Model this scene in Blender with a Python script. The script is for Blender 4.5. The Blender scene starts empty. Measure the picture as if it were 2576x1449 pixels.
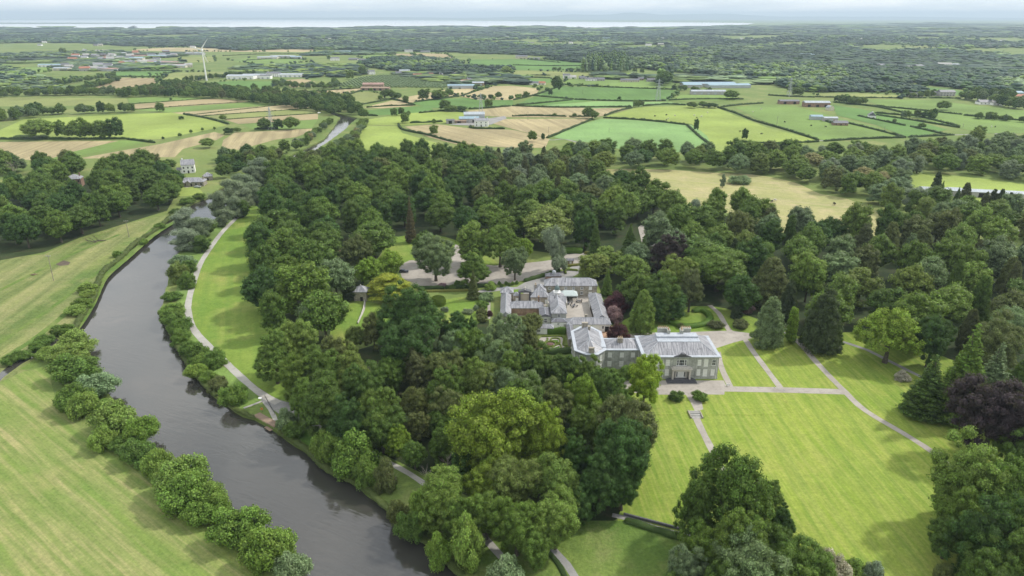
import bpy, math, random
import numpy as np
from mathutils import Vector, Matrix
from mathutils.geometry import delaunay_2d_cdt
R = math.radians
S = bpy.context.scene
COL = S.collection
# ------------------------------------------------------------------ camera
CAMH = 110.0
PITCH = math.atan(682.5/1717.0)
cam = bpy.data.objects.new('camera', bpy.data.cameras.new('camera'))
COL.objects.link(cam)
cam.location = (0, 0, CAMH)
cam.rotation_euler = (math.pi/2-PITCH, 0, 0)
cam.data.sensor_width = 36
cam.data.lens = 1717/2576*36
cam.data.clip_start = 1
cam.data.clip_end = 120000
S.camera = cam
# ------------------------------------------------------------------ sky and sun
SUN_AZ = R(66)      # clockwise from +Y
SUN_EL = R(46)
W = bpy.data.worlds.new('World'); S.world = W; W.use_nodes = True
nt = W.node_tree; nt.nodes.clear()
def N(nt, t, **k):
    n = nt.nodes.new(t)
    for a, v in k.items():
        if a == 'ins':
            for i, x in v.items(): n.inputs[i].default_value = x
        else: setattr(n, a, v)
    return n
sky = N(nt, 'ShaderNodeTexSky', sky_type='NISHITA', sun_disc=False, sun_elevation=SUN_EL, sun_rotation=SUN_AZ)
sky.air_density = 1.0; sky.dust_density = 1.2
bg1 = N(nt, 'ShaderNodeBackground', ins={1: 0.12})
nt.links.new(sky.outputs[0], bg1.inputs[0])
tc = N(nt, 'ShaderNodeTexCoord')
mp = N(nt, 'ShaderNodeMapping'); mp.inputs['Scale'].default_value = (2.2, 2.2, 16.0)
nt.links.new(tc.outputs['Generated'], mp.inputs[0])
n1 = N(nt, 'ShaderNodeTexNoise', ins={'Scale': 2.6, 'Detail': 7.0, 'Roughness': .58, 'Distortion': .25})
nt.links.new(mp.outputs[0], n1.inputs['Vector'])
cr = N(nt, 'ShaderNodeValToRGB')
cr.color_ramp.elements[0].position = .30; cr.color_ramp.elements[0].color = (.72, .77, .80, 1)
cr.color_ramp.elements[1].position = .60; cr.color_ramp.elements[1].color = (1.08, 1.07, 1.05, 1)
e = cr.color_ramp.elements.new(.47); e.color = (.88, .92, .94, 1)
nt.links.new(n1.outputs['Fac'], cr.inputs[0])
bg2 = N(nt, 'ShaderNodeBackground', ins={1: 1.0})
nt.links.new(cr.outputs[0], bg2.inputs[0])
zs = N(nt, 'ShaderNodeSeparateXYZ'); nt.links.new(tc.outputs['Generated'], zs.inputs[0])
zr = N(nt, 'ShaderNodeMapRange', ins={1: .0, 2: .55, 3: 1.26, 4: 1.5}); nt.links.new(zs.outputs[2], zr.inputs[0]); nt.links.new(zr.outputs[0], bg2.inputs[1])
mp2 = N(nt, 'ShaderNodeMapping'); mp2.inputs['Scale'].default_value = (1.5, 1.5, 3.0)
nt.links.new(tc.outputs['Generated'], mp2.inputs[0])
n2 = N(nt, 'ShaderNodeTexNoise', ins={'Scale': 1.8, 'Detail': 5.0, 'Roughness': .6})
nt.links.new(mp2.outputs[0], n2.inputs['Vector'])
mr = N(nt, 'ShaderNodeMapRange', ins={1: .36, 2: .56, 3: 0.35, 4: 1.0})
nt.links.new(n2.outputs['Fac'], mr.inputs[0])
sep = N(nt, 'ShaderNodeSeparateXYZ'); nt.links.new(tc.outputs['Generated'], sep.inputs[0])
lo = N(nt, 'ShaderNodeMapRange', ins={1: .10, 2: .35, 3: 1.0, 4: 0.0})
nt.links.new(sep.outputs[2], lo.inputs[0])
mx = N(nt, 'ShaderNodeMath', operation='MAXIMUM')
nt.links.new(mr.outputs[0], mx.inputs[0]); nt.links.new(lo.outputs[0], mx.inputs[1])
mix = N(nt, 'ShaderNodeMixShader')
nt.links.new(mx.outputs[0], mix.inputs[0]); nt.links.new(bg1.outputs[0], mix.inputs[1]); nt.links.new(bg2.outputs[0], mix.inputs[2])
wo = N(nt, 'ShaderNodeOutputWorld'); nt.links.new(mix.outputs[0], wo.inputs[0])
sl = bpy.data.lights.new('sun', 'SUN'); sl.energy = 3.35; sl.angle = R(3); sl.color = (1, .955, .88)
so = bpy.data.objects.new('sun', sl); COL.objects.link(so)
sd = Vector((math.sin(SUN_AZ)*math.cos(SUN_EL), math.cos(SUN_AZ)*math.cos(SUN_EL), math.sin(SUN_EL)))
so.rotation_euler = sd.to_track_quat('Z', 'Y').to_euler(); so.location = (0, 0, 900)
S.view_settings.view_transform = 'Standard'; S.view_settings.look = 'None'
S.view_settings.exposure = 0.0; S.view_settings.gamma = 1
S.render.engine = 'CYCLES'
S.cycles.max_bounces = 5; S.cycles.diffuse_bounces = 2; S.cycles.glossy_bounces = 2
S.cycles.transmission_bounces = 3; S.cycles.transparent_max_bounces = 4; S.cycles.volume_bounces = 0

# ------------------------------------------------------------------ pixel of the 2576 x 1449 view -> point on a level
cp, sp = math.cos(PITCH), math.sin(PITCH)
def ray(px, py):
    u = (px-1288)/1717.0; v = (724.5-py)/1717.0
    return Vector((u, cp+v*sp, -sp+v*cp))
def P(px, py, z=0.0):
    d = ray(px, py); t = (z-CAMH)/d.z
    return Vector((d.x*t, d.y*t, z))
def depth(p): return p.y*cp+(CAMH-p.z)*sp
def pix(p):
    t = depth(p); v = (p.y*sp-(CAMH-p.z)*cp)/t
    return (1288+1717*p.x/t, 724.5-1717*v)
def height_at(px, ybase, ytop):
    y = P(px, ybase).y; d = ray(px, ytop); return CAMH+y*d.z/d.y

# ------------------------------------------------------------------ materials
MATS = {}
def new_mat(name):
    m = bpy.data.materials.new(name); m.use_nodes = True
    m.node_tree.nodes.clear(); return m, m.node_tree
def out_pr(nt, rough=.8, spec=.3):
    pr = N(nt, 'ShaderNodeBsdfPrincipled', ins={'Roughness': rough, 'Specular IOR Level': spec})
    o = N(nt, 'ShaderNodeOutputMaterial'); nt.links.new(pr.outputs[0], o.inputs[0]); return pr, o
def c4(c): return (c[0], c[1], c[2], 1)
def mixc(nt, fac, a, b, mode='MIX'):
    m = N(nt, 'ShaderNodeMix', data_type='RGBA', blend_type=mode)
    if isinstance(fac, (int, float)): m.inputs[0].default_value = fac
    else: nt.links.new(fac, m.inputs[0])
    for i, v in ((6, a), (7, b)):
        if isinstance(v, tuple): m.inputs[i].default_value = c4(v)
        else: nt.links.new(v, m.inputs[i])
    return m.outputs[2]
def noise(nt, vec, scale, detail=4, rough=.55, lo=.35, hi=.65, dist=0):
    n = N(nt, 'ShaderNodeTexNoise', ins={'Scale': scale, 'Detail': detail, 'Roughness': rough, 'Distortion': dist})
    nt.links.new(vec, n.inputs['Vector'])
    r = N(nt, 'ShaderNodeMapRange', ins={1: lo, 2: hi}); nt.links.new(n.outputs['Fac'], r.inputs[0])
    return r.outputs[0]
def geo_pos(nt): return N(nt, 'ShaderNodeNewGeometry').outputs['Position']
def mapping(nt, vec, scale=(1, 1, 1), rot=0):
    m = N(nt, 'ShaderNodeMapping'); m.inputs['Scale'].default_value = scale; m.inputs['Rotation'].default_value = (0, 0, rot)
    nt.links.new(vec, m.inputs[0]); return m.outputs[0]
def grass_mat(name, a, b, c=None, stripe=None, big=.012, mid=.12, bump=.3, stripe2=None):
    """a/b mix at large scale, c in patches; stripe=(angle, period m, colour, strength)"""
    m, nt = new_mat(name); pr, o = out_pr(nt, .9, .15); p = geo_pos(nt)
    col = mixc(nt, noise(nt, p, big, 4), a, b)
    if c: 
        f = noise(nt, p, mid, 5, .65, .50, .72)
        col = mixc(nt, f, col, c)
    for st in (stripe, stripe2):
        if not st: continue
        ang, per, sc, amt = st
        v = mapping(nt, mapping(nt, p, rot=-ang), (1.0/per, .012/per*3, 1))
        f = noise(nt, v, 1.0, 5, .62, .42, .62)
        mm = N(nt, 'ShaderNodeMath', operation='MULTIPLY', ins={1: amt}); nt.links.new(f, mm.inputs[0])
        col = mixc(nt, mm.outputs[0], col, sc)
    f = noise(nt, p, 1.3, 6, .75, .3, .7)
    dark = mixc(nt, f, (.70, .72, .68), (1.22, 1.2, 1.15))
    col = mixc(nt, 1.0, col, dark, 'MULTIPLY')
    f = noise(nt, p, .28, 4, .7, .3, .7)
    col = mixc(nt, 1.0, col, mixc(nt, f, (.86, .88, .86), (1.12, 1.1, 1.1)), 'MULTIPLY')
    nt.links.new(col, pr.inputs[0])
    b_ = N(nt, 'ShaderNodeBump', ins={0: bump, 1: .5})
    nt.links.new(f, b_.inputs['Height']); nt.links.new(b_.outputs[0], pr.inputs['Normal'])
    return m
def plain(name, col, rough=.7, var=.15, scale=2.0, spec=.3, metal=0, streak=None):
    if name in MATS: return MATS[name]
    m, nt = new_mat(name); pr, o = out_pr(nt, rough, spec)
    tc = N(nt, 'ShaderNodeTexCoord').outputs['Object']
    if streak: tc = mapping(nt, tc, streak)
    f = noise(nt, tc, scale, 5, .65)
    lo_ = tuple(x*(1-var) for x in col); hi_ = tuple(min(1, x*(1+var)) for x in col)
    c = mixc(nt, f, lo_, hi_)
    f2 = noise(nt, tc, scale*.17, 3, .6); c = mixc(nt, 1.0, c, mixc(nt, f2, (1-var*.6,)*3, (1+var*.4,)*3), 'MULTIPLY')
    nt.links.new(c, pr.inputs[0]); pr.inputs['Metallic'].default_value = metal
    MATS[name] = m; return m

def leaf_mat(name='foliage', trans=.3, needle=False):
    m, nt = new_mat(name)
    oi = N(nt, 'ShaderNodeObjectInfo')
    at = N(nt, 'ShaderNodeAttribute', attribute_name='tint')
    hs = N(nt, 'ShaderNodeHueSaturation'); nt.links.new(oi.outputs['Color'], hs.inputs['Color'])
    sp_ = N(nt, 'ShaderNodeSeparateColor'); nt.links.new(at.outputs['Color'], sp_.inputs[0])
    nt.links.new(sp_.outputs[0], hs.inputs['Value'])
    # hue shift from green channel around .5
    ad = N(nt, 'ShaderNodeMapRange', ins={1: 0, 2: 1, 3: .478, 4: .512}); nt.links.new(sp_.outputs[1], ad.inputs[0])
    nt.links.new(ad.outputs[0], hs.inputs['Hue'])
    pr = N(nt, 'ShaderNodeBsdfPrincipled', ins={'Roughness': .62, 'Specular IOR Level': .25})
    tr = N(nt, 'ShaderNodeBsdfTranslucent')
    nt.links.new(hs.outputs[0], pr.inputs[0])
    yc = mixc(nt, .5, hs.outputs[0], (.12, .16, .01)); nt.links.new(yc, tr.inputs[0])
    mx = N(nt, 'ShaderNodeMixShader', ins={0: trans}); nt.links.new(pr.outputs[0], mx.inputs[1]); nt.links.new(tr.outputs[0], mx.inputs[2])
    o = N(nt, 'ShaderNodeOutputMaterial'); nt.links.new(mx.outputs[0], o.inputs[0])
    return m
LEAF = leaf_mat()
BARK = plain('bark', (.10, .085, .065), .9, .35, 3.0)
PALEBARK = plain('pale_bark', (.26, .23, .19), .9, .3, 3.0)

# ------------------------------------------------------------------ object helpers
def tag(o, label=None, cat=None, group=None, kind=None):
    if label: o['label'] = label
    if cat: o['category'] = cat
    if group: o['group'] = group
    if kind: o['kind'] = kind
    return o
def mesh_obj(name, verts, faces, mats, parent=None, midx=None, smooth=False, loc=None, rz=0):
    me = bpy.data.meshes.new(name); me.from_pydata([tuple(v) for v in verts], [], faces); 
    for m in (mats if isinstance(mats, (list, tuple)) else [mats]): me.materials.append(m)
    if midx: me.polygons.foreach_set('material_index', midx)
    if smooth: me.polygons.foreach_set('use_smooth', [True]*len(me.polygons))
    me.update()
    o = bpy.data.objects.new(name, me); COL.objects.link(o)
    if parent is not None: o.parent = parent
    if loc is not None: o.location = loc
    if rz: o.rotation_euler.z = rz
    return o
def empty(name, loc, rz=0):
    o = bpy.data.objects.new(name, None); COL.objects.link(o); o.location = loc; o.rotation_euler.z = rz
    o.empty_display_size = .1; return o
def copy_tree(o, parent=None):
    c = o.copy(); COL.objects.link(c); c.parent = parent
    for ch in list(o.children): copy_tree(ch, c)
    return c
class MB:
    def __init__(s): s.v = []; s.f = []; s.m = []
    def add(s, vs, fs, mi=0):
        b = len(s.v); s.v += [tuple(v) for v in vs]; s.f += [tuple(i+b for i in f) for f in fs]; s.m += [mi]*len(fs); return s
    def box(s, x0, x1, y0, y1, z0, z1, mi=0):
        v = [(x0, y0, z0), (x1, y0, z0), (x1, y1, z0), (x0, y1, z0), (x0, y0, z1), (x1, y0, z1), (x1, y1, z1), (x0, y1, z1)]
        return s.add(v, [(0, 3, 2, 1), (4, 5, 6, 7), (0, 1, 5, 4), (1, 2, 6, 5), (2, 3, 7, 6), (3, 0, 4, 7)], mi)
    def prism(s, poly, z0, z1, mi=0, top=True, bot=False, scale_top=1.0):
        n = len(poly); cx = sum(p[0] for p in poly)/n; cy = sum(p[1] for p in poly)/n
        v = [(p[0], p[1], z0) for p in poly]+[(cx+(p[0]-cx)*scale_top, cy+(p[1]-cy)*scale_top, z1) for p in poly]
        f = [(i, (i+1) % n, n+(i+1) % n, n+i) for i in range(n)]
        if top: f.append(tuple(range(n, 2*n)))
        if bot: f.append(tuple(range(n-1, -1, -1)))
        return s.add(v, f, mi)
    def tube(s, p0, p1, r0, r1=None, n=6, mi=0, cap=True):
        r1 = r0 if r1 is None else r1
        p0 = Vector(p0); p1 = Vector(p1); d = (p1-p0).normalized()
        a = d.orthogonal().normalized(); b = d.cross(a)
        v = []
        for p, r in ((p0, r0), (p1, r1)):
            for i in range(n):
                t = 2*math.pi*i/n; v.append(p+a*math.cos(t)*r+b*math.sin(t)*r)
        f = [(i, (i+1) % n, n+(i+1) % n, n+i) for i in range(n)]
        if cap: f += [tuple(range(n-1, -1, -1)), tuple(range(n, 2*n))]
        return s.add(v, f, mi)
    def lathe(s, prof, n=16, c=(0, 0, 0), mi=0):
        v = []; f = []
        for r, z in prof:
            for i in range(n):
                t = 2*math.pi*i/n; v.append((c[0]+r*math.cos(t), c[1]+r*math.sin(t), c[2]+z))
        for k in range(len(prof)-1):
            for i in range(n): f.append((k*n+i, k*n+(i+1) % n, (k+1)*n+(i+1) % n, (k+1)*n+i))
        return s.add(v, f, mi)
    def hip(s, x0, x1, y0, y1, z, rise, ov=.35, hipl=True, hipr=True, mi=0, th=.16, run=None):
        """hipped roof with an eave board; gable where hip is off"""
        X0, X1, Y0, Y1 = x0-ov, x1+ov, y0-ov, y1+ov
        s.box(X0, X1, Y0, Y1, z-th, z, mi)
        if X1-X0 >= Y1-Y0:
            h = (Y1-Y0)/2; ym = (Y0+Y1)/2; r = run or h
            a = X0+(r if hipl else 0); b = X1-(r if hipr else 0)
            v = [(X0, Y0, z), (X1, Y0, z), (X1, Y1, z), (X0, Y1, z), (a, ym, z+rise), (b, ym, z+rise)]
            f = [(0, 1, 5, 4), (2, 3, 4, 5), (1, 2, 5), (3, 0, 4)]
        else:
            h = (X1-X0)/2; xm = (X0+X1)/2; r = run or h
            a = Y0+(r if hipl else 0); b = Y1-(r if hipr else 0)
            v = [(X0, Y0, z), (X1, Y0, z), (X1, Y1, z), (X0, Y1, z), (xm, a, z+rise), (xm, b, z+rise)]
            f = [(1, 2, 5, 4), (3, 0, 4, 5), (0, 1, 4), (2, 3, 5)]
        return s.add([(q[0], q[1], q[2]+.004) for q in v], f, mi)
    def build(s, name, mats, parent=None, loc=None, rz=0, smooth=False):
        return mesh_obj(name, s.v, s.f, mats, parent, s.m, smooth, loc, rz)
# ================================================================== ground, water, fields
rnd = random.Random(7)
def catmull(pts, closed, step):
    n = len(pts); out = []
    for i in range(n if closed else n-1):
        p0, p1, p2, p3 = (pts[(i-1) % n] if closed else pts[max(i-1, 0)]), pts[i], pts[(i+1) % n], (pts[(i+2) % n] if closed else pts[min(i+2, n-1)])
        L = (p2-p1).length; k = max(1, min(60, int(L/step)))
        for j in range(k):
            t = j/k; t2 = t*t; t3 = t2*t
            out.append(.5*((2*p1)+(p2-p0)*t+(2*p0-5*p1+4*p2-p3)*t2+(3*p1-p0-3*p2+p3)*t3))
    if not closed: out.append(pts[-1].copy())
    return out
def W2(pts, z=0.0): return [P(x, y, z) for x, y in pts]
def resample_lin(pts, closed, step, jit=0.0):
    out = []; n = len(pts)
    for i in range(n if closed else n-1):
        a, b = pts[i], pts[(i+1) % n]; L = (b-a).length; k = max(1, min(80, int(L/step)))
        for j in range(k):
            q = a.lerp(b, j/k)
            if j and jit: q = q+Vector((rnd.uniform(-jit, jit), rnd.uniform(-jit, jit), 0))
            out.append(q)
    if not closed: out.append(pts[-1].copy())
    return out
from mathutils.geometry import tessellate_polygon
def sheet(name, pts, z, mat, smooth=True, step=6.0, jit=0.0, world=False):
    w = pts if world else W2(pts)
    w = catmull(w, True, step) if smooth else resample_lin(w, True, step, jit)
    for q in w: q.z = z
    tris = tessellate_polygon([w])
    f = []
    for a, b, c in tris:
        if (w[b]-w[a]).cross(w[c]-w[a]).z < 0: a, c = c, a
        f.append((a, b, c))
    o = mesh_obj(name, w, f, mat); o['kind'] = 'structure'; return o
def ribbon(name, pts, width, z, mat, world=False, step=3.0):
    w = [Vector(q) for q in pts] if world else W2(pts)
    c = catmull(w, False, step); v = []; n = len(c)
    for i, q in enumerate(c):
        d = (c[min(i+1, n-1)]-c[max(i-1, 0)]).normalized(); s = Vector((-d.y, d.x, 0))
        wd = (width if not isinstance(width, tuple) else width[0]+(width[1]-width[0])*i/(n-1))/2
        wd *= 1+rnd.uniform(-.09, .09)
        a = q+s*wd; b = q-s*wd; v += [(a.x, a.y, z), (b.x, b.y, z)]
    f = [(2*i+1, 2*i+3, 2*i+2, 2*i) for i in range(n-1)]
    o = mesh_obj(name, v, f, mat); o['kind'] = 'structure'; return o

RIVER = [(920, 1800), (830, 1560), (745, 1449), (690, 1385), (620, 1320), (540, 1262), (460, 1192), (385, 1120), (325, 1060), (272, 990), (240, 930), (222, 880), (185, 830),
         (212, 785), (235, 750), (245, 722), (262, 682), (305, 650), (342, 612), (395, 578), (430, 547), (462, 527), (490, 507), (515, 498),
         (560, 470), (620, 437), (690, 410), (735, 388), (790, 362), (815, 350), (840, 318), (848, 305), (856, 296), (800, 272), (862, 288),
         (900, 296), (888, 306), (868, 325), (835, 350), (790, 380), (740, 412), (700, 428), (650, 455), (600, 486), (560, 525), (535, 560), (490, 595), (450, 635),
         (428, 665), (424, 700), (412, 755), (402, 785), (422, 822), (442, 862), (470, 910), (500, 950), (545, 998), (590, 1030), (640, 1050), (700, 1085), (770, 1132),
         (830, 1185), (900, 1217), (950, 1257), (1000, 1302), (1060, 1352), (1100, 1385), (1165, 1449), (1250, 1560), (1420, 1800)]
riv = resample_lin(W2(RIVER), True, 4.0, .5)
bx = [Vector((-26000, -400, 0)), Vector((26000, -400, 0)), Vector((26000, 42000, 0)), Vector((-26000, 42000, 0))]
allv = [Vector((q.x, q.y)) for q in bx+riv]
nb, nr = 4, len(riv)
edges = [(i, (i+1) % 4) for i in range(4)]+[(4+i, 4+(i+1) % nr) for i in range(nr)]
cv, ce, cf, ov, oe, of = delaunay_2d_cdt(allv, edges, [], 0, 1e-4)
def inside(poly, x, y):
    c = False; j = len(poly)-1
    for i in range(len(poly)):
        a, b = poly[i], poly[j]
        if (a[1] > y) != (b[1] > y) and x < (b[0]-a[0])*(y-a[1])/(b[1]-a[1])+a[0]: c = not c
        j = i
    return c
rpoly = [(q.x, q.y) for q in riv]
faces = []
for f in cf:
    cx = sum(cv[i].x for i in f)/len(f); cy = sum(cv[i].y for i in f)/len(f)
    if not inside(rpoly, cx, cy): faces.append(tuple(f))
M_BASE = grass_mat('meadow_grass', (.12, .18, .045), (.18, .23, .07), (.25, .26, .10), big=.006, mid=.03)
gv = [(v.x, v.y, 0) for v in cv]
k0 = len(gv)
gv += [(q.x, q.y, 0) for q in riv]+[(q.x, q.y, -2.2) for q in riv]
for i in range(nr):
    j = (i+1) % nr; faces.append((k0+i, k0+nr+i, k0+nr+j, k0+j))
g = mesh_obj('ground', gv, faces, M_BASE); g['kind'] = 'structure'

def water_mat(name, base, rough, bscale, bstr, aniso=(1, 1, 1), rot=0, spec=.5):
    m, nt = new_mat(name); pr, o = out_pr(nt, rough, spec)
    pr.inputs['Base Color'].default_value = c4(base); pr.inputs['IOR'].default_value = 1.333
    p = geo_pos(nt)
    v = mapping(nt, mapping(nt, p, rot=-rot), aniso)
    n_ = N(nt, 'ShaderNodeTexNoise', ins={'Scale': bscale, 'Detail': 4.0, 'Roughness': .6, 'Distortion': .6}); nt.links.new(v, n_.inputs['Vector'])
    patch = noise(nt, p, .03, 3, .5, .35, .65)
    mm = N(nt, 'ShaderNodeMath', operation='MULTIPLY'); nt.links.new(n_.outputs['Fac'], mm.inputs[0]); nt.links.new(patch, mm.inputs[1])
    b = N(nt, 'ShaderNodeBump', ins={0: bstr, 1: .35}); nt.links.new(mm.outputs[0], b.inputs['Height'])
    nt.links.new(b.outputs[0], pr.inputs['Normal']); pr.inputs['IOR'].default_value = 1.5; return m
M_WATER = water_mat('river_water', (.050, .048, .043), .02, .6, .26, (.22, 1.0, 1), R(-25), 1.0)
rp = [Vector((v.x, v.y)) for v in riv]
# the water sheet runs under the banks
y0, y1 = min(q.y for q in rp)-5, max(q.y for q in rp)+5
x0, x1 = min(q.x for q in rp)-5, max(q.x for q in rp)+5
o = mesh_obj('river', [(x0, y0, -1.1), (x1, y0, -1.1), (x1, y1, -1.1), (x0, y1, -1.1)], [(0, 1, 2, 3)], M_WATER); o['kind'] = 'structure'
sheet('stream', [(-30, 975), (0, 938), (40, 905), (75, 888), (110, 872), (140, 850), (150, 856), (112, 884), (55, 915), (10, 948), (-30, 990)], .012, M_WATER)

# lake and far shore
M_LAKE = water_mat('lake_water', (.62, .65, .67), .35, .004, .0, spec=1.0)  # pale base colour paints in the sky reflected at a grazing angle
lk = [(-9000, 7450), (-5200, 7600), (-3400, 7450), (-1500, 7750), (-300, 7400), (600, 7700), (1500, 8300), (2400, 9200), (3000, 9900), (3700, 11400), (4400, 13400), (4200, 14500), (3000, 15500), (1500, 17000), (0, 20000), (-3000, 24000), (-9000, 28000), (-20000, 28000), (-20000, 7500)]
sheet('lake', [Vector((x, y, 0)) for x, y in lk], 1.5, M_LAKE, smooth=False, step=400, jit=60, world=True)
M_FARLAND = grass_mat('far_land', (.05, .09, .05), (.09, .13, .06), (.2, .22, .1), big=.0012, mid=.006, bump=0)
M_HILL = plain('hill_grass', (.10, .14, .09), .95, .2, .001)
sheet('headland', [Vector((x, y, 0)) for x, y in [(-14000, 11800), (-7800, 11900), (-5600, 12300), (-4900, 12800), (-6000, 13200), (-8000, 13800), (-14000, 14500)]], 4, M_FARLAND, step=300, world=True)
def hill_range(pts, y, depth_, mat):
    v = []; f = []; n = 120; prof = []
    for i in range(n+1):
        x = pts[0][0]+(pts[-1][0]-pts[0][0])*i/n
        for a, b in zip(pts, pts[1:]):
            if a[0] <= x <= b[0]:
                t = (x-a[0])/(b[0]-a[0]); t = t*t*(3-2*t); h = a[1]+(b[1]-a[1])*t; break
        prof.append((x, h*(1+rnd.uniform(-.05, .05))))
    rows = [(-1, 0), (-.5, .45), (0, 1), (.5, .5), (1, 0)]
    for dy, k in rows:
        for x, h in prof: v.append((x, y+dy*depth_, 1+h*k))
    for r in range(4):
        for i in range(n): a = r*(n+1)+i; f.append((a, a+1, a+n+2, a+n+1))
    o = mesh_obj('hills', v, f, mat, smooth=True); o['kind'] = 'structure'
hill_range([(-20000, 60), (-9000, 70), (-5000, 90), (-2000, 60), (1500, 120), (2800, 210), (4200, 190), (5600, 300), (7200, 200), (9500, 240), (12500, 120), (17000, 110), (24000, 60)], 34000, 3000, M_HILL)

# ---- colours of fields
T = (.41, .34, .20); T2 = (.36, .29, .17); G = (.115, .215, .055); G2 = (.165, .25, .065); L = (.26, .33, .08); Mn = (.20, .33, .12); O = (.23, .26, .09); D = (.065, .15, .045)
FM = {}
def fmat(key, ang=None, per=6.0):
    k = (key, ang, per)
    if k in FM: return FM[k]
    base = {'T': T, 'T2': T2, 'G': G, 'G2': G2, 'L': L, 'M': Mn, 'O': O, 'D': D}[key]
    d = tuple(x*.80 for x in base); l_ = tuple(min(1, x*1.18) for x in base)
    if key in ('T', 'T2'): d = (base[0]*.78, base[1]*.80, base[2]*.78)
    st = None
    if ang is not None: st = (R(ang), per, tuple(x*(.62 if key in 'TT2' else .8) for x in base), .8)
    FM[k] = grass_mat('field_'+key.lower(), d, l_, tuple(x*.9+.02 for x in base), stripe=st, big=.012, mid=.03)
    return FM[k]
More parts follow.
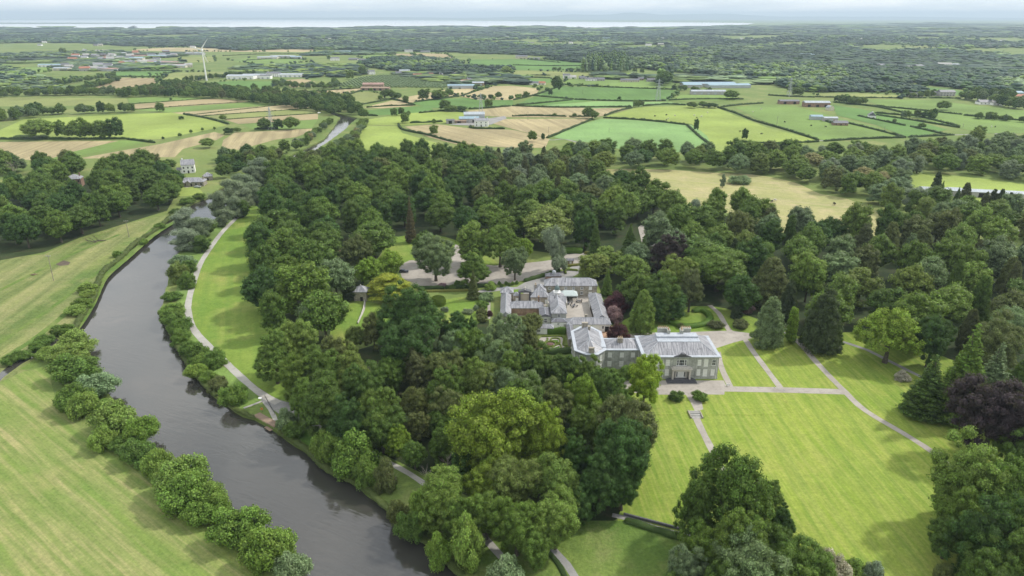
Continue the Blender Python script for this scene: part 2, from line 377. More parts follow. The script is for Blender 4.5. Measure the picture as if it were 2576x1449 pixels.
FIELDS = [
 ('T', [(-60,356),(0,357),(300,354),(297,362),(180,382),(110,405),(0,398),(-60,400)], 8), ('G2', [(300,354),(400,352),(335,366),(185,394),(120,402),(182,382)], None),
 ('T', [(190,400),(300,380),(400,363),(540,332),(566,340),(545,352),(460,375),(440,395),(290,397)], 20), ('T', [(562,352),(590,334),(780,324),(803,322),(745,345),(690,352),(600,377),(556,372)], 14),
 ('L', [(-60,335),(0,327),(60,300),(330,287),(450,283),(520,295),(572,315),(500,332),(400,350),(310,348),(0,352),(-60,352)], None),
 ('O', [(-60,244),(0,244),(318,248),(325,262),(130,267),(0,268),(-60,270)], None),
 ('G2', [(325,262),(325,246),(440,243),(540,247)], None), ('T2', [(328,276),(326,263),(540,248),(640,256)], None), ('G2', [(430,283),(332,277),(640,257),(720,262)], None),
 ('T', [(490,292),(434,284),(722,263),(790,272)], None), ('O', [(560,300),(494,293),(790,273),(800,285)], None), ('T2', [(600,312),(564,301),(800,286),(800,300)], None), ('G2', [(640,326),(604,313),(800,301),(785,322)], None),
 ('T2', [(222,229),(283,195),(400,197),(388,216),(300,234)], 5), ('O', [(405,205),(425,184),(560,180),(592,188),(480,206),(430,213)], None),
 ('G', [(470,226),(520,208),(600,203),(690,205),(684,225),(615,241),(560,236)], None), ('G', [(105,215),(200,194),(226,195),(150,216)], None), ('G', [(178,226),(270,200),(292,197),(270,208),(215,226)], None),
 ('G', [(236,188),(300,180),(452,178),(408,191),(300,194)], None), ('G', [(12,150),(150,143),(146,152),(20,158)], None), ('G2', [(20,172),(130,167),(120,182),(20,186)], None),
 ('T', [(335,124),(420,120),(640,120),(800,124),(790,131),(500,130),(350,128)], None), ('O', [(455,145),(540,143),(540,155),(450,158)], None), ('G2', [(570,150),(644,146),(770,149),(740,163),(660,166),(600,156)], None),
 ('T2', [(705,203),(760,198),(792,205),(785,214),(735,221)], None), ('T', [(727,239),(800,227),(917,222),(880,234),(820,248),(750,256)], 12), ('O', [(840,251),(890,233),(925,230),(970,240),(960,250),(905,263),(860,259)], None),
 ('T', [(995,249),(1050,239),(1110,228),(1165,222),(1203,221),(1165,239),(1090,250),(1030,259)], None), ('T', [(916,271),(985,253),(1042,259),(1040,267),(960,273)], None),
 ('G', [(920,278),(1000,271),(1080,266),(1090,276),(1040,286),(930,291)], None), ('G', [(1030,260),(1110,249),(1200,246),(1292,251),(1290,265),(1180,273),(1090,272)], None),
 ('L', [(925,301),(1010,287),(1100,279),(1180,284),(1170,299),(1120,309),(1000,316),(925,314)], None), ('L', [(885,364),(920,316),(1000,318),(1012,335),(1050,346),(1100,360),(1090,385),(880,385)], None),
 ('T', [(1018,319),(1100,313),(1180,323),(1290,327),(1345,340),(1382,350),(1372,372),(1290,372),(1150,364),(1080,346)], 35), ('T', [(1262,300),(1485,298),(1475,305),(1375,347),(1340,338),(1290,325),(1240,311)], 15),
 ('T', [(1165,280),(1290,267),(1400,269),(1588,273),(1520,291),(1490,297),(1290,295),(1180,290)], 10), ('T', [(1160,243),(1240,217),(1290,216),(1358,223),(1350,236),(1290,252),(1200,251)], None),
 ('G', [(1300,263),(1345,243),(1440,250),(1495,253),(1400,263),(1330,268)], None), ('G', [(1345,242),(1410,217),(1600,222),(1708,228),(1700,241),(1680,254),(1495,252),(1420,247)], 5), ('M', [(1370,265),(1500,255),(1680,257),(1740,262),(1610,267),(1500,273),(1400,269)], None),
 ('G2', [(1684,254),(1712,239),(1820,240),(1870,250),(1800,254)], None), ('G2', [(1412,215),(1425,200),(1480,199),(1700,200),(1690,222),(1550,220)], None), ('O', [(1288,178),(1390,180),(1540,185),(1520,196),(1400,191),(1288,194)], None),
 ('G', [(1288,197),(1400,199),(1385,208),(1290,207)], None), ('G', [(1180,150),(1290,149),(1400,152),(1480,160),(1470,172),(1390,178),(1290,176),(1180,164)], None),
 ('M', [(1392,346),(1440,320),(1512,299),(1600,303),(1735,314),(1778,332),(1795,362),(1700,385),(1600,385),(1500,362)], None), ('L', [(1522,294),(1600,271),(1720,266),(1800,270),(1850,291),(1930,321),(2058,353),(1980,372),(1800,385),(1778,342),(1740,312),(1620,302)], None),
 ('G2', [(1848,270),(1930,264),(2000,268),(2090,292),(2200,318),(2270,346),(2070,353),(1990,331),(1900,296)], None), ('G2', [(2170,250),(2350,252),(2440,265),(2640,285),(2640,335),(2480,336),(2400,320),(2290,293)], None),
 ('G', [(2095,264),(2170,275),(2290,301),(2382,326),(2330,341),(2285,346),(2205,315),(2105,290)], None), ('G', [(2165,208),(2400,225),(2435,233),(2400,241),(2282,223)], None), ('O', [(2050,236),(2170,235),(2280,241),(2262,250),(2050,247)], None),
 ('G', [(2450,228),(2640,232),(2640,262),(2520,255)], None), ('G2', [(1732,195),(1820,195),(1812,203),(1726,204)], None), ('O', [(1955,137),(2000,134),(2010,142),(1960,145)], None), ('G', [(2055,143),(2100,139),(2150,150),(2080,152)], None),
 ('G2', [(2090,130),(2200,132),(2245,147),(2180,145)], None), ('O', [(2270,118),(2390,112),(2392,118),(2290,124)], None), ('O', [(2440,115),(2510,118),(2505,124),(2460,120)], None), ('G2', [(2410,160),(2560,160),(2560,172),(2450,176)], None), ('G2', [(2540,176),(2640,160),(2640,182)], None),
 ('T', [(2280,156),(2400,160),(2380,168),(2310,160)], None), ('O', [(1540,98),(1690,103),(1670,107),(1580,103)], None), ('O', [(1390,103),(1420,104),(1415,109),(1390,109)], None), ('O', [(1350,130),(1400,125),(1440,133),(1400,130)], None), ('G2', [(1650,118),(1740,120),(1730,127),(1660,124)], None),
 ('T2', [(990,136),(1030,135),(1060,147),(1010,144)], None), ('T2', [(1040,134),(1120,136),(1140,146),(1070,146)], None), ('G2', [(900,143),(960,133),(1000,144),(930,152)], None), ('T', [(1050,108),(1130,106),(1150,108),(1120,114),(1060,113)], None), ('G2', [(1200,117),(1290,113),(1288,122),(1230,121)], None),
 ('G2', [(767,115),(810,117),(815,122),(790,120)], None), ('O', [(490,110),(600,106),(608,113),(520,116)], None), ('G2', [(680,160),(760,158),(795,155),(770,168),(700,170)], None), ('O', [(780,176),(900,175),(905,186),(800,185)], None),
]
HEDGES = []
zz = .03
for key, pts, ang in FIELDS:
    zz += .004
    o = sheet('field', pts, zz, fmat(key, ang), smooth=False, step=20)
# meadows and nearer grass
M_MEADOW = grass_mat('hay_meadow', (.27, .29, .11), (.38, .36, .16), (.45, .38, .22), big=.02, mid=.06, stripe=(R(65), 5.0, (.42, .36, .22), .5))
M_LAWN = grass_mat('lawn_grass', (.170, .262, .036), (.245, .315, .050), (.31, .33, .08), stripe=(R(-3), 2.3, (.135, .22, .036), .6), big=.018, mid=.05, bump=.15, stripe2=(R(4), 1.0, (.34, .36, .10), .5))
M_LAWN2 = grass_mat('park_grass', (.145, .235, .038), (.21, .285, .055), (.28, .30, .085), stripe=(R(20), 2.5, (.13, .22, .04), .5), big=.03, mid=.05)
M_ROUGH = grass_mat('river_meadow', (.125, .19, .05), (.205, .24, .075), (.28, .275, .12), big=.03, mid=.11, stripe=(R(4), 6.0, (.085, .13, .035), .75), bump=.9, stripe2=(R(8), 13.0, (.33, .31, .15), .6))
M_STRIPE = grass_mat('mown_silage_field', (.155, .235, .055), (.21, .265, .07), (.30, .29, .12), stripe=(R(53), 3.1, (.38, .33, .17), .62), big=.02, mid=.045, stripe2=(R(53), 1.3, (.13, .20, .045), .7))
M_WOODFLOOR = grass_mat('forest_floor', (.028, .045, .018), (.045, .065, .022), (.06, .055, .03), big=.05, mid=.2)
M_DARKGRASS = grass_mat('deep_green_grass', (.07, .15, .025), (.10, .19, .03), (.13, .2, .04), big=.04, mid=.1)  # deeper green grass, for the river strip and parterre beds
M_LONG = grass_mat('long_grass', (.10, .17, .035), (.15, .21, .05), (.20, .23, .08), big=.05, mid=.12, bump=.7)
def gravel(name, a, b, c):
    m, nt = new_mat(name); pr, o = out_pr(nt, .9, .2); p = geo_pos(nt)
    col = mixc(nt, noise(nt, p, .12, 5, .6), a, b); col = mixc(nt, noise(nt, p, .5, 5, .7, .5, .75), col, c)
    col = mixc(nt, 1.0, col, mixc(nt, noise(nt, p, 4, 3, .7), (.88,)*3, (1.1,)*3), 'MULTIPLY')
    nt.links.new(col, pr.inputs[0]); return m
M_GRAVEL = gravel('gravel', (.32, .29, .255), (.41, .375, .33), (.25, .23, .205))
M_PATH = gravel('path_stone', (.34, .33, .30), (.44, .42, .38), (.30, .28, .25))
M_TARMAC = gravel('tarmac', (.24, .235, .23), (.33, .32, .30), (.19, .19, .185))
M_EARTH = gravel('bare_earth', (.33, .20, .13), (.42, .27, .18), (.25, .16, .11))
sheet('meadow', [(1500,432),(1640,426),(1790,434),(1900,440),(1995,458),(2065,488),(2130,500),(2230,545),(2300,590),(2060,600),(1930,575),(1850,540),(1700,520),(1620,500)], .05, M_MEADOW)
sheet('meadow', [(2260,438),(2400,442),(2576,463),(2680,478),(2680,540),(2576,530),(2450,505),(2300,480)], .05, fmat('L'))
sheet('meadow', [(-200,700),(0,650),(110,640),(200,600),(330,560),(420,540),(500,500),(515,497),(485,507),(462,526),(428,546),(393,577),(340,611),(303,649),(260,681),(243,722),(233,750),(210,785),(183,830),(150,870),(60,940),(0,970),(-200,1060)], .01, M_ROUGH, smooth=False)
sheet('meadow', [(-160,1010),(0,962),(60,935),(118,922),(140,1005),(170,1050),(290,1140),(400,1235),(560,1360),(680,1449),(800,1640),(-700,1640)], .02, M_STRIPE, smooth=False)
sheet('meadow', [(-200,455),(90,455),(100,462),(60,485),(-200,520)], .03, fmat('O'))
sheet('lawn', [(630,518),(660,530),(690,600),(720,700),(700,770),(740,880),(790,1000),(745,1015),(690,1000),(600,935),(540,880),(495,832),(480,800),(478,760),(492,700),(520,645),(560,582),(595,550)], .012, M_LAWN2)
sheet('lawn', [(474,760),(500,860),(560,920),(650,990),(660,1005),(610,1030),(560,1000),(520,960),(470,890),(445,830),(440,780)], .016, fmat('G2'))
sheet('lawn', [(600,545),(560,590),(500,680),(478,745),(455,770),(440,745),(450,700),(440,660),(500,600),(560,555)], .016, fmat('G2'))
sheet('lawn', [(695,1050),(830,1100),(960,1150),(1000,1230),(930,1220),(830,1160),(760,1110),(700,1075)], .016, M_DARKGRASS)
sheet('lawn', [(1600,880),(2200,830),(2640,1000),(2640,1700),(1560,1700),(1540,1449),(1555,1300),(1590,1200),(1570,1000)], .012, M_LAWN, smooth=False)
sheet('grass_verge', [(1180,1310),(1560,1310),(1570,1310),(1740,1352),(1760,1449),(1800,1640),(1100,1640),(1150,1449)], .02, M_LONG, smooth=False)
sheet('lawn', [(412,480),(455,462),(505,478),(503,490),(455,494),(420,492)], .03, fmat('L'))
sheet('lawn', [(960,640),(985,598),(1060,592),(1120,596),(1180,620),(1250,660),(1250,690),(1180,690),(1050,670),(1000,672),(975,700)], .012, M_LAWN2)
sheet('lawn', [(830,860),(850,780),(900,755),(955,765),(990,800),(950,850),(880,875)], .012, M_LAWN2)
sheet('lawn', [(1100,800),(1115,755),(1150,748),(1228,748),(1228,802),(1200,815),(1130,818)], .02, M_LAWN2, smooth=False)
sheet('lawn', [(1256,745),(1262,727),(1315,725),(1312,743)], .02, M_LAWN2, smooth=False)
sheet('lawn', [(1560,820),(1600,790),(1700,775),(1790,770),(1870,790),(1990,840),(1880,850),(1840,836),(1780,838),(1600,842)], .02, M_LAWN2)
sheet('lawn', [(2360,618),(2400,590),(2470,582),(2480,590),(2400,640)], .03, fmat('O'))

for pts, w_, in [([(425,563),(330,636),(215,745),(100,842),(0,905),(-100,960)], 2.6), ([(395,566),(290,650),(160,752),(40,835),(-80,915)], 1.8), ([(455,548),(385,592),(318,650),(262,700),(228,768),(170,850),(60,930)], 3.2), ([(300,590),(180,640),(60,700),(-60,760)], 2.2)]:
    ribbon('long_grass', pts, w_, .03+.002*w_, M_LONG)
# woodland floors
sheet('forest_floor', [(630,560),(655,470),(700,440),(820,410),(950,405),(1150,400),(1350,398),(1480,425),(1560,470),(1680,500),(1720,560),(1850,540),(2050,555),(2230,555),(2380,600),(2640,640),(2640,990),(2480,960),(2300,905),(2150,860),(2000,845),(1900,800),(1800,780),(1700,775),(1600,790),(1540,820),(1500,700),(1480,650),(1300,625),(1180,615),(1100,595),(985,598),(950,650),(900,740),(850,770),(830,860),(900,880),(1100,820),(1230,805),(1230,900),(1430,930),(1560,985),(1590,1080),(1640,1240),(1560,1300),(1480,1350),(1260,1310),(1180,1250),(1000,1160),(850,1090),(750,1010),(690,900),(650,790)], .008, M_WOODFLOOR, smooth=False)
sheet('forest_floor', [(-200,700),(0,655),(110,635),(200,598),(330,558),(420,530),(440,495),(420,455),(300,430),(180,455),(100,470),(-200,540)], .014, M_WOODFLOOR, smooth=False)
sheet('car_park', [(1004,668),(1030,655),(1075,654),(1130,650),(1145,615),(1160,618),(1165,650),(1240,668),(1320,662),(1400,652),(1425,640),(1470,636),(1500,640),(1495,655),(1440,668),(1400,682),(1340,700),(1290,712),(1200,717),(1060,724),(1020,712)], .03, M_GRAVEL)
sheet('road', [(1500,655),(1450,662),(1425,680),(1385,687),(1330,705),(1300,722),(1240,724),(1180,736),(1185,741),(1260,731),(1312,727),(1320,745),(1345,748),(1375,735),(1378,715),(1400,700),(1440,697),(1470,680)], .036, M_TARMAC, smooth=False)
sheet('gravel_court', [(1415,730),(1500,730),(1512,812),(1410,812)], .04, M_GRAVEL, smooth=False)
sheet('gravel_court', [(1282,745),(1375,742),(1375,795),(1282,795)], .036, M_GRAVEL, smooth=False)
sheet('gravel_pad', [(1605,572),(1612,566),(1680,592),(1672,612),(1645,620),(1615,612)], .03, M_GRAVEL, smooth=False)
sheet('bare_earth', [(805,640),(850,624),(865,632),(835,642)], .02, M_EARTH)
sheet('drive', [(1560,846),(1600,838),(1716,836),(1840,832),(1884,838),(1892,850),(1845,862),(1808,874),(1790,880),(1600,880),(1560,870)], .03, M_GRAVEL)
sheet('forecourt', [(1570,957),(1820,957),(1828,972),(1955,974),(2118,979),(2142,993),(1975,988),(1823,985),(1822,993),(1758,992),(1765,1010),(1769,1030),(1748,1034),(1736,1010),(1725,993),(1640,993),(1570,985)], .03, M_GRAVEL, smooth=False, step=2)
for pts, w, mt in [([(1806,885),(1815,925),(1838,974)], 2.0, M_GRAVEL), ([(1872,850),(1895,885),(1925,925),(1968,982)], 2.0, M_GRAVEL), ([(1975,835),(2010,862),(2050,907),(2090,950),(2125,985),(2160,1020),(2200,1048),(2250,1077),(2300,1107),(2352,1142),(2412,1195)], 2.1, M_GRAVEL),
    ([(1850,838),(1835,832),(1820,808),(1807,787),(1785,768)], 2.0, M_GRAVEL), ([(1750,1049),(1762,1075),(1785,1120),(1812,1172),(1850,1250)], 2.0, M_GRAVEL),
    ([(1540,1296),(1563,1301),(1600,1311),(1647,1327),(1733,1350),(1790,1368)], 1.5, M_TARMAC), ([(1330,1330),(1368,1358),(1400,1392),(1426,1420),(1455,1465),(1500,1560)], 1.7, M_TARMAC),
    ([(2120,860),(2180,880),(2230,905),(2290,935),(2340,960),(2400,1000)], 1.7, M_TARMAC),
    ([(640,505),(628,515),(590,553),(560,583),(532,620),(505,662),(490,702),(478,742),(473,775),(478,805),(492,835),(522,868),(560,905),(600,943),(640,978),(672,1000),(700,1014)], 2.5, M_PATH),
    ([(735,1035),(780,1062),(825,1086),(880,1112),(950,1150),(1030,1192),(1110,1250),(1199,1333),(1239,1376),(1272,1413),(1330,1490)], 1.7, M_PATH), ([(613,1027),(640,1017),(662,1008)], 1.0, M_PATH), ([(663,1008),(680,1030),(694,1058)], 1.3, M_PATH),
    ([(1230,745),(1230,802)], 1.2, M_GRAVEL), ([(2150,515),(2195,530),(2240,545)], 2.4, M_TARMAC), ([(2440,592),(2500,584),(2640,576)], 3, M_TARMAC),
    ([(1290,330),(1340,339),(1385,352),(1420,350),(1475,365)], 2.5, M_TARMAC), ([(905,800),(915,780),(918,757)], .8, M_PATH), ([(2045,355),(2210,346),(2330,342),(2440,338)], 3, M_TARMAC), ([(2440,322),(2480,330),(2520,340)], 3, M_TARMAC),
    ([(644,150),(676,158),(690,160)], 4, M_TARMAC), ([(1470,214),(1500,206),(1520,204)], 4, M_TARMAC), ([(1598,220),(1612,208),(1618,206)], 4, M_TARMAC)]:
    ribbon('path', pts, w, .045+.0007*len(pts), mt)
sheet('path', [(655,990),(690,1003),(748,1019),(750,1040),(722,1046),(700,1040),(675,1022),(655,1004)], .05, M_TARMAC, smooth=False)
# ================================================================== foliage meshes
def np_mesh(name, v, f4, tint, mats, smooth=False, mi=None):
    me = bpy.data.meshes.new(name)
    v = np.asarray(v, np.float32); f = np.asarray(f4, np.int32); n, k = f.shape
    me.vertices.add(len(v)); me.vertices.foreach_set('co', v.ravel())
    me.loops.add(n*k); me.loops.foreach_set('vertex_index', f.ravel())
    me.polygons.add(n); me.polygons.foreach_set('loop_start', np.arange(0, n*k, k, dtype=np.int32)); 
    for m in mats: me.materials.append(m)
    if mi is not None: me.polygons.foreach_set('material_index', np.asarray(mi, np.int32))
    if smooth: me.polygons.foreach_set('use_smooth', np.ones(n, bool))
    me.update(calc_edges=True)
    a = me.attributes.new('tint', 'FLOAT_COLOR', 'FACE'); t = np.ones((n, 4), np.float32); t[:, :3] = tint
    a.data.foreach_set('color', t.ravel()); return me
def leaves(centers, radii, counts, size, rng, jit=.42, droop=0.0, flat=1.0, hemi=-0.35, lobe_t=None):
    """leaf sprays on a set of lobes; keeps those not buried in another lobe"""
    V = []; Tt = []
    for i, (c, r, k) in enumerate(zip(centers, radii, counts)):
        d = rng.normal(size=(k, 3)); d /= np.linalg.norm(d, axis=1)[:, None]
        d = d[d[:, 2] > hemi]; k = len(d)
        kv = rng.normal(size=(3, 3))*3.2; fz = 1+.11*np.sin(d@kv[0]+i)+.09*np.sin(d@kv[1]*1.7)+.07*np.sin(d@kv[2]*2.6)
        p = c+d*np.array([r, r, r*flat])*(fz*rng.uniform(.80, 1.16, k))[:, None]
        keep = np.ones(k, bool)
        for j, (c2, r2) in enumerate(zip(centers, radii)):
            if j == i: continue
            q = (p-c2)/np.array([r2, r2, r2*flat]); keep &= (q*q).sum(1) > .62
        p = p[keep]; d = d[keep]; k = len(p)
        nrm = d+rng.normal(size=(k, 3))*jit; nrm[:, 2] -= droop; nrm /= np.linalg.norm(nrm, axis=1)[:, None]
        a = np.cross(nrm, rng.normal(size=(k, 3))); a /= np.linalg.norm(a, axis=1)[:, None]; b = np.cross(nrm, a)
        s = (size*rng.uniform(.55, 1.25, (k, 1)))/2
        q = np.stack([p-a*s, p-b*s*.72+nrm*s*.18, p+a*s, p+b*s*.72+nrm*s*.18], 1)
        V.append(q.reshape(-1, 3))
        lt = (lobe_t[i] if lobe_t is not None else rng.uniform(.86, 1.14))
        t = np.stack([lt*rng.uniform(.72, 1.28, k), np.clip(rng.normal(.5, .18, k)+(lt-1)*1.0, 0, 1), np.zeros(k)], 1); Tt.append(t)
    V = np.concatenate(V); Tt = np.concatenate(Tt); F = np.arange(len(V)).reshape(-1, 4); return V, F, Tt
import bmesh
_bm = bmesh.new(); bmesh.ops.create_icosphere(_bm, subdivisions=1, radius=1.0)
ICO_V = np.array([v.co[:] for v in _bm.verts]); ICO_F = np.array([[v.index for v in f.verts] for f in _bm.faces]); _bm.free()
def cores(centers, radii, k=.80, flat=1.0):
    V = []; F = []
    for c, r in zip(centers, radii):
        F.append(ICO_F+sum(len(x) for x in V)); V.append(ICO_V*np.array([r, r, r*flat])*k+c)
    V = np.concatenate(V); F = np.concatenate(F); F4 = np.concatenate([F, F[:, 2:3]], 1); return V, F
def crown_from(name, C, Rr, n_leaf, size, seed, jit=.42, droop=0, flat=1.0, hemi=-.35, core=.80, tvar=.14):
    rng = np.random.default_rng(seed); C = np.array(C); Rr = np.array(Rr)
    area = Rr**2; cnt = (n_leaf*area/area.sum()).astype(int)+3
    lt = rng.uniform(1-tvar, 1+tvar, len(C))
    V, F, Tt = leaves(C, Rr, cnt, size, rng, jit, droop, flat, hemi, lt)
    CV, CF = cores(C, Rr, core, flat)
    # cores as quads with a midpoint so that every face has four corners
    q = []; cv = list(CV)
    for a, b, c in CF:
        m = len(cv); cv.append((cv[a]+cv[b])/2); q.append((a, m, b, c))
    CV = np.array(cv); CF = np.array(q)+len(V)
    VV = np.concatenate([V, CV]); FF = np.concatenate([F, CF]); TT = np.concatenate([Tt, np.tile([.55, .45, 0], (len(CF), 1))])  # inner cores tinted darker: shade between leaf lobes painted into the colour
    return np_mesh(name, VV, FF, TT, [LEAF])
def envelope(rng, n, rx, rz, zc, rl, shell=.78, top=-.55, minsep=.62, lump=.12):
    """lobe centres over an uneven ellipsoid; nominal tree 14 m wide, 18 m tall"""
    out = []; rad = []; tries = 0
    ph = rng.uniform(0, 6.28, 4)
    while len(out) < n and tries < n*60:
        tries += 1
        d = rng.normal(size=3); d /= np.linalg.norm(d)
        if d[2] < top: continue
        az = math.atan2(d[1], d[0]); k = 1+lump*math.sin(2*az+ph[0])+lump*.8*math.sin(3*az+ph[1]+2*d[2])+lump*math.sin(4*d[2]+ph[2])
        r = rng.uniform(*rl); s = shell if rng.random() > .22 else shell*.55
        c = np.array([d[0]*rx*s*k, d[1]*rx*s*k, zc+d[2]*rz*s*k])
        if all(np.linalg.norm(c-o) > minsep*(r+q)*.8 for o, q in zip(out, rad)) or tries > n*40:
            out.append(c); rad.append(r)
    return out, rad
def trunk_mesh(name, seed, h, r, limbs, mat=BARK, reach=3.5, ztop=.8):
    rg = random.Random(seed); m = MB()
    p = Vector((0, 0, -.4)); rr = r*1.35
    zs = [0, h*.12, h*.3, h*.5, h*ztop]
    pts = [Vector((rg.uniform(-.12, .12)*z*.3, rg.uniform(-.12, .12)*z*.3, z-.3 if z == 0 else z)) for z in zs]
    rs = [r*1.5, r, r*.82, r*.6, r*.18]
    for a, b, ra, rb in zip(pts, pts[1:], rs, rs[1:]): m.tube(a, b, ra, rb, 7, cap=False)
    for i in range(limbs):
        k = rg.uniform(.22, .7); z = h*k; j = max(x for x in range(4) if zs[x] <= z); t = (z-zs[j])/(zs[j+1]-zs[j]); b0 = pts[j].lerp(pts[j+1], t)
        az = rg.uniform(0, 6.28); L = reach*rg.uniform(.7, 1.15)*(1.1-k*.7)
        b1 = b0+Vector((math.cos(az)*L*.55, math.sin(az)*L*.55, L*.42)); b2 = b0+Vector((math.cos(az)*L, math.sin(az)*L, L*.95))
        m.tube(b0, b1, r*.34, r*.22, 5, cap=False); m.tube(b1, b2, r*.22, r*.06, 5, cap=False)
        az2 = az+rg.uniform(-.9, .9); m.tube(b1, b1+Vector((math.cos(az2)*L*.5, math.sin(az2)*L*.5, L*.3)), r*.16, r*.04, 4, cap=False)
    me = bpy.data.meshes.new(name); me.from_pydata(m.v, [], m.f); me.materials.append(mat); me.update(); return me
CR = {}   # kind -> list of crown meshes, nominal 14 wide x 18 tall (others below)
TK = {}
def reg(kind, crown, trunk): CR.setdefault(kind, []).append(crown); TK.setdefault(kind, []).append(trunk)
for s in range(5):
    rg = np.random.default_rng(100+s)
    C, Q = envelope(rg, 62+4*s, 6.6, 8.7, 9.7, (1.1, 2.3), lump=.12+.03*(s % 3), minsep=.72, top=-.8)
    C.append(np.array([0, 0, 9.5])); Q.append(4.2)
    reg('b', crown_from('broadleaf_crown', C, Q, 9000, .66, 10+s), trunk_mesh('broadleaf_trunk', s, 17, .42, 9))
for s in range(4):   # large, finely leaved and craggy: the nearest trees
    rg = np.random.default_rng(200+s)
    C, Q = envelope(rg, 130, 6.8, 8.7, 9.6, (.7, 1.55), lump=.17, shell=.87, minsep=.8, top=-.82)
    C2, Q2 = envelope(rg, 22, 4.8, 6.2, 10.0, (1.6, 2.4), lump=.1, shell=.7); C += C2; Q += Q2
    C.append(np.array([0, 0, 9.5])); Q.append(3.6)
    reg('n', crown_from('broadleaf_crown', C, Q, 46000, .36, 30+s, tvar=.16), trunk_mesh('broadleaf_trunk', 50+s, 17, .5, 13, reach=5))
for s in range(2):   # open oak with gaps
    rg = np.random.default_rng(300+s)
    C, Q = envelope(rg, 120, 6.9, 8.0, 10.0, (.6, 1.25), lump=.20, shell=.90, minsep=.8, top=-.6)
    C2, Q2 = envelope(rg, 60, 5.2, 6.3, 10.0, (.9, 1.6), lump=.2, shell=.86, minsep=.8, top=-.5); C += C2; Q += Q2
    C.append(np.array([0, 0, 10.])); Q.append(2.6)
    reg('o', crown_from('broadleaf_crown', C, Q, 34000, .40, 60+s, core=.66), trunk_mesh('broadleaf_trunk', 70+s, 17, .55, 20, reach=6.5))
for s in range(2):   # willow: upright plumes
    rg = np.random.default_rng(400+s); C = []; Q = []
    for i in range(40):
        a = rg.uniform(0, 6.28); r = rg.uniform(0, 5.4)*rg.uniform(.5, 1); z = rg.uniform(2.5, 15.5)*(1-.25*r/5.4); C.append(np.array([r*math.cos(a), r*math.sin(a), z])); Q.append(rg.uniform(1.1, 2.0))
    reg('w', crown_from('willow_crown', C, Q, 20000, .42, 80+s, jit=.8, droop=.15, flat=1.5, tvar=.12), trunk_mesh('willow_trunk', 80+s, 14, .4, 7))
for s in range(3):   # conical conifer, nominal 8 wide 20 tall
    rg = np.random.default_rng(500+s); C = []; Q = []
    z = 1.2
    while z < 19.6:
        k = (1-z/20.4); rr = 3.9*k**.85; n = max(1, int(2+rr*2.6))
        a0 = rg.uniform(0, 6.28)
        for i in range(n):
            a = a0+6.28*i/n+rg.uniform(-.3, .3); q = rr*rg.uniform(.55, .95); C.append(np.array([q*math.cos(a), q*math.sin(a), z+rg.uniform(-.4, .3)-q*.12])); Q.append(max(.28, rr*.30*rg.uniform(.8, 1.2)))
        C.append(np.array([0, 0, z])); Q.append(max(.25, rr*.55))
        z += max(.55, rr*.34)
    C.append(np.array([0, 0, 19.9])); Q.append(.22)
    reg('c', crown_from('conifer_crown', C, Q, 17000, .40, 90+s, jit=.5, droop=.25, flat=.62, core=.82, hemi=-.2), trunk_mesh('conifer_trunk', 90+s, 19, .32, 0, ztop=.95))
for s in range(2):   # broad conifer sweeping to the ground, nominal 12 x 18
    rg = np.random.default_rng(600+s); C = []; Q = []
    for i in range(120):
        z = 1.0+16*(rg.random()**.9); rr = 5.4*(1-(z/18.2)**1.9)**.8; a = rg.uniform(0, 6.28); q = rr*rg.uniform(.72, .98)
        C.append(np.array([q*math.cos(a), q*math.sin(a), z])); Q.append(rg.uniform(.6, 1.15)*(1.15-.5*z/18))
    for z, r in ((3, 4.2), (7, 3.7), (11, 2.8), (14.5, 1.7)): C.append(np.array([0, 0, z])); Q.append(r)
    reg('p', crown_from('conifer_crown', C, Q, 30000, .38, 110+s, jit=.6, droop=.2, flat=1.15, core=.84, hemi=-.6), trunk_mesh('conifer_trunk', 120+s, 17, .4, 6))
for s in range(1):   # flat tiered cedar, nominal 16 x 14
    rg = np.random.default_rng(700+s); C = []; Q = []
    for i in range(95):
        t = rg.integers(0, 6); z = 3.2+t*1.75+rg.uniform(-.3, .3); rr = [7.4, 7.8, 7.0, 5.8, 4.2, 2.2][t]; a = rg.uniform(0, 6.28); q = rr*math.sqrt(rg.random())
        C.append(np.array([q*math.cos(a), q*math.sin(a), z+(.6 if q < 2 else 0)])); Q.append(rg.uniform(1.1, 1.9))
    reg('d', crown_from('cedar_crown', C, Q, 26000, .42, 130, jit=.4, flat=.34, core=.8, hemi=-.2), trunk_mesh('cedar_trunk', 130, 12, .55, 12, reach=6))
for s in range(5):   # bush to the ground, nominal 6 x 5
    rg = np.random.default_rng(800+s)
    C, Q = envelope(rg, 34, 2.7, 2.9, 1.7, (.5, 1.05), lump=.14, shell=.8, top=-.55, minsep=.7); C.append(np.array([0, 0, 1.6])); Q.append(1.9)
    reg('u', crown_from('shrub_crown', C, Q, 11000, .27, 140+s, jit=.65, hemi=-.7), trunk_mesh('shrub_stem', 140+s, 4, .1, 5, reach=1.5))
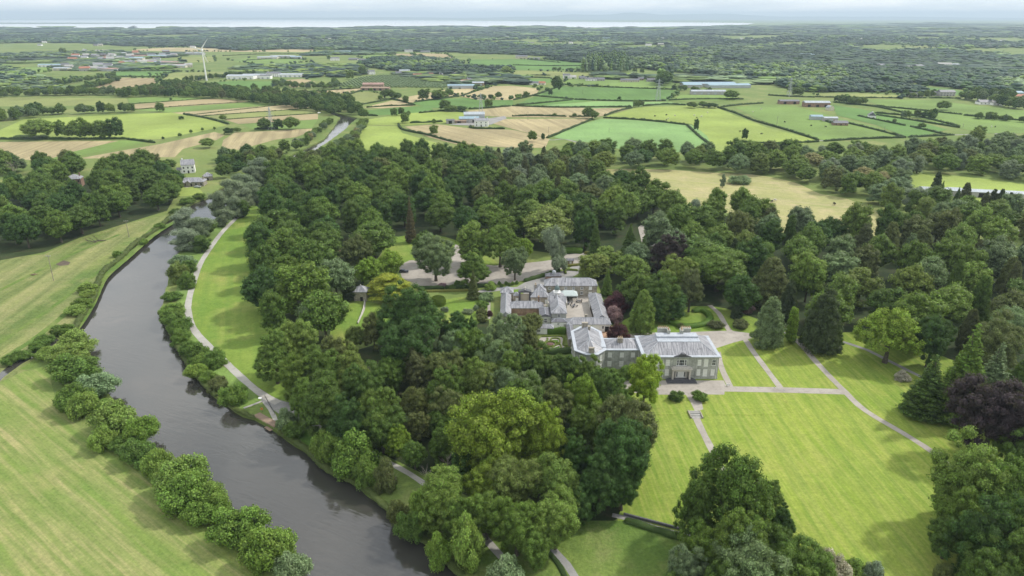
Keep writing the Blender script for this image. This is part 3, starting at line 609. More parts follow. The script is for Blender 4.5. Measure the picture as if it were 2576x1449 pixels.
# column conifer / yew, nominal 4 x 10
rg = np.random.default_rng(900); C = []; Q = []
for i in range(60):
    z = .6+8.6*rg.random(); rr = 1.6*(1-(z/10)**3)**.6; a = rg.uniform(0, 6.28); C.append(np.array([rr*math.cos(a)*.8, rr*math.sin(a)*.8, z])); Q.append(rg.uniform(.35, .6))
for z in (1.5, 3.5, 5.5, 7.3): C.append(np.array([0, 0, z])); Q.append(1.35 if z < 7 else 1.0)
reg('f', crown_from('conifer_crown', C, Q, 12000, .24, 150, jit=.5, flat=1.3, hemi=-.7, core=.86), trunk_mesh('conifer_trunk', 150, 8, .16, 0))
NOM = {'b': (14, 18.2), 'n': (14.6, 18.2), 'o': (15, 18.4), 'w': (12, 18), 'c': (8, 20), 'p': (12, 18), 'd': (16.5, 14), 'u': (6, 4.8), 'f': (4, 10)}
KNAME = {'b': 'broadleaf_tree', 'n': 'broadleaf_tree', 'o': 'broadleaf_tree', 'w': 'willow_tree', 'c': 'conifer_tree', 'p': 'conifer_tree', 'd': 'cedar_tree', 'u': 'shrub', 'f': 'conifer_tree'}
# light crowns for the far countryside
def low_crown(name, seed, conif=False):
    rg = np.random.default_rng(seed); C = []; Q = []
    for i in range(9 if not conif else 5):
        a = rg.uniform(0, 6.28)
        if conif: z = 4+i*3.4; q = 1.0*rg.random(); r = 3.4*(1-z/24)
        else: q = rg.uniform(1, 4.6); z = rg.uniform(5, 14)-q*.4; r = rg.uniform(2.4, 4.2)
        C.append((q*math.cos(a), q*math.sin(a), z)); Q.append(r)
    V = []; F = []; k = 0
    for c, r in zip(C, Q):
        v = ICO_V*r*rg.uniform(.78, 1.22, (len(ICO_V), 1))+np.array(c); v[:, 2] = np.maximum(v[:, 2], -.5)
        keep = ICO_F; F.append(keep+k); V.append(v); k += len(v)
    V = np.concatenate(V); F = np.concatenate(F); t = np.stack([rg.uniform(.62, 1.3, len(F)), np.clip(rg.normal(.5, .2, len(F)), 0, 1), np.zeros(len(F))], 1)
    return np_mesh(name, V, F, t, [LEAFI])
# foliage whose colour is carried by each instance of a mass
def leaf_inst():
    m = LEAF.copy(); m.name = 'foliage_mass'; nt = m.node_tree
    oi = [n for n in nt.nodes if n.type == 'OBJECT_INFO'][0]
    at = N(nt, 'ShaderNodeAttribute', attribute_name='tcol', attribute_type='INSTANCER')
    for l in list(oi.outputs['Color'].links): nt.links.new(at.outputs['Color'], l.to_socket)
    return m
LEAFI = leaf_inst()
LOW = [low_crown('far_crown', 1000+i) for i in range(4)]+[low_crown('far_crown', 1010, True)]

PAL = {'dk': (.048, .094, .022), 'dm': (.080, .128, .026), 'md': (.104, .158, .030), 'lt': (.142, .196, .042), 'mn': (.165, .265, .030), 'yl': (.178, .262, .032), 'lm': (.215, .33, .028), 'yg': (.160, .218, .048),
       'bl': (.190, .242, .145), 'gb': (.138, .182, .088), 'ol': (.118, .146, .046), 'ob': (.100, .118, .048), 'br': (.120, .105, .055), 'cu': (.044, .030, .033), 'pu': (.075, .026, .034),
       'gd': (.30, .28, .12), 'pk': (.28, .18, .19), 'wh': (.42, .40, .32), 'cd': (.25, .29, .035), 'fd': (.036, .066, .042), 'fm': (.072, .114, .050), 'dc': (.055, .082, .034)}  # fd: cloud shade over far woods painted in, darker and bluish
PAL = {k: (v[0]*1.24, v[1]*1.34, v[2]*1.4) if k in ('fd', 'fm') else (v[0]*1.48, v[1]*1.62, v[2]*1.5) if k in ('dk', 'dm', 'md', 'lt', 'gb') else tuple(x*1.38 for x in v) for k, v in PAL.items()}
CW = {'dk': 'dark green', 'dm': 'deep green', 'md': 'mid green', 'lt': 'light green', 'mn': 'fresh bright green', 'yl': 'yellow green', 'lm': 'lime green', 'yg': 'pale yellowish green', 'bl': 'silvery green', 'gb': 'greyish green', 'ol': 'olive green',
      'ob': 'brownish olive', 'br': 'russet brown', 'cu': 'dark copper purple', 'pu': 'purple leaved', 'gd': 'golden', 'pk': 'pink flowered', 'wh': 'white flowered', 'cd': 'lime yellow', 'fd': 'dark green', 'fm': 'mid green', 'dc': 'blackish green'}
TREES = []      # dict(kind, base, w, h, col, area, label)
trr = random.Random(5)
def T_(x, ytop, wpx, h, kind='b', col='md', area='', label=None, ybase=None):
    """crown top at the view pixel (x, ytop), crown wpx wide there, h metres tall"""
    if ybase is not None:
        base = P(x, ybase); h = height_at(x, ybase, ytop)
    else:
        if kind in 'bno' and not label:
            for _ in range(2):
                q = P(x, ytop, h*.98); h = min(h, max(1.5*wpx*depth(Vector((q.x, q.y, h*.6)))/1717, 6))
        q = P(x, ytop, h*.99); base = Vector((q.x, q.y, 0))
    w = wpx*depth(Vector((base.x, base.y, h*.6)))/1717
    TREES.append(dict(kind=kind, base=base, w=w, h=h, col=col, area=area, label=label))
# ================================================================== the trees one by one
A1 = 'wood below the house'
A2 = 'wood beside riverside lawn'
for a in [(692,523,115,21,'b','dm'),(711,584,100,20,'b','md'),(772,597,107,22,'b','dm'),(652,668,103,20,'b','dk'),(753,669,140,22,'b','md'),(681,740,78,17,'b','dm'),(807,728,112,20,'b','md'),(784,744,80,19,'b','gb'),(734,808,98,19,'b','lt'),(681,839,100,18,'b','md'),(837,648,92,19,'b','gb'),(640,560,60,15,'b','dk')]:
    T_(*a, area=A2)
for a in [(894,588,72,19,'b','ol'),(936,553,118,20,'b','md'),(927,647,68,13,'b','mn'),(980,626,66,14,'b','mn')]: T_(*a, area='clump west of the car park')
T_(875,704,46,9,'f','dc','', 'small dark yew beside the stone garden pavilion')
T_(975,689,126,11,'d','cd','', 'wide lime yellow cedar with flat tiers beside the car park')
T_(1066,580,58,17,'b','dm','', 'deep green tree behind the round grey green tree in the car park'); T_(1092,595,100,21,'n','gb','', 'large round grey green tree standing in the gravel car park')
T_(1192,638,84,16,'n','md','', 'dense mid green maple at the near edge of the car park', ybase=718); T_(1258,563,88,19,'o','md','', 'tall spreading tree with bare trunk behind the car park', ybase=672)
T_(1187,566,86,20,'b','lt','', 'light green tree left of the tall spreading tree behind the car park'); T_(1295,620,60,14,'n','gb','', 'greyish green oval tree on the verge beside the car park', ybase=705)
T_(1321,597,38,12,'b','mn','', 'small bright tree behind the oval grey green tree'); T_(1395,550,72,24,'w','gb','', 'tall ivy clad tree over the drive behind the stable yard', ybase=684)
T_(1380,517,132,22,'b','yg','', 'broad yellowish tree behind the tall ivy clad tree'); T_(1035,495,34,24,'c','br','', 'lone russet brown conifer on the lawn behind the car park', ybase=610)
T_(1191,677,36,13,'c','ol','', 'thin sparse conifer in the long garden border', ybase=752)
T_(1186,793,24,5,'c','dm','', 'little dark conifer on the garden lawn')
for a in [(1028,727,160,22,'n','dk'),(1028,805,137,22,'n','dk'),(845,852,90,17,'b','ol'),(890,816,50,13,'b','yg'),(936,797,64,16,'b','ol'),(784,880,96,20,'n','md'),(883,887,100,20,'b','yg'),(822,896,92,21,'n','md'),(913,927,100,22,'n','dm'),(807,946,125,24,'n','dm'),(944,991,112,23,'n','md'),(1043,885,86,20,'o','ob'),(1111,883,90,22,'n','ol'),(1134,843,80,19,'b','gb'),(1187,830,88,20,'b','md'),(1191,910,95,21,'n','lt'),(1157,793,85,15,'b','dk'),(1119,801,46,12,'p','ol'),
          (1269,802,100,20,'n','gb'),(1326,815,75,20,'n','ol'),(1244,859,92,19,'b','gb'),(1282,884,88,19,'n','md'),(1348,878,92,16,'n','dm'),(1417,893,85,14,'n','dm'),(1480,905,70,13,'n','md'),(1517,925,78,13,'n','dm'),(1212,908,95,20,'n','yg'),(1120,935,100,22,'b','dm'),(740,905,90,20,'n','md'),(980,900,80,19,'b','dm'),(1000,850,70,18,'b','dk'),
          (1463,950,100,20,'n','mn'),(1545,950,85,18,'n','dm'),(1535,1020,64,16,'o','lt'),(1575,1060,150,26,'n','dk'),(1515,1150,118,20,'n','dk'),(1395,965,100,22,'n','ol'),(1320,945,90,21,'b','gb'),(1270,930,90,20,'b','gb'),(1049,975,80,20,'o','ol'),(1122,985,84,22,'n','ol'),(876,1010,110,23,'n','dk'),(955,1020,100,22,'n','dm'),(1052,1041,60,19,'b','ol'),(1105,1030,62,20,'n','dm'),(1108,1079,72,18,'n','dm'),(1040,1110,60,15,'b','dm'),(996,1073,66,18,'n','mn'),(1480,1030,90,22,'n','md'),
          (1289,1149,128,27,'n','yg'),(1400,1150,132,27,'o','lt'),(1222,1165,105,23,'n','yl'),(1400,1245,122,22,'n','lt'),(1300,1262,122,22,'n','md'),(1222,1245,100,20,'n','md'),(1460,1230,80,18,'n','dk'),(1350,1330,90,14,'n','md'),(1450,1100,100,22,'n','dk'),(1570,1180,90,18,'n','dk'),(1170,1130,70,18,'b','dk'),(830,1000,80,20,'n','dm'),(760,960,80,18,'n','md'),(1150,1060,60,18,'n','dk')]:
    T_(*a, area=A1)
T_(1240,988,205,25,'n','yl','', 'huge yellow green tree, tallest of the near wood'); T_(1370,1030,112,20,'n','yl','', 'yellow green tree just right of the huge yellow green one')
T_(1617,902,94,15,'n','lm','', 'bright lime green tree in front of the mansion corner', ybase=1026)
RB = 'right river bank'
for a in [(882,1090,120,11,'u','md'),(822,1086,78,9,'u','lt'),(915,1150,64,8,'u','md'),(965,1156,58,9,'u','ol'),(1109,1189,150,15,'n','lt'),(1060,1230,80,11,'u','md'),(1149,1263,85,12,'n','md'),(1175,1300,90,13,'u','lt'),(1099,1343,66,8,'u','md'),(1000,1262,60,6,'u','ol'),(1272,1405,100,8,'u','gb'),(1030,1290,70,7,'u','dm'),
          (430,780,60,6,'u','dm'),(448,800,58,6,'u','dm'),(450,830,52,5,'u','dm'),(493,862,62,6.5,'u','dm'),(537,880,58,6,'u','md'),(487,915,50,4.5,'u','lt'),(523,932,42,4,'u','md'),(545,948,52,4.5,'u','ol'),(583,968,66,6.5,'u','md'),(717,1030,55,6.5,'u','gb'),(735,1065,55,4,'u','dm'),(457,640,56,6,'u','gb'),(443,660,58,9,'u','yg'),(466,685,46,7,'u','dm'),(430,732,44,4,'u','dm'),(430,764,58,5,'u','md'),(470,655,40,6,'u','dm'),(470,860,46,5,'u','dm'),(505,890,50,4,'u','md')]:
    T_(*a, area=RB)
for a in [(460,521,86,15,'w','bl'),(495,538,74,14,'w','gb'),(462,572,90,12,'w','bl'),(500,590,64,9,'w','dm'),(520,551,48,9,'b','dm'),(545,476,66,17,'w','gb'),(573,441,72,18,'w','gb'),(600,428,66,17,'w','gb'),(625,450,62,15,'w','gb'),(585,490,60,14,'w','gb'),(650,392,72,18,'w','bl'),(630,409,62,17,'w','bl'),(665,420,50,13,'w','gb'),(605,500,50,11,'w','dm'),(560,520,56,11,'w','gb'),(612,470,60,13,'w','gb')]:
    T_(*a, area='riverside willow line')
LB = 'left river bank'
for a in [(187,767,50,4,'u','lt'),(217,711,48,4,'u','gb'),(220,730,38,3,'u','lt'),(203,750,46,4,'u','md'),(293,631,24,3,'u','md'),(150,817,50,4,'u','dm'),(180,832,88,7,'u','gb'),(170,866,88,6,'u','yg'),(180,892,110,9,'u','dm'),(105,842,46,4,'u','dm'),(115,873,52,4,'u','gb'),(50,880,46,3.5,'u','dm'),(230,938,94,8,'u','bl'),(178,966,86,8,'u','dm'),(202,985,72,8,'u','gb'),(272,1013,112,9,'u','yg'),(345,1046,76,8,'u','md'),(252,1078,70,6,'u','yg'),(262,1005,52,5,'u','ol'),(335,1106,82,7,'u','dm'),(388,1130,78,8,'u','lt'),(443,1150,122,10,'u','gb'),(467,1190,135,10,'u','md'),(525,1213,82,8,'u','lt'),
          (548,1255,72,6,'u','md'),(592,1282,126,9,'u','md'),(668,1330,126,9.5,'u','md'),(706,1345,62,8,'u','lt'),(728,1394,92,7,'u','bl'),(645,1385,60,5,'u','md'),(500,1260,80,6,'u','md'),(300,1100,60,4,'u','dm'),(90,860,40,3,'u','dm'),(20,895,40,3,'u','dm'),(360,600,20,3,'u','md'),(400,560,26,3,'u','md'),(440,525,30,3,'u','dm'),(470,497,40,4,'u','dm'),(500,485,30,4,'u','md')]:
    T_(*a[:5], {'gb': 'lt', 'bl': 'gb', 'yg': 'lt', 'ol': 'md'}.get(a[5], a[5]), area=LB)
# ground front and garden
T_(1863,1136,195,25,'o','dm','', 'big open crowned oak at the foot of the main lawn'); T_(1765,1200,105,20,'o','dm','', 'left spreading limbs of oak crown over the lower path')
BF = 'lawn foot clump'
for a in [(1940,1215,80,17,'o','dm'),(1975,1282,70,13,'n','dk'),(1868,1305,150,18,'n','md'),(1900,1360,185,17,'n','gb'),(1775,1325,105,16,'n','md'),(1735,1390,95,11,'n','gb'),(2030,1362,135,15,'n','md'),(1960,1330,110,15,'n','dm'),(2060,1420,110,11,'n','dm'),(2205,1415,66,6,'u','bl'),(2145,1408,76,6,'u','lt'),(1830,1420,110,14,'n','dm'),(1990,1430,140,12,'n','md'),(1720,1440,90,8,'n','dm')]: T_(*a, area=BF)
T_(2098,1388,84,9,'u','wh','', 'white flowering shrub at the foot of the main lawn')
RC = 'bottom right clump'
for a in [(2460,1120,170,24,'n','lt'),(2556,1170,160,24,'n','md'),(2440,1225,130,19,'n','md'),(2525,1270,170,22,'n','dk'),(2590,1340,150,20,'n','md'),(2400,1300,90,13,'n','dm'),(2500,1380,130,14,'n','dm'),(2389,1420,56,5,'u','ol'),(2560,1430,120,9,'n','dm'),(2600,1100,100,18,'b','dm'),(2560,1060,90,16,'b','md')]: T_(*a, area=RC)
T_(2472,951,186,20,'n','cu','', 'great dark copper beech at the right edge of the lawn', ybase=1150); T_(2548,985,90,15,'b','dm',area=RC)
T_(1690,597,98,19,'n','cu','', 'dark copper beech behind the shrubbery right of the stables')
T_(1930,644,105,19,'p','ol','', 'broad olive conifer behind the crescent hedge', ybase=768); T_(1930,744,92,14,'p','gb','', 'grey green pine at the corner of the drive', ybase=868)
T_(1987,770,34,11,'f','mn','', 'narrow bright cypress beside the pine at the drive corner', ybase=862); T_(2060,721,108,19,'p','dc','', 'massive dark redwood sweeping to the ground', ybase=884); T_(2108,820,46,8,'p','dm','', 'low skirt of dark conifer right of the massive redwood')
T_(2225,774,140,17,'o','yl','', 'spreading yellow green maple on the lawn edge', ybase=912); T_(2330,794,95,16,'n','dk','', 'dark tree behind the spreading yellow green maple', ybase=925)
T_(2398,815,135,24,'c','md','', 'tallest green spruce at the right of the lawn', ybase=1052); T_(2318,893,118,16,'c','dm','', 'shorter spruce left of the tallest spruce', ybase=1045); T_(2482,861,96,20,'c','gb','', 'grey green conifer right of the tallest spruce', ybase=1010)
T_(1613,727,76,15,'p','lt','', 'light green conifer beside the stable yard shrubs', ybase=836)
T_(1550,741,74,7,'u','pu','', 'purple leaved shrub mound beside the stable range'); T_(1547,771,46,6,'u','pk','', 'pink flowered rhododendron beside the stable range'); T_(1557,812,52,7,'u','pu','', 'purple leaved bush behind the mansion link wing')
for a in [(1530,675,34,12,'c','md'),(1492,643,84,11,'b','yg'),(1530,626,68,12,'b','lt'),(1592,640,88,14,'b','lt'),(1612,686,80,16,'b','md'),(1667,698,88,18,'n','dm'),(1710,652,96,17,'n','yg'),(1775,608,130,18,'b','dm'),(1815,622,150,20,'n','md'),(1590,700,60,11,'b','dm'),(1650,740,60,12,'b','dk'),(1700,740,70,11,'b','dk'),(1870,690,90,17,'b','dk')]: T_(*a, area='stable yard shrubbery')
T_(1732,681,66,16,'o','ob','', 'brownish tree with bare trunk behind the crescent hedge', ybase=785)
T_(1857,766,34,6,'f','dc','', 'small dark yew right of the crescent hedge'); T_(1865,805,42,3,'u','ob','', 'brownish rounded shrub right of the small yew'); T_(1802,806,38,3,'u','ob','', 'brownish rounded shrub at the end of the crescent hedge'); T_(1880,762,36,4,'u','pk','', 'pink flowering shrub under the olive conifer'); T_(1713,812,20,2,'u','ol','', 'little olive shrub inside the curve of the crescent hedge')
T_(1702,984,38,3,'u','dm','', 'dark green laurel left of the front path'); T_(1762,984,38,3,'u','dm','', 'dark green laurel right of the front path'); T_(2273,934,40,3,'u','wh','', 'white flowering bush beside the dark drive')
T_(1548,930,46,4,'u','dm','', 'dark rounded shrub below the mansion link wing windows'); T_(1578,917,46,5,'u','dm','', 'dark climbing shrub against the mansion link wing')
T_(1335,786,60,9,'b','ol','', 'olive tree growing in the small stable garden'); 
for i, (x, y, w, h, c) in enumerate([(1222,735,34,4,'gb'),(1213,757,30,3,'md'),(1211,775,28,3,'ol'),(1213,790,30,3,'ol'),(1197,768,18,2,'bl'),(1234,709,30,3.5,'lt')]): T_(x, y, w, h, 'u', c, 'stable garden border')
T_(1177,777,26,2,'u','bl','', 'silvery grass mound on the garden lawn'); T_(1119,772,20,2,'u','bl','', 'smaller silvery mound near the topiary drum')
T_(1232,782,18,2,'u','pu','', 'small purple bush at the stable wall corner')
for i, (x, y) in enumerate([(1256,707),(1273,707),(1281,711),(1290,708),(1300,706),(1262,714)]): T_(x, y, 10, 1.6, 'u', 'dm', 'car park verge')
for i, (x, y, w) in enumerate([(1150,706,20),(1163,713,24),(1138,716,22)]): T_(x, y, w, 2, 'u', 'dm', 'topiary border')
T_(1113,711,22,2,'u','pk','', 'bluish purple flowering shrub behind the topiary drum')
# left houses, centre conifers
CW_ = 'central woodland'
for a in [(1486,490,36,25,'c','dc'),(1501,547,36,20,'c','dm'),(1588,563,48,16,'c','dm'),(1621,593,34,13,'c','dm'),(1428,404,24,20,'c','ol'),(1440,412,18,17,'c','dm'),(1271,454,24,18,'c','ob'),(1321,390,30,19,'p','ob'),(1254,370,26,16,'p','ob'),(1291,368,18,17,'p','ob'),(1345,400,26,17,'p','ob'),(1228,442,22,16,'p','ol'),(1460,410,34,16,'p','ol')]: T_(*a, area=CW_)
for a in [(2184,560,62,18,'p','ob'),(2250,556,60,19,'p','ol'),(2330,566,62,18,'p','ol'),(2300,585,50,16,'p','gb'),(2470,600,50,17,'p','ob'),(1995,655,0,0)][:5]: T_(*a, area='right hand woodland')
for a in [(2364,430,30,16,'p','dc'),(2375,455,22,12,'c','dm'),(2437,458,36,16,'p','ob'),(2505,474,30,14,'p','dc'),(2525,474,28,15,'p','dc'),(2548,482,30,14,'p','dc'),(2485,480,26,13,'p','ob'),(2415,470,20,9,'c','dm')]: T_(*a, area='long barn belt')
T_(1752+65,434,18,9,'w','gb','', 'slim tree standing alone in the hay meadow', ybase=472); T_(1863,441,52,6,'u','gb','', 'thicket in the middle of the hay meadow')
T_(2505-505+30,527,44,13,'b','dk','', 'dark green tree at the near edge of the hay meadow'); T_(1940,523,44,14,'o','ob','', 'brownish pine at the near edge of the hay meadow')

# ------------------------------------------------------------------ woods filled between the hand placed trees
def pip(poly, x, y): return inside(poly, x, y)
def scatter(polypx, sep, hr, wr, pal, area, kinds=(('b', 1.0),), gap=.46, excl=()):
    poly = [(q.x, q.y) for q in W2(polypx)]; ex = [[(q.x, q.y) for q in W2(e)] for e in excl]
    x0, x1 = min(p[0] for p in poly), max(p[0] for p in poly); y0, y1 = min(p[1] for p in poly), max(p[1] for p in poly)
    n = 0
    cand = int((x1-x0)*(y1-y0)/(sep*sep)*7)
    for _ in range(cand):
        x, y = trr.uniform(x0, x1), trr.uniform(y0, y1)
        if not pip(poly, x, y) or any(pip(e, x, y) for e in ex): continue
        w = trr.uniform(*wr)
        if any((t['base'].x-x)**2+(t['base'].y-y)**2 < max(sep*.86, gap*(w+t['w']))**2 for t in TREES if abs(t['base'].y-y) < 20 and abs(t['base'].x-x) < 20): continue
        ks = [k for k, _ in kinds]; k = trr.choices(ks, [p for _, p in kinds])[0]
        c = trr.choices([p for p, _ in pal], [p for _, p in pal])[0]; h = trr.uniform(*hr)
        if k in 'cp': w *= .62; h *= 1.08; c = trr.choice(['ol', 'ob', 'dc', 'dm'])
        if k == 'u': h *= .45
        TREES.append(dict(kind=k, base=Vector((x, y, 0)), w=w, h=h, col=c, area=area, label=None)); n += 1
    return n
dp = (('dk', 3), ('dm', 4), ('md', 3), ('lt', .5), ('ol', .7))
mp_ = (('dm', 2), ('md', 3), ('lt', 1.6), ('gb', 1.6), ('ol', 1), ('yg', .6), ('dk', 1))
lp = (('md', 2), ('lt', 3), ('gb', 3), ('bl', 1.2), ('yg', 1), ('gd', .35), ('dm', 1), ('ol', 1))
CPX = [(940,610),(985,590),(1120,590),(1180,612),(1300,640),(1420,636),(1500,632),(1520,655),(1440,690),(1340,720),(1240,740),(1240,812),(1110,812),(1000,760),(940,830),(850,870),(830,850),(860,770),(900,745),(900,700),(1000,730),(1010,650)]
scatter([(655,600),(660,500),(700,450),(820,420),(900,410),(960,415),(1150,415),(1230,440),(1230,520),(1240,600),(1170,605),(1100,585),(985,585),(940,620),(900,640),(870,700),(825,760),(800,800),(790,850),(740,860),(700,800),(665,700)], 11.5, (17,22), (13,18), dp, CW_, excl=[CPX])
scatter([(1150,410),(1350,408),(1440,430),(1530,470),(1520,540),(1400,520),(1240,520),(1220,440)], 10.5, (13,18), (11,15), (('gb', 3), ('ol', 2), ('bl', 1), ('yg', 1.5), ('lt', 1.5), ('md', 1)), CW_, (('b', 4), ('p', 1)))
scatter([(1240,520),(1400,520),(1540,480),(1620,500),(1700,540),(1690,565),(1600,560),(1560,590),(1480,640),(1410,630),(1330,640),(1280,625),(1240,600)], 11.5, (15,21), (13,17), dp, CW_, excl=[CPX])
scatter([(700,910),(760,900),(830,945),(900,955),(1000,930),(1080,900),(1150,905),(1240,905),(1300,960),(1400,975),(1450,975),(1540,1010),(1590,1090),(1620,1230),(1540,1300),(1480,1330),(1330,1330),(1260,1270),(1180,1230),(1040,1160),(960,1120),(850,1070),(750,990)], 12, (18,23), (13,17), dp, A1, (('n', 1),), gap=.38)
RW = 'right hand woodland'
scatter([(1540,690),(1620,650),(1700,600),(1720,560),(1850,545),(2000,575),(2200,590),(2380,615),(2640,640),(2640,800),(2640,990),(2520,980),(2420,940),(2300,905),(2150,850),(2020,835),(1900,790),(1830,775),(1760,765),(1640,780),(1560,770)], 11, (15,21), (12,17), mp_, RW, (('b', 8), ('p', 1.2), ('w', .8)), excl=[[(1590,565),(1620,560),(1700,590),(1680,640),(1610,630)],[(2360,618),(2400,588),(2480,582),(2400,650)],[(1640,765),(1680,740),(1820,735),(1900,790),(1850,830),(1640,835)]])
scatter([(2450,1000),(2640,990),(2640,1100),(2560,1080)], 10, (12,16), (10,14), mp_, RW)
MW = 'woodland beyond the hay meadow'
scatter([(1395,400),(1500,395),(1640,398),(1800,404),(1990,400),(1995,446),(1850,437),(1790,430),(1600,428),(1480,432)], 12, (14,19), (13,17), mp_, MW)
scatter([(1990,400),(2150,392),(2250,400),(2360,385),(2450,370),(2640,360),(2640,460),(2576,455),(2400,438),(2290,436),(2240,470),(2290,505),(2400,530),(2640,550),(2640,630),(2500,590),(2380,590),(2250,555),(2200,520),(2120,494),(2050,475),(1990,452)], 12.5, (12,17), (12,17), lp, MW, (('b', 8), ('w', 1.5)))
LW = 'dark wood on the left'
scatter([(-120,690),(0,648),(110,630),(200,595),(330,553),(420,524),(440,490),(440,470),(420,455),(400,440),(300,430),(215,470),(130,475),(60,500),(-120,530)], 11.5, (15,20), (12,17), (('dk', 3), ('dm', 4), ('md', 3)), LW, excl=[[(160,430),(250,430),(252,540),(165,545)]])
scatter([(90,432),(180,425),(200,445),(130,470),(100,462)], 11, (14,18), (12,15), dp, LW); scatter([(-80,425),(30,430),(30,450),(-80,450)], 11, (14,18), (12,15), dp, LW)
HB = 'white house tree belt'
scatter([(330,430),(440,415),(560,400),(690,390),(750,377),(775,365),(770,370),(735,388),(690,410),(650,420),(620,432),(560,450),(530,440),(540,420),(470,415),(440,440)], 9.5, (8,13), (8,12), mp_, HB, (('b', 5), ('c', .8), ('w', .8)), excl=[[(430,400),(560,405),(560,470),(430,480)]])
scatter([(862,362),(895,335),(912,310),(925,312),(905,345),(870,385),(810,405),(770,412)], 8, (6,8), (7,9), lp, HB)
scatter([(755,372),(800,345),(820,325),(835,306),(812,322),(790,340),(740,368)], 7.5, (5,7.5), (6,8), lp, HB)
scatter([(700,268),(800,285),(850,293),(860,287),(905,292),(915,300),(900,270),(850,250),(760,245),(700,238),(520,226),(400,230),(300,240),(300,248),(400,243),(560,250)], 10.5, (10,14), (9,13), dp, 'river bend belt')
BELTS = [([(640,250),(560,232),(470,222),(330,236),(180,240),(0,238)], 11, 12, 'belt left of turbine'), ([(0,245),(120,240),(240,236)], 11, 9, 'belt left of turbine'),
 ([(0,305),(60,292),(95,285)], 10, 13, 'bright field tree belt'), ([(120,288),(200,286),(330,283)], 10, 12, 'bright field tree belt'), ([(0,300),(40,300),(80,296)], 10, 12, 'bright field tree belt'),
 ([(430,215),(480,205),(560,196),(640,188)], 11, 9, 'belt beside the wind turbine'), ([(108,222),(200,207),(290,190)], 10, 8, 'left strip hedgerow'), ([(180,232),(270,212),(300,200)], 10, 8, 'left strip hedgerow'),
 ([(0,420),(8,428),(20,436)], 9, 12, LW), ([(690,215),(760,222),(830,222),(845,212)], 11, 10, 'brown field tree belt'), ([(720,250),(800,258),(870,275)], 11, 11, 'brown field tree belt'),
 ([(2280,296),(2330,300),(2350,294)], 22, 9, 'right field hedgerow'), ([(2460,300),(2500,302),(2540,305),(2576,308)], 16, 7, 'right field hedgerow'), ([(2430,250),(2500,262),(2560,275)], 10, 14, 'right hand house belt'), ([(2450,240),(2540,250)], 10, 13, 'right hand house belt'),
 ([(2290,245),(2340,243)], 9, 9, 'right hand house belt'), ([(2100,255),(2160,262)], 12, 9, 'grey farm belt'), ([(1700,225),(1760,233),(1780,236)], 13, 8, 'grey farm belt'), ([(2020,228),(2060,232),(2100,230)], 12, 10, 'grey farm belt'), ([(2140,262),(2160,262)], 12, 9, 'grey farm belt')]
for pts, sp_, h, area in BELTS:
    c = catmull(W2(pts), False, sp_)
    for q in c:
        for k in range(2):
            x, y = q.x+trr.uniform(-5, 5), q.y+trr.uniform(-7, 7)
            TREES.append(dict(kind='b', base=Vector((x, y, 0)), w=trr.uniform(.75, 1.1)*h, h=h*trr.uniform(.75, 1.15), col=trr.choice(['dk', 'dm', 'dm', 'md', 'lt', 'gb']), area=area, label=None))
# lone field trees: (x, ybase, ytop, width px)
for x, yb, yt, w in [(404,281,259,26),(562,303,288,20),(105,350,297,66),(156,345,305,28),(190,350,306,46),(210,348,300,40),(222,348,308,40),(260,348,305,50),(293,348,298,42),(523,372,346,38),(60,345,340,50),(100,346,341,50),(630,240,226,12),(430,252,246,8),
    (456,301,292,14),(575,338,322,26),(597,332,320,22),(411,352,343,8),(453,345,334,10),(481,336,325,9),(510,330,320,8),(540,327,318,7),(666,327,295,34),(735,326,292,40),(700,325,300,28),(1065,252,226,30),(977,248,223,36),(1000,250,232,24),(1104,250,224,40),(1130,243,222,26),(1021,258,241,20),(1230,271,250,24),(1254,248,230,20),(1212,248,236,24),(1235,248,238,18),(1120,278,252,36),(1135,280,266,36),(1020,310,284,26),(992,292,273,18),(1010,290,271,20),(1028,291,278,12),(1160,278,266,36),(1092,340,316,26),(1092,314,298,14),(1339,357,327,24),(1366,352,336,12),(1478,298,267,28),(1494,300,278,28),(1395,292,284,12),(1445,296,284,12),(1600,270,253,20),(1613,268,255,14),(1740,272,255,26),(1768,270,254,26),(1790,272,258,30),(1838,250,225,36),(1400,233,250-62,26),(1322,245,230,14),(1671,215,176,40),(1597,184,172,14),(1615,184,172,14),
    (1520,181,170,10),(1408,177,170,9),(1437,180,170,16),(1395,177,169,14),(1455,180,172,14),(2120,257,238,30),(2145,262,246,26),(2372,277,252,32),(2307,296,276,20),(2325,297,278,18),(2342,295,276,20),(2462,298,282,20),(2490,299,282,26),(2525,302,289,28),(2249,310,299,12),(2318,324,308,18),(2463,345,318,30),(2007,240,220,32),(1990,322-92,219,20),(880,200,176,22),(913,188,167,22),(786,176,162,16),(1385,240,225,12),(1275,186,166,30),(910,178,168,14),(160,137,121,18),(827,150,140,10),(1490,290,276,20),(1750,330,300,14),(1872,352,325,16)]:
    T_(x, yt, w, 1, 'b', trr.choice(['dm', 'md', 'dk', 'md', 'lt']), 'open fields', None, yb)

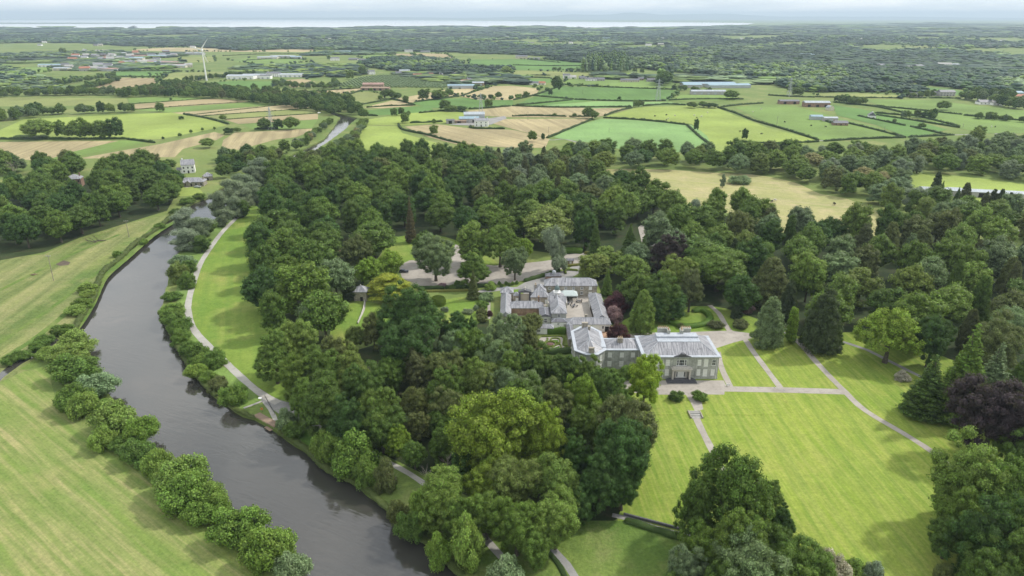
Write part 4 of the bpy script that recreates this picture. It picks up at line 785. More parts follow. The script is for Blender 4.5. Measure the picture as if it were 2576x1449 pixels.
# ------------------------------------------------------------------ crowns into the scene
for t in TREES:
    p = pix(t['base']+Vector((0, 0, t['h']*.55))); t['px'] = p; d = depth(t['base']); t['area_px'] = t['w']*t['h']*(1717/d)**2
    t['vis'] = -60 < p[0] < 2640 and p[1] < 1500
TREES = [t for t in TREES if t['vis']]
for nm in ('broadleaf_tree', 'shrub', 'conifer_tree', 'willow_tree', 'cedar_tree'):
    L_ = sorted([t for t in TREES if KNAME[t['kind']] == nm], key=lambda t: -t['area_px'])
    for i, t in enumerate(L_): t['solo'] = i < 296 or t['label'] is not None
ORD = ['', 'second', 'third', 'fourth', 'fifth', 'sixth', 'seventh', 'eighth', 'ninth', 'tenth', 'eleventh', 'twelfth', 'thirteenth', 'fourteenth', 'fifteenth', 'sixteenth', 'seventeenth', 'eighteenth', 'nineteenth', 'twentieth']
def ordn(i): return ORD[i] if i < 20 else ['twenty', 'thirty', 'forty'][(i+1)//10-2]+'-'+(['th', 'first']+ORD[1:10])[(i+1)%10]
NOUN = {'b': 'broadleaf tree', 'n': 'broadleaf tree', 'o': 'open crowned tree', 'w': 'willow', 'c': 'conical conifer', 'p': 'broad conifer', 'd': 'cedar', 'u': 'bush', 'f': 'narrow conifer'}
def auto_labels(items, key):
    """items with the same look and place: name them by row (nearest first) and order from the left"""
    rows = max(1, int(round(len(items)/7)))
    s = sorted(items, key=lambda t: -t['px'][1]); k = math.ceil(len(s)/rows)
    rn = ['front']+ORD[1:]
    for r in range(rows):
        row = sorted(s[r*k:(r+1)*k], key=lambda t: t['px'][0])
        for i, t in enumerate(row):
            where = ', '+rn[min(r, 19)]+' row of ' if rows > 1 else ' in '
            n = len(row)
            o = ('the only' if n == 1 else 'leftmost' if i == 0 else 'rightmost' if i == n-1 else ordn(i)+' from left')
            t['label'] = o+' '+key[0]+where+key[1]
byk = {}
for t in TREES:
    if t['solo'] and not t['label']:
        noun = NOUN[t['kind']]; ar = t['area']
        place = 'the '+ar
        byk.setdefault((CW[t['col']]+' '+noun, place), []).append(t)
for k, v in byk.items(): auto_labels(v, k)
protos = {}
hr_ = random.Random(99)
def jitter_col(c, a=.12):
    k = 1+hr_.uniform(-a, a); return (c[0]*k*(1+hr_.uniform(-.04, .04)), c[1]*k, c[2]*k*(1+hr_.uniform(-.1, .1)), 1)
GRP = {}
REST = []
for i, t in enumerate(sorted(TREES, key=lambda t: -t['area_px'])):
    kd = t['kind']
    if kd in 'bno' and not t['label'] and t['area'] != 'open fields': t['h'] = min(t['h'], max(1.45*t['w'], 6))
    if kd == 'n' and t['base'].y > 330: kd = 'b'
    if kd == 'b' and t['base'].y < 215 and t['w'] > 9: kd = 'n'
    var = hr_.randrange(len(CR[kd])); nw, nh = NOM[kd]
    sc = (t['w']/nw, t['w']/nw, t['h']/nh); rz = hr_.uniform(0, 6.28)
    t['sc'] = sc; t['rz'] = rz; t['var'] = var; t['k2'] = kd; t['c'] = jitter_col(tuple(1.0*x for x in PAL['bl' if t['col'] == 'gb' else t['col']]) if t['kind'] == 'w' else tuple(x*(1.2 if t['kind'] == 'u' and t['col'] in ('md', 'lt', 'gb', 'dm') else 1) for x in PAL[t['col']]))
    if not t['solo']: REST.append(t); continue
    nm = KNAME[t['kind']]
    r = empty(nm, t['base'], rz); r.scale = sc
    cr_ = bpy.data.objects.new('crown', CR[kd][var]); COL.objects.link(cr_); cr_.parent = r; cr_.color = t['c']
    if kd != 'u':
        tk = bpy.data.objects.new('trunk', TK[kd][var]); COL.objects.link(tk); tk.parent = r
    tag(r, t['label'], {'shrub': 'shrub', 'willow_tree': 'willow', 'cedar_tree': 'cedar', 'conifer_tree': 'conifer'}.get(nm, 'tree'), t['area'] or None)
print('TREES', len(TREES), 'rest', len(REST), {n: sum(1 for t in TREES if KNAME[t['kind']] == n) for n in set(KNAME.values())})
def mass(name, label, pts, meshes, cat):
    """one object that repeats crown meshes over its points; every point carries size, turn, variant and colour"""
    me = bpy.data.meshes.new(name); me.from_pydata([p[0] for p in pts], [], [])
    for nm, ty, data, prop in (('scl', 'FLOAT_VECTOR', [c for p in pts for c in p[1]], 'vector'), ('rot', 'FLOAT', [p[2] for p in pts], 'value'), ('idx', 'INT', [p[3] for p in pts], 'value'), ('tcol', 'FLOAT_COLOR', [c for p in pts for c in p[4]], 'color')):
        a = me.attributes.new(nm, ty, 'POINT'); a.data.foreach_set(prop, data)
    o = bpy.data.objects.new(name, me); COL.objects.link(o)
    cl = bpy.data.collections.new(name+'_kinds')
    for i, m in enumerate(meshes): cl.objects.link(bpy.data.objects.new('kind_%02d' % i, m))
    ng = bpy.data.node_groups.new(name, 'GeometryNodeTree')
    ng.interface.new_socket('Geometry', in_out='INPUT', socket_type='NodeSocketGeometry'); ng.interface.new_socket('Geometry', in_out='OUTPUT', socket_type='NodeSocketGeometry')
    gi = ng.nodes.new('NodeGroupInput'); go = ng.nodes.new('NodeGroupOutput')
    ci = ng.nodes.new('GeometryNodeCollectionInfo'); ci.inputs[0].default_value = cl; ci.inputs['Separate Children'].default_value = True; ci.inputs['Reset Children'].default_value = True
    ip = ng.nodes.new('GeometryNodeInstanceOnPoints'); ip.inputs['Pick Instance'].default_value = True
    def att(n, ty): a = ng.nodes.new('GeometryNodeInputNamedAttribute'); a.data_type = ty; a.inputs[0].default_value = n; return a.outputs[0]
    cx = ng.nodes.new('ShaderNodeCombineXYZ'); ng.links.new(att('rot', 'FLOAT'), cx.inputs[2])
    ng.links.new(gi.outputs[0], ip.inputs['Points']); ng.links.new(ci.outputs[0], ip.inputs['Instance']); ng.links.new(att('idx', 'INT'), ip.inputs['Instance Index'])
    ng.links.new(cx.outputs[0], ip.inputs['Rotation']); ng.links.new(att('scl', 'FLOAT_VECTOR'), ip.inputs['Scale']); ng.links.new(ip.outputs[0], go.inputs[0])
    md = o.modifiers.new('crowns', 'NODES'); md.node_group = ng
    tag(o, label, cat, None, 'stuff'); return o
def as_inst(me):
    m = me.copy(); m.materials.clear(); m.materials.append(LEAFI); return m
if REST:
    meshes = [as_inst(m) for m in CR['b']]+[as_inst(CR['u'][0])]
    pts = []
    for t in REST:
        if t['kind'] == 'u': pts.append((tuple(t['base']), t['sc'], t['rz'], 5, t['c']))
        else: pts.append((tuple(t['base']), (t['w']/14, t['w']/14, t['h']/18.2), t['rz'], t['var'] % 5, t['c']))
    mass('woodland', 'remaining tree crowns packed in the woods behind the estate', pts, meshes, 'woodland')
# ------------------------------------------------------------------ far countryside woods
FAR = [ # polygon, spacing m, height, colours, low kind weights
 ([(1,270),(0,272)], 0, 0, 0, 0)][:0]
fp = []
def far_wood(poly, sep, h, cols, conif=.1, w=None):
    pl = [(q.x, q.y) for q in W2(poly)]; x0, x1 = min(p[0] for p in pl), max(p[0] for p in pl); y0, y1 = min(p[1] for p in pl), max(p[1] for p in pl)
    yy = y0
    while yy < y1:
        s = sep*(1+max(0, yy-1800)/3500.0); xx = x0
        while xx < x1:
            x, y = xx+hr_.uniform(-.5, .5)*s, yy+hr_.uniform(-.5, .5)*s
            pn = math.sin(x*.0053+1.3*math.sin(y*.0021))+math.sin(y*.0037+x*.0019+2)+.7*math.sin(x*.013-y*.0085)
            if inside(pl, x, y) and not (yy > 1700 and pn > 1.0+.3*math.sin(x*.004)):
                hh = h*hr_.uniform(.6, 1.25)*(1+.18*pn)*(1+max(0, yy-2500)/9000.0); ww = (w or s*1.45)*hr_.uniform(.8, 1.25)
                c = jitter_col(PAL[hr_.choice(cols if pn < .4 else ['fm', 'md', 'gb', 'fd'])], .24); kk_ = 1+.16*math.sin(x*.0031-y*.0014)+.1*pn; c = (c[0]*kk_, c[1]*kk_, c[2]*kk_, 1)
                fp.append(((x, y, 0), (ww/10, ww/10, hh/18), hr_.uniform(0, 6.28), 4 if hr_.random() < conif else hr_.randrange(4), c))
            xx += s
        yy += s
fw = ['fd', 'fd', 'fd', 'fm', 'dk']
far_wood([(1370,150),(1480,146),(1700,150),(1840,160),(2050,166),(2360,175),(2450,180),(2640,186),(2640,232),(2450,228),(2330,214),(2200,205),(2050,206),(1830,198),(1740,186),(1600,172),(1480,160)], 11, 12, fw)
far_wood([(1950,210),(2030,205),(2170,208),(2300,222),(2330,238),(2270,235),(2170,232),(2040,233),(1960,218)], 9, 11, fw)
far_wood([(940,150),(1080,148),(1160,158),(1160,170),(1300,178),(1250,186),(1130,186),(980,178),(900,165)], 11, 12, fw)
far_wood([(1465,182),(1485,155),(1570,155),(1580,182)], 10, 22, ['fd', 'dk'], .8)
far_wood([(1655,214),(1660,200),(1682,200),(1685,214)], 10, 24, ['fd', 'gb'], 0)
far_wood([(0,110),(200,108),(300,116),(420,119),(480,117),(600,128),(700,125),(820,125),(1000,130),(1130,132),(1200,136),(1300,138),(1400,145),(1500,140),(1700,145),(1900,155),(2050,150),(2250,160),(2400,158),(2640,165),(2640,126),(2400,122),(2200,125),(2000,118),(1800,112),(1600,108),(1400,105),(1288,98),(1000,95),(600,96),(300,97),(0,95)], 17, 12, fw, .15)
far_wood([(-200,94),(2780,94),(2780,80),(-200,80)], 30, 13, fw, .1)
far_wood([(-200,80),(2780,80),(2780,76.5),(2200,73),(1500,72),(-200,73)], 60, 16, fw, .1)
far_wood([(1450,74),(2780,76.5),(2780,62),(2300,61),(1900,66)], 110, 16, fw, 0)
far_wood([(850,74),(1400,74),(1400,69.2),(900,70.6)], 60, 18, fw, 0)
far_wood([(0,140),(100,135),(220,132),(310,130),(300,140),(140,145),(0,150)], 16, 9, ['fm', 'lt', 'gb', 'fd']); far_wood([(0,225),(60,228),(180,232),(120,205),(60,180),(0,165)], 13, 10, ['fm', 'lt', 'fd', 'gb'])
far_wood([(180,150),(480,150),(470,172),(330,176),(180,178),(130,160)], 34, 5, ['fm', 'lt', 'fd']); far_wood([(600,135),(900,130),(1000,134),(900,142),(700,145),(600,145)], 22, 8, ['fm', 'fd'])
far_wood([(600,168),(900,165),(920,185),(850,196),(700,190),(600,185)], 24, 9, ['fm', 'lt', 'fd']); far_wood([(1000,186),(1100,188),(1300,188),(1330,214),(1250,213),(1140,216)], 34, 9, ['fm', 'lt', 'fd'])
far_wood([(1700,210),(1780,206),(1800,200),(1900,198),(1930,210),(1860,207)], 30, 7, ['fm', 'lt'])
far_wood([(0,132),(480,132),(480,150),(0,160)], 46, 5.5, ['fm', 'lt', 'fd']); far_wood([(1480,186),(2040,206),(2040,212),(1700,206),(1480,196)], 45, 8, ['fm', 'fd'])
far_wood([(1288,94),(2780,94),(2780,128),(2400,124),(2200,127),(2000,119),(1800,113),(1600,109),(1400,106),(1288,99)], 26, 12, fw, .1, w=24)
far_wood([(1900,170),(2450,178),(2640,186),(2640,160),(2300,155),(1900,150)], 30, 11, fw, .1)
# hedgerow trees along the borders of the farther fields
for key, pts, ang in FIELDS:
    if min(p[1] for p in pts) > 236: continue
    w = resample_lin(W2(pts), True, 11.0)
    run = 0
    for q in w:
        run -= 1
        if run < -6: run = hr_.choice([0, 4, 9, 14])
        if run < 0: continue
        s_ = hr_.uniform(.25, .8); fp.append(((q.x+hr_.uniform(-3, 3), q.y+hr_.uniform(-4, 4), 0), (s_, s_, s_*hr_.uniform(.5, .75)), hr_.uniform(0, 6), hr_.randrange(4), jitter_col(PAL[hr_.choice(['dk', 'dm', 'md', 'fd'])], .2)))
# orchard rows
pl = [(q.x, q.y) for q in W2([(845,216),(905,196),(960,190),(1100,192),(1160,205),(1115,222),(960,220),(870,219)])]
for i in range(-60, 60):
    for j in range(-80, 80):
        a = R(24); x0_, y0_ = P(1000, 207).x, P(1000, 207).y; x = x0_+i*6*math.cos(a)-j*4.2*math.sin(a); y = y0_+i*6*math.sin(a)*1.3+j*4.2*math.cos(a)*1.3
        if inside(pl, x, y): fp.append(((x, y, 0), (.36, .36, .2), hr_.uniform(0, 6), hr_.randrange(4), jitter_col(PAL['gb'], .1)))
print('FAR', len(fp))
mass('distant_woodland', 'hazy dark woods and orchards stretching across the plain to the lake', fp, LOW, 'woodland')
# ================================================================== building materials
def stone_mat(name, a, b, scale=(1.6, 3.2)):
    m, nt = new_mat(name); pr, o = out_pr(nt, .9, .2)
    tc = N(nt, 'ShaderNodeTexCoord').outputs['Object']
    cx = N(nt, 'ShaderNodeSeparateXYZ'); nt.links.new(tc, cx.inputs[0])
    ad = N(nt, 'ShaderNodeMath', operation='ADD'); nt.links.new(cx.outputs[0], ad.inputs[0]); nt.links.new(cx.outputs[1], ad.inputs[1])
    cb = N(nt, 'ShaderNodeCombineXYZ'); nt.links.new(ad.outputs[0], cb.inputs[0]); nt.links.new(cx.outputs[2], cb.inputs[1])
    br = N(nt, 'ShaderNodeTexBrick', ins={'Scale': 1.0, 'Mortar Size': .02, 'Brick Width': .75, 'Row Height': .30, 'Mortar Smooth': .3})
    br.inputs['Color1'].default_value = c4(a); br.inputs['Color2'].default_value = c4(b); br.inputs['Mortar'].default_value = c4(tuple(x*.8 for x in a))
    nt.links.new(cb.outputs[0], br.inputs[0])
    c = mixc(nt, 1.0, br.outputs[0], mixc(nt, noise(nt, tc, .5, 5, .65), (.72, .74, .70), (1.15, 1.15, 1.12)), 'MULTIPLY')
    st = noise(nt, mapping(nt, tc, (1.2, 1.2, .12)), 1.5, 4, .6, .5, .75)
    c = mixc(nt, st, c, tuple(x*.68 for x in a)); nt.links.new(c, pr.inputs[0]); return m
def slate_mat(name, a, b, wet=.45):
    m, nt = new_mat(name); pr, o = out_pr(nt, .48, .5)
    tc = N(nt, 'ShaderNodeTexCoord').outputs['Object']; ge = N(nt, 'ShaderNodeNewGeometry')
    # streaks run down each slope: pick the axis by the face normal
    sx = N(nt, 'ShaderNodeSeparateXYZ'); nt.links.new(ge.outputs['Normal'], sx.inputs[0])
    ax = N(nt, 'ShaderNodeMath', operation='ABSOLUTE'); nt.links.new(sx.outputs[0], ax.inputs[0])
    ay = N(nt, 'ShaderNodeMath', operation='ABSOLUTE'); nt.links.new(sx.outputs[1], ay.inputs[0])
    gt = N(nt, 'ShaderNodeMath', operation='GREATER_THAN'); nt.links.new(ax.outputs[0], gt.inputs[0]); nt.links.new(ay.outputs[0], gt.inputs[1])
    f1 = noise(nt, mapping(nt, tc, (3.2, .25, .25)), 1.0, 5, .7, .38, .66); f2 = noise(nt, mapping(nt, tc, (.25, 3.2, .25)), 1.0, 5, .7, .38, .66)
    mx = N(nt, 'ShaderNodeMix', data_type='FLOAT'); nt.links.new(gt.outputs[0], mx.inputs[0]); nt.links.new(f1, mx.inputs[2]); nt.links.new(f2, mx.inputs[3])
    c = mixc(nt, mx.outputs[0], a, b)
    c = mixc(nt, noise(nt, tc, .6, 5, .7, .55, .75), c, tuple(x*.45 for x in a))
    c = mixc(nt, noise(nt, tc, 3.0, 5, .7, .62, .75), c, (.32, .31, .28)); nt.links.new(c, pr.inputs[0]); return m
M_ASHLAR = stone_mat('grey_ashlar', (.37, .375, .345), (.46, .465, .43)); M_RUBBLE = stone_mat('rubble_stone', (.30, .27, .23), (.42, .38, .32)); M_BROWNSTONE = stone_mat('warm_stone', (.38, .33, .27), (.46, .41, .34))
M_SLATE = slate_mat('blue_slate', (.15, .15, .17), (.44, .44, .46)); M_SLATE2 = slate_mat('streaked_slate', (.115, .115, .13), (.46, .46, .48)); M_SLATED = slate_mat('dark_slate', (.08, .08, .095), (.19, .19, .21))
M_LEAD = plain('lead_sheet', (.40, .43, .47), .45, .12, 1.5, .5); M_WHITE = plain('white_render', (.84, .83, .80), .8, .07, .8); M_PAINT = plain('white_paint', (.78, .78, .76), .5, .04, 3)
M_GLASS = plain('dark_glass', (.035, .04, .045), .12, .3, 3, .6); M_BLIND = plain('cream_blind', (.68, .69, .62), .6, .06, 4); M_DARK = plain('dark_opening', (.02, .018, .016), .8, .2, 3); M_BRICK = stone_mat('red_brick', (.27, .17, .13), (.34, .23, .18))
M_POT = plain('chimney_pot', (.50, .36, .22), .8, .2, 3); M_PORTICO = plain('pale_sandstone', (.50, .47, .42), .8, .12, 1.5); M_STEP = plain('wet_dark_stone', (.10, .10, .11), .5, .3, 2.5); M_STEEL = plain('galvanised_steel', (.42, .45, .47), .5, .15, 2, .5, .3)
M_TIN = plain('grey_tin_roof', (.36, .40, .43), .5, .2, .5, .4, 0, (6, .5, 1)); M_TINB = plain('blue_tin_roof', (.25, .36, .42), .5, .15, .5, .4); M_TINR = plain('rusty_tin_roof', (.36, .23, .19), .7, .3, .6); M_WOOD = plain('weathered_timber', (.30, .22, .16), .85, .3, 3, .2, 0, (.6, 6, 1)); M_CREAM = plain('cream_render', (.58, .53, .42), .8, .08, .7)
M_BLACK = plain('black_paint', (.018, .018, .02), .35, .2, 3, .5); M_COPPER = plain('green_lead_dome', (.10, .15, .14), .5, .2, 2.0, .5); M_CLOTH = plain('white_canvas', (.46, .52, .51), .6, .05, 1.5)
M_GREYW = plain('grey_render', (.38, .37, .35), .85, .12, .8); M_RTILE = plain('red_clay_tile', (.38, .17, .11), .8, .25, 1.5); M_BOX = grass_mat('clipped_hedge', (.06, .125, .022), (.10, .17, .03), (.14, .19, .04), big=.6, mid=1.5, bump=.8); M_BOXL = grass_mat('clipped_box', (.17, .24, .035), (.24, .29, .05), (.27, .31, .07), big=.6, mid=1.5, bump=.8)

def window(par, x, y, z, w, h, face='S', style='sash', blind=False, name='window'):
    """a sash window set in a wall facing south (-y), east (+x), west or north; frame with a pane as its own piece"""
    f = MB(); t = .09
    def put(mb, a0, a1, z0, z1, d0, d1, mi=0):
        if face == 'S': mb.box(x+a0, x+a1, y-d1, y-d0, z0, z1, mi)
        elif face == 'N': mb.box(x+a0, x+a1, y+d0, y+d1, z0, z1, mi)
        elif face == 'E': mb.box(x+d0, x+d1, y+a0, y+a1, z0, z1, mi)
        else: mb.box(x-d1, x-d0, y+a0, y+a1, z0, z1, mi)
    put(f, -w/2-t, -w/2, z, z+h, .01, .09); put(f, w/2, w/2+t, z, z+h, .01, .09); put(f, -w/2-t, w/2+t, z+h, z+h+t, .01, .09); put(f, -w/2-t*1.8, w/2+t*1.8, z-t*1.4, z, .01, .16)
    put(f, -w/2, w/2, z+h/2-.035, z+h/2+.035, .055, .085)
    for k in ((-w/6, w/6) if w > .8 else (0,)): put(f, k-.02, k+.02, z, z+h/2-.035, .055, .08); put(f, k-.02, k+.02, z+h/2+.035, z+h, .055, .08)
    o = f.build(name, M_PAINT, par)
    g_ = MB(); put(g_, -w/2, w/2, z, z+h, .012, .05); g_.build('pane', M_BLIND if blind else M_GLASS, o); return o
def door(par, x, y, w, h, face='S', mat=None, z=0.0):
    g_ = MB()
    if face == 'S': g_.box(x-w/2, x+w/2, y-.07, y-.005, z, z+h); g_.box(x-w/2-.1, x-w/2, y-.1, y-.005, z, z+h+.1); g_.box(x+w/2, x+w/2+.1, y-.1, y-.005, z, z+h+.1)
    elif face == 'E': g_.box(x+.005, x+.07, y-w/2, y+w/2, z, z+h); g_.box(x+.005, x+.1, y-w/2-.1, y-w/2, z, z+h+.1); g_.box(x+.005, x+.1, y+w/2, y+w/2+.1, z, z+h+.1)
    else: g_.box(x-.07, x-.005, y-w/2, y+w/2, z, z+h); g_.box(x-.1, x-.005, y-w/2-.1, y-w/2, z, z+h+.1); g_.box(x-.1, x-.005, y+w/2, y+w/2+.1, z, z+h+.1)
    return g_.build('door', mat or M_PAINT, par)
def chimney(par, x, y, z, w, d, h, pots=3, mat=None, along='x'):
    c = MB(); c.box(x-w/2, x+w/2, y-d/2, y+d/2, z, z+h); c.box(x-w/2-.1, x+w/2+.1, y-d/2-.1, y+d/2+.1, z+h, z+h+.18); c.box(x-w/2-.05, x+w/2+.05, y-d/2-.05, y+d/2+.05, z+h*.3, z+h*.3+.1)
    o = c.build('chimney', mat or M_ASHLAR, par)
    for i in range(pots):
        k = (i+.5)/pots-.5; px_, py_ = (x+k*w, y) if along == 'x' else (x, y+k*d)
        MB().lathe([(.17, 0), (.15, .5), (.19, .55), (.19, .62), (.12, .62), (.12, .3)], 8, (px_, py_, z+h+.18)).build('chimney_pot', M_POT, o)
    return o
# ================================================================== the mansion
man = tag(empty('mansion', (54.7, 203.4, 0)), 'two storey grey stone mansion with slate hipped roofs and pale portico', 'mansion')
def L_(x, y): return (x-54.7, y-203.4)
def walls(par, poly, z0, z1, mat, name='wall', plinth=True):
    m = MB(); q = [L_(*p) for p in poly] if par is man else poly; m.prism(q, z0, z1, top=False); o = m.build(name, mat, par)
    return o
def cornice(par, poly, z, out=.5, th=.55, mat=None, name='cornice', gut=.9):
    """moulded eave: stepped band, white gutter edge and lead gutter behind it"""
    q = [Vector((*(L_(*p) if par is man else p), 0)) for p in poly]; n = len(q); m = MB()
    def off(d):
        r = []
        for i in range(n):
            a, b, c = q[i-1], q[i], q[(i+1) % n]; d1 = (b-a).normalized(); d2 = (c-b).normalized(); n1 = Vector((d1.y, -d1.x, 0)); n2 = Vector((d2.y, -d2.x, 0))
            k = (n1+n2); k = k/k.dot(n1) if k.length > .01 else n1; r.append(b+k*d)
        return r
    rings = [(0.01, z-th), (out*.4, z-th*.75), (out*.4, z-th*.5), (out, z-th*.35), (out, z), (out-.12, z+.10), (-gut+.3, z+.10), (-gut+.3, z-.02), (-gut-.25, z+.05)]
    V = []; F = []; MI = []
    for d, zz_ in rings:
        for p in off(d): V.append((p.x, p.y, zz_))
    for k in range(len(rings)-1):
        for i in range(n): F.append((k*n+i, k*n+(i+1) % n, (k+1)*n+(i+1) % n, (k+1)*n+i)); MI.append(0 if k < 3 else 1)
    return mesh_obj(name, V, F, [M_ASHLAR, M_LEAD], par, MI), off
X0, X1, Y0, Y1 = 42.5, 66.9, 196.3, 211.2
main = [(X0, Y0), (X1, Y0), (X1, Y1), (X0, Y1)]
walls(man, main, 0, 7.9, M_ASHLAR)
m = MB(); a0 = L_(X0, Y0); a1 = L_(X1, Y1); m.box(a0[0]-.12, a1[0]+.12, a0[1]-.12, a0[1]-.003, 0, .7); m.box(a1[0]+.003, a1[0]+.12, a0[1], a1[1]+.12, 0, .7); m.box(a0[0]-.003, a1[0]+.003, a0[1]-.06, a0[1]-.002, 3.75, 3.98)
for xx in (49.6, 59.7): 
    q = L_(xx, Y0); m.box(q[0]-.35 if xx < 55 else q[0]-.15, q[0]+.15 if xx < 55 else q[0]+.35, q[1]-.20, q[1]-.003, .7, 7.8)
m.build('plinth_band', M_ASHLAR, man)
cornice(man, main, 8.25)
# hipped roof with lead flat
rf = MB(); e = .55; zr = 8.3; RX0, RX1, RY0, RY1 = X0+e, X1-e, Y0+e, Y1-e; F0, F1, G0, G1, zt = 47.9, 61.6, 201.3, 206.6, 11.1
v = [(RX0, RY0, zr), (RX1, RY0, zr), (RX1, RY1, zr), (RX0, RY1, zr), (F0, G0, zt), (F1, G0, zt), (F1, G1, zt), (F0, G1, zt)]
v = [(*L_(q[0], q[1]), q[2]) for q in v]
rf.add(v, [(0, 1, 5, 4), (1, 2, 6, 5), (2, 3, 7, 6), (3, 0, 4, 7)]); RO = rf.build('roof', M_SLATE, man)
fl = MB(); q0 = L_(F0, G0); q1 = L_(F1, G1); fl.box(q0[0]-.15, q1[0]+.15, q0[1]-.15, q1[1]+.15, zt-.12, zt+.08); fl.box(q0[0], q1[0], q0[1]+2.6, q1[1]+.3, zt+.08, zt+.62)
for i in range(18): fl.box(q0[0]+.4+i*.75, q0[0]+.46+i*.75, q0[1], q0[1]+2.6, zt+.08, zt+.13)
fl.build('lead_flat', M_LEAD, RO)
for cx_, sgn in ((50.6, 1), (58.4, -1)):
    x, y = L_(cx_, 208.2)
    chimney(man, x, y, zt-.9, 3.2, .95, 2.5, 5); chimney(man, x+sgn*1.7, y-1.35, zt-.4, .9, 1.75, 2.0, 3, along='y')
for sx_ in (-1, 1):
    pass
rdg = MB()
for a, b in (((RX0, RY0, zr), (F0, G0, zt)), ((RX1, RY0, zr), (F1, G0, zt)), ((RX0, RY1, zr), (F0, G1, zt)), ((RX1, RY1, zr), (F1, G1, zt))):
    rdg.tube((*L_(a[0], a[1]), a[2]+.03), (*L_(b[0], b[1]), b[2]+.03), .07)
rdg.tube((*L_(RX0+.3, 203.2), 8.45), (*L_(F0-.2, 203.2), 11.0), .12, mi=0); rdg.build('ridge_lead', M_LEAD, RO)
# front windows: view columns
fy = Y0-203.4
cols = [(44.2, 0), (46.9, 1), (50.4, 0), (59.7+.9, 0), (62.0-.2+1.0, 1), (65.3, 0)]
for cx_, big in cols:
    x = cx_-54.7; w = 1.05 if not big else 1.15
    window(man, x, fy, 5.1 if not big else 4.75, w, 1.85 if not big else 2.35, 'S', blind=(cx_ < 65))
    window(man, x, fy, 1.45 if not big else 1.15, w, 2.0 if not big else 2.35, 'S', blind=True)
tw = window(man, 54.9-54.7, fy, 5.0, 1.5, 1.95, 'S'); 
for k in (-1.25, 1.25): window(man, .2+k, fy, 5.0, .5, 1.95, 'S')
for yy in (199, 203, 207.4):
    window(man, X1-54.7, yy-203.4, 5.0, 1.05, 1.9, 'E', blind=True); window(man, X1-54.7, yy-203.4, 1.3, 1.05, 2.1, 'E', blind=True)
# pediment tablet over the middle
pd = MB(); c = .2
pd.add([(c-3.0, fy-.62, 8.26), (c+3.0, fy-.62, 8.26), (c+1.2, fy-.62, 8.95), (c-1.2, fy-.62, 8.95), (c-3.0, fy-.1, 8.26), (c+3.0, fy-.1, 8.26), (c+1.2, fy-.1, 8.95), (c-1.2, fy-.1, 8.95)], [(0, 1, 2, 3), (5, 4, 7, 6), (3, 2, 6, 7), (0, 3, 7, 4), (1, 5, 6, 2)])
pd.box(c-1.0, c+1.0, fy-.60, fy-.12, 8.953, 9.3); pd.lathe([(.75, 9.3), (.62, 9.6), (.3, 9.72), (0, 9.74)], 14, (c, fy-.36, 0)); pd.build('pediment', M_STEP, man)
# portico
po = MB(); po.box(c-3.1, c+3.1, fy-1.5, fy-.1, 3.55, 4.25); po.box(c-3.35, c+3.35, fy-1.75, fy-.1, 4.253, 4.45); po.box(c-2.9, c+2.9, fy-1.35, fy-.1, 4.453, 4.75)
for k in (-2.75, 2.75): po.box(c+k-.28, c+k+.28, fy-1.4, fy-.85, .55, 3.55); po.box(c+k-.2, c+k+.2, fy-.8, fy-.003, .55, 3.55)
po.box(c-1.95, c-1.55, fy-.45, fy-.003, .55, 3.1); po.box(c+1.55, c+1.95, fy-.45, fy-.003, .55, 3.1); po.box(c-1.95, c+1.95, fy-.45, fy-.003, 3.1, 3.4)
POR = po.build('portico', M_PORTICO, man)
dr = MB(); dr.box(c-1.5, c+1.5, fy-.2, fy-.01, .6, 3.05); dr.box(c-.03, c+.03, fy-.26, fy-.2, .65, 2.7); 
for k in (-.55, .55): dr.box(c+k-.35, c+k+.35, fy-.24, fy-.203, 1.7, 2.65); dr.box(c+k-.35, c+k+.35, fy-.24, fy-.203, .75, 1.5)
D_ = dr.build('door', M_PAINT, man)
for k in (-1.22, 1.22): MB().box(c+k-.14, c+k+.14, fy-.26, fy-.205, 1.0, 2.7).build('side_light', M_GLASS, D_)
st = MB()
for i in range(4): st.box(c-3.9-i*.32, c+3.9+i*.32, fy-1.9-i*.4, fy-.15-.004*i, .0, .56-i*.14)
st.build('steps', M_STEP, man)
# link wing
LK = [(30.6, 203.0), (X0-.003, 203.0), (X0-.003, 211.3), (30.6, 211.3)]
walls(man, LK, 0, 6.9, M_ASHLAR, 'wall')
cornice(man, [(30.9, 203.0), (X0-.52, 203.0), (X0-.52, 211.3), (30.9, 211.3)], 7.3, out=.4, name='cornice')
r = MB(); a = L_(31.4, 203.5); b = L_(X0-.6, 210.8); zl = 7.36
v = [(a[0], a[1], zl), (b[0], a[1], zl), (b[0], b[1], zl), (a[0], b[1], zl), (a[0]+3.4, (a[1]+b[1])/2, zl+2.1), (b[0]-3.0, (a[1]+b[1])/2, zl+2.1)]
r.add(v, [(0, 1, 5, 4), (1, 2, 5), (2, 3, 4, 5), (3, 0, 4)]); r.build('roof', M_SLATE, man)
chimney(man, *L_(36.2, 206.0), 8.0, 1.7, .9, 2.0, 3, M_RUBBLE)
for xx in (32.6, 36.6, 40.3): window(man, xx-54.7, 203.0-203.4, 4.6, 1.1, 1.5, 'S', blind=True)
for xx in (32.6, 36.6): window(man, xx-54.7, 203.0-203.4, 1.2, 1.2, 1.7, 'S', blind=True)
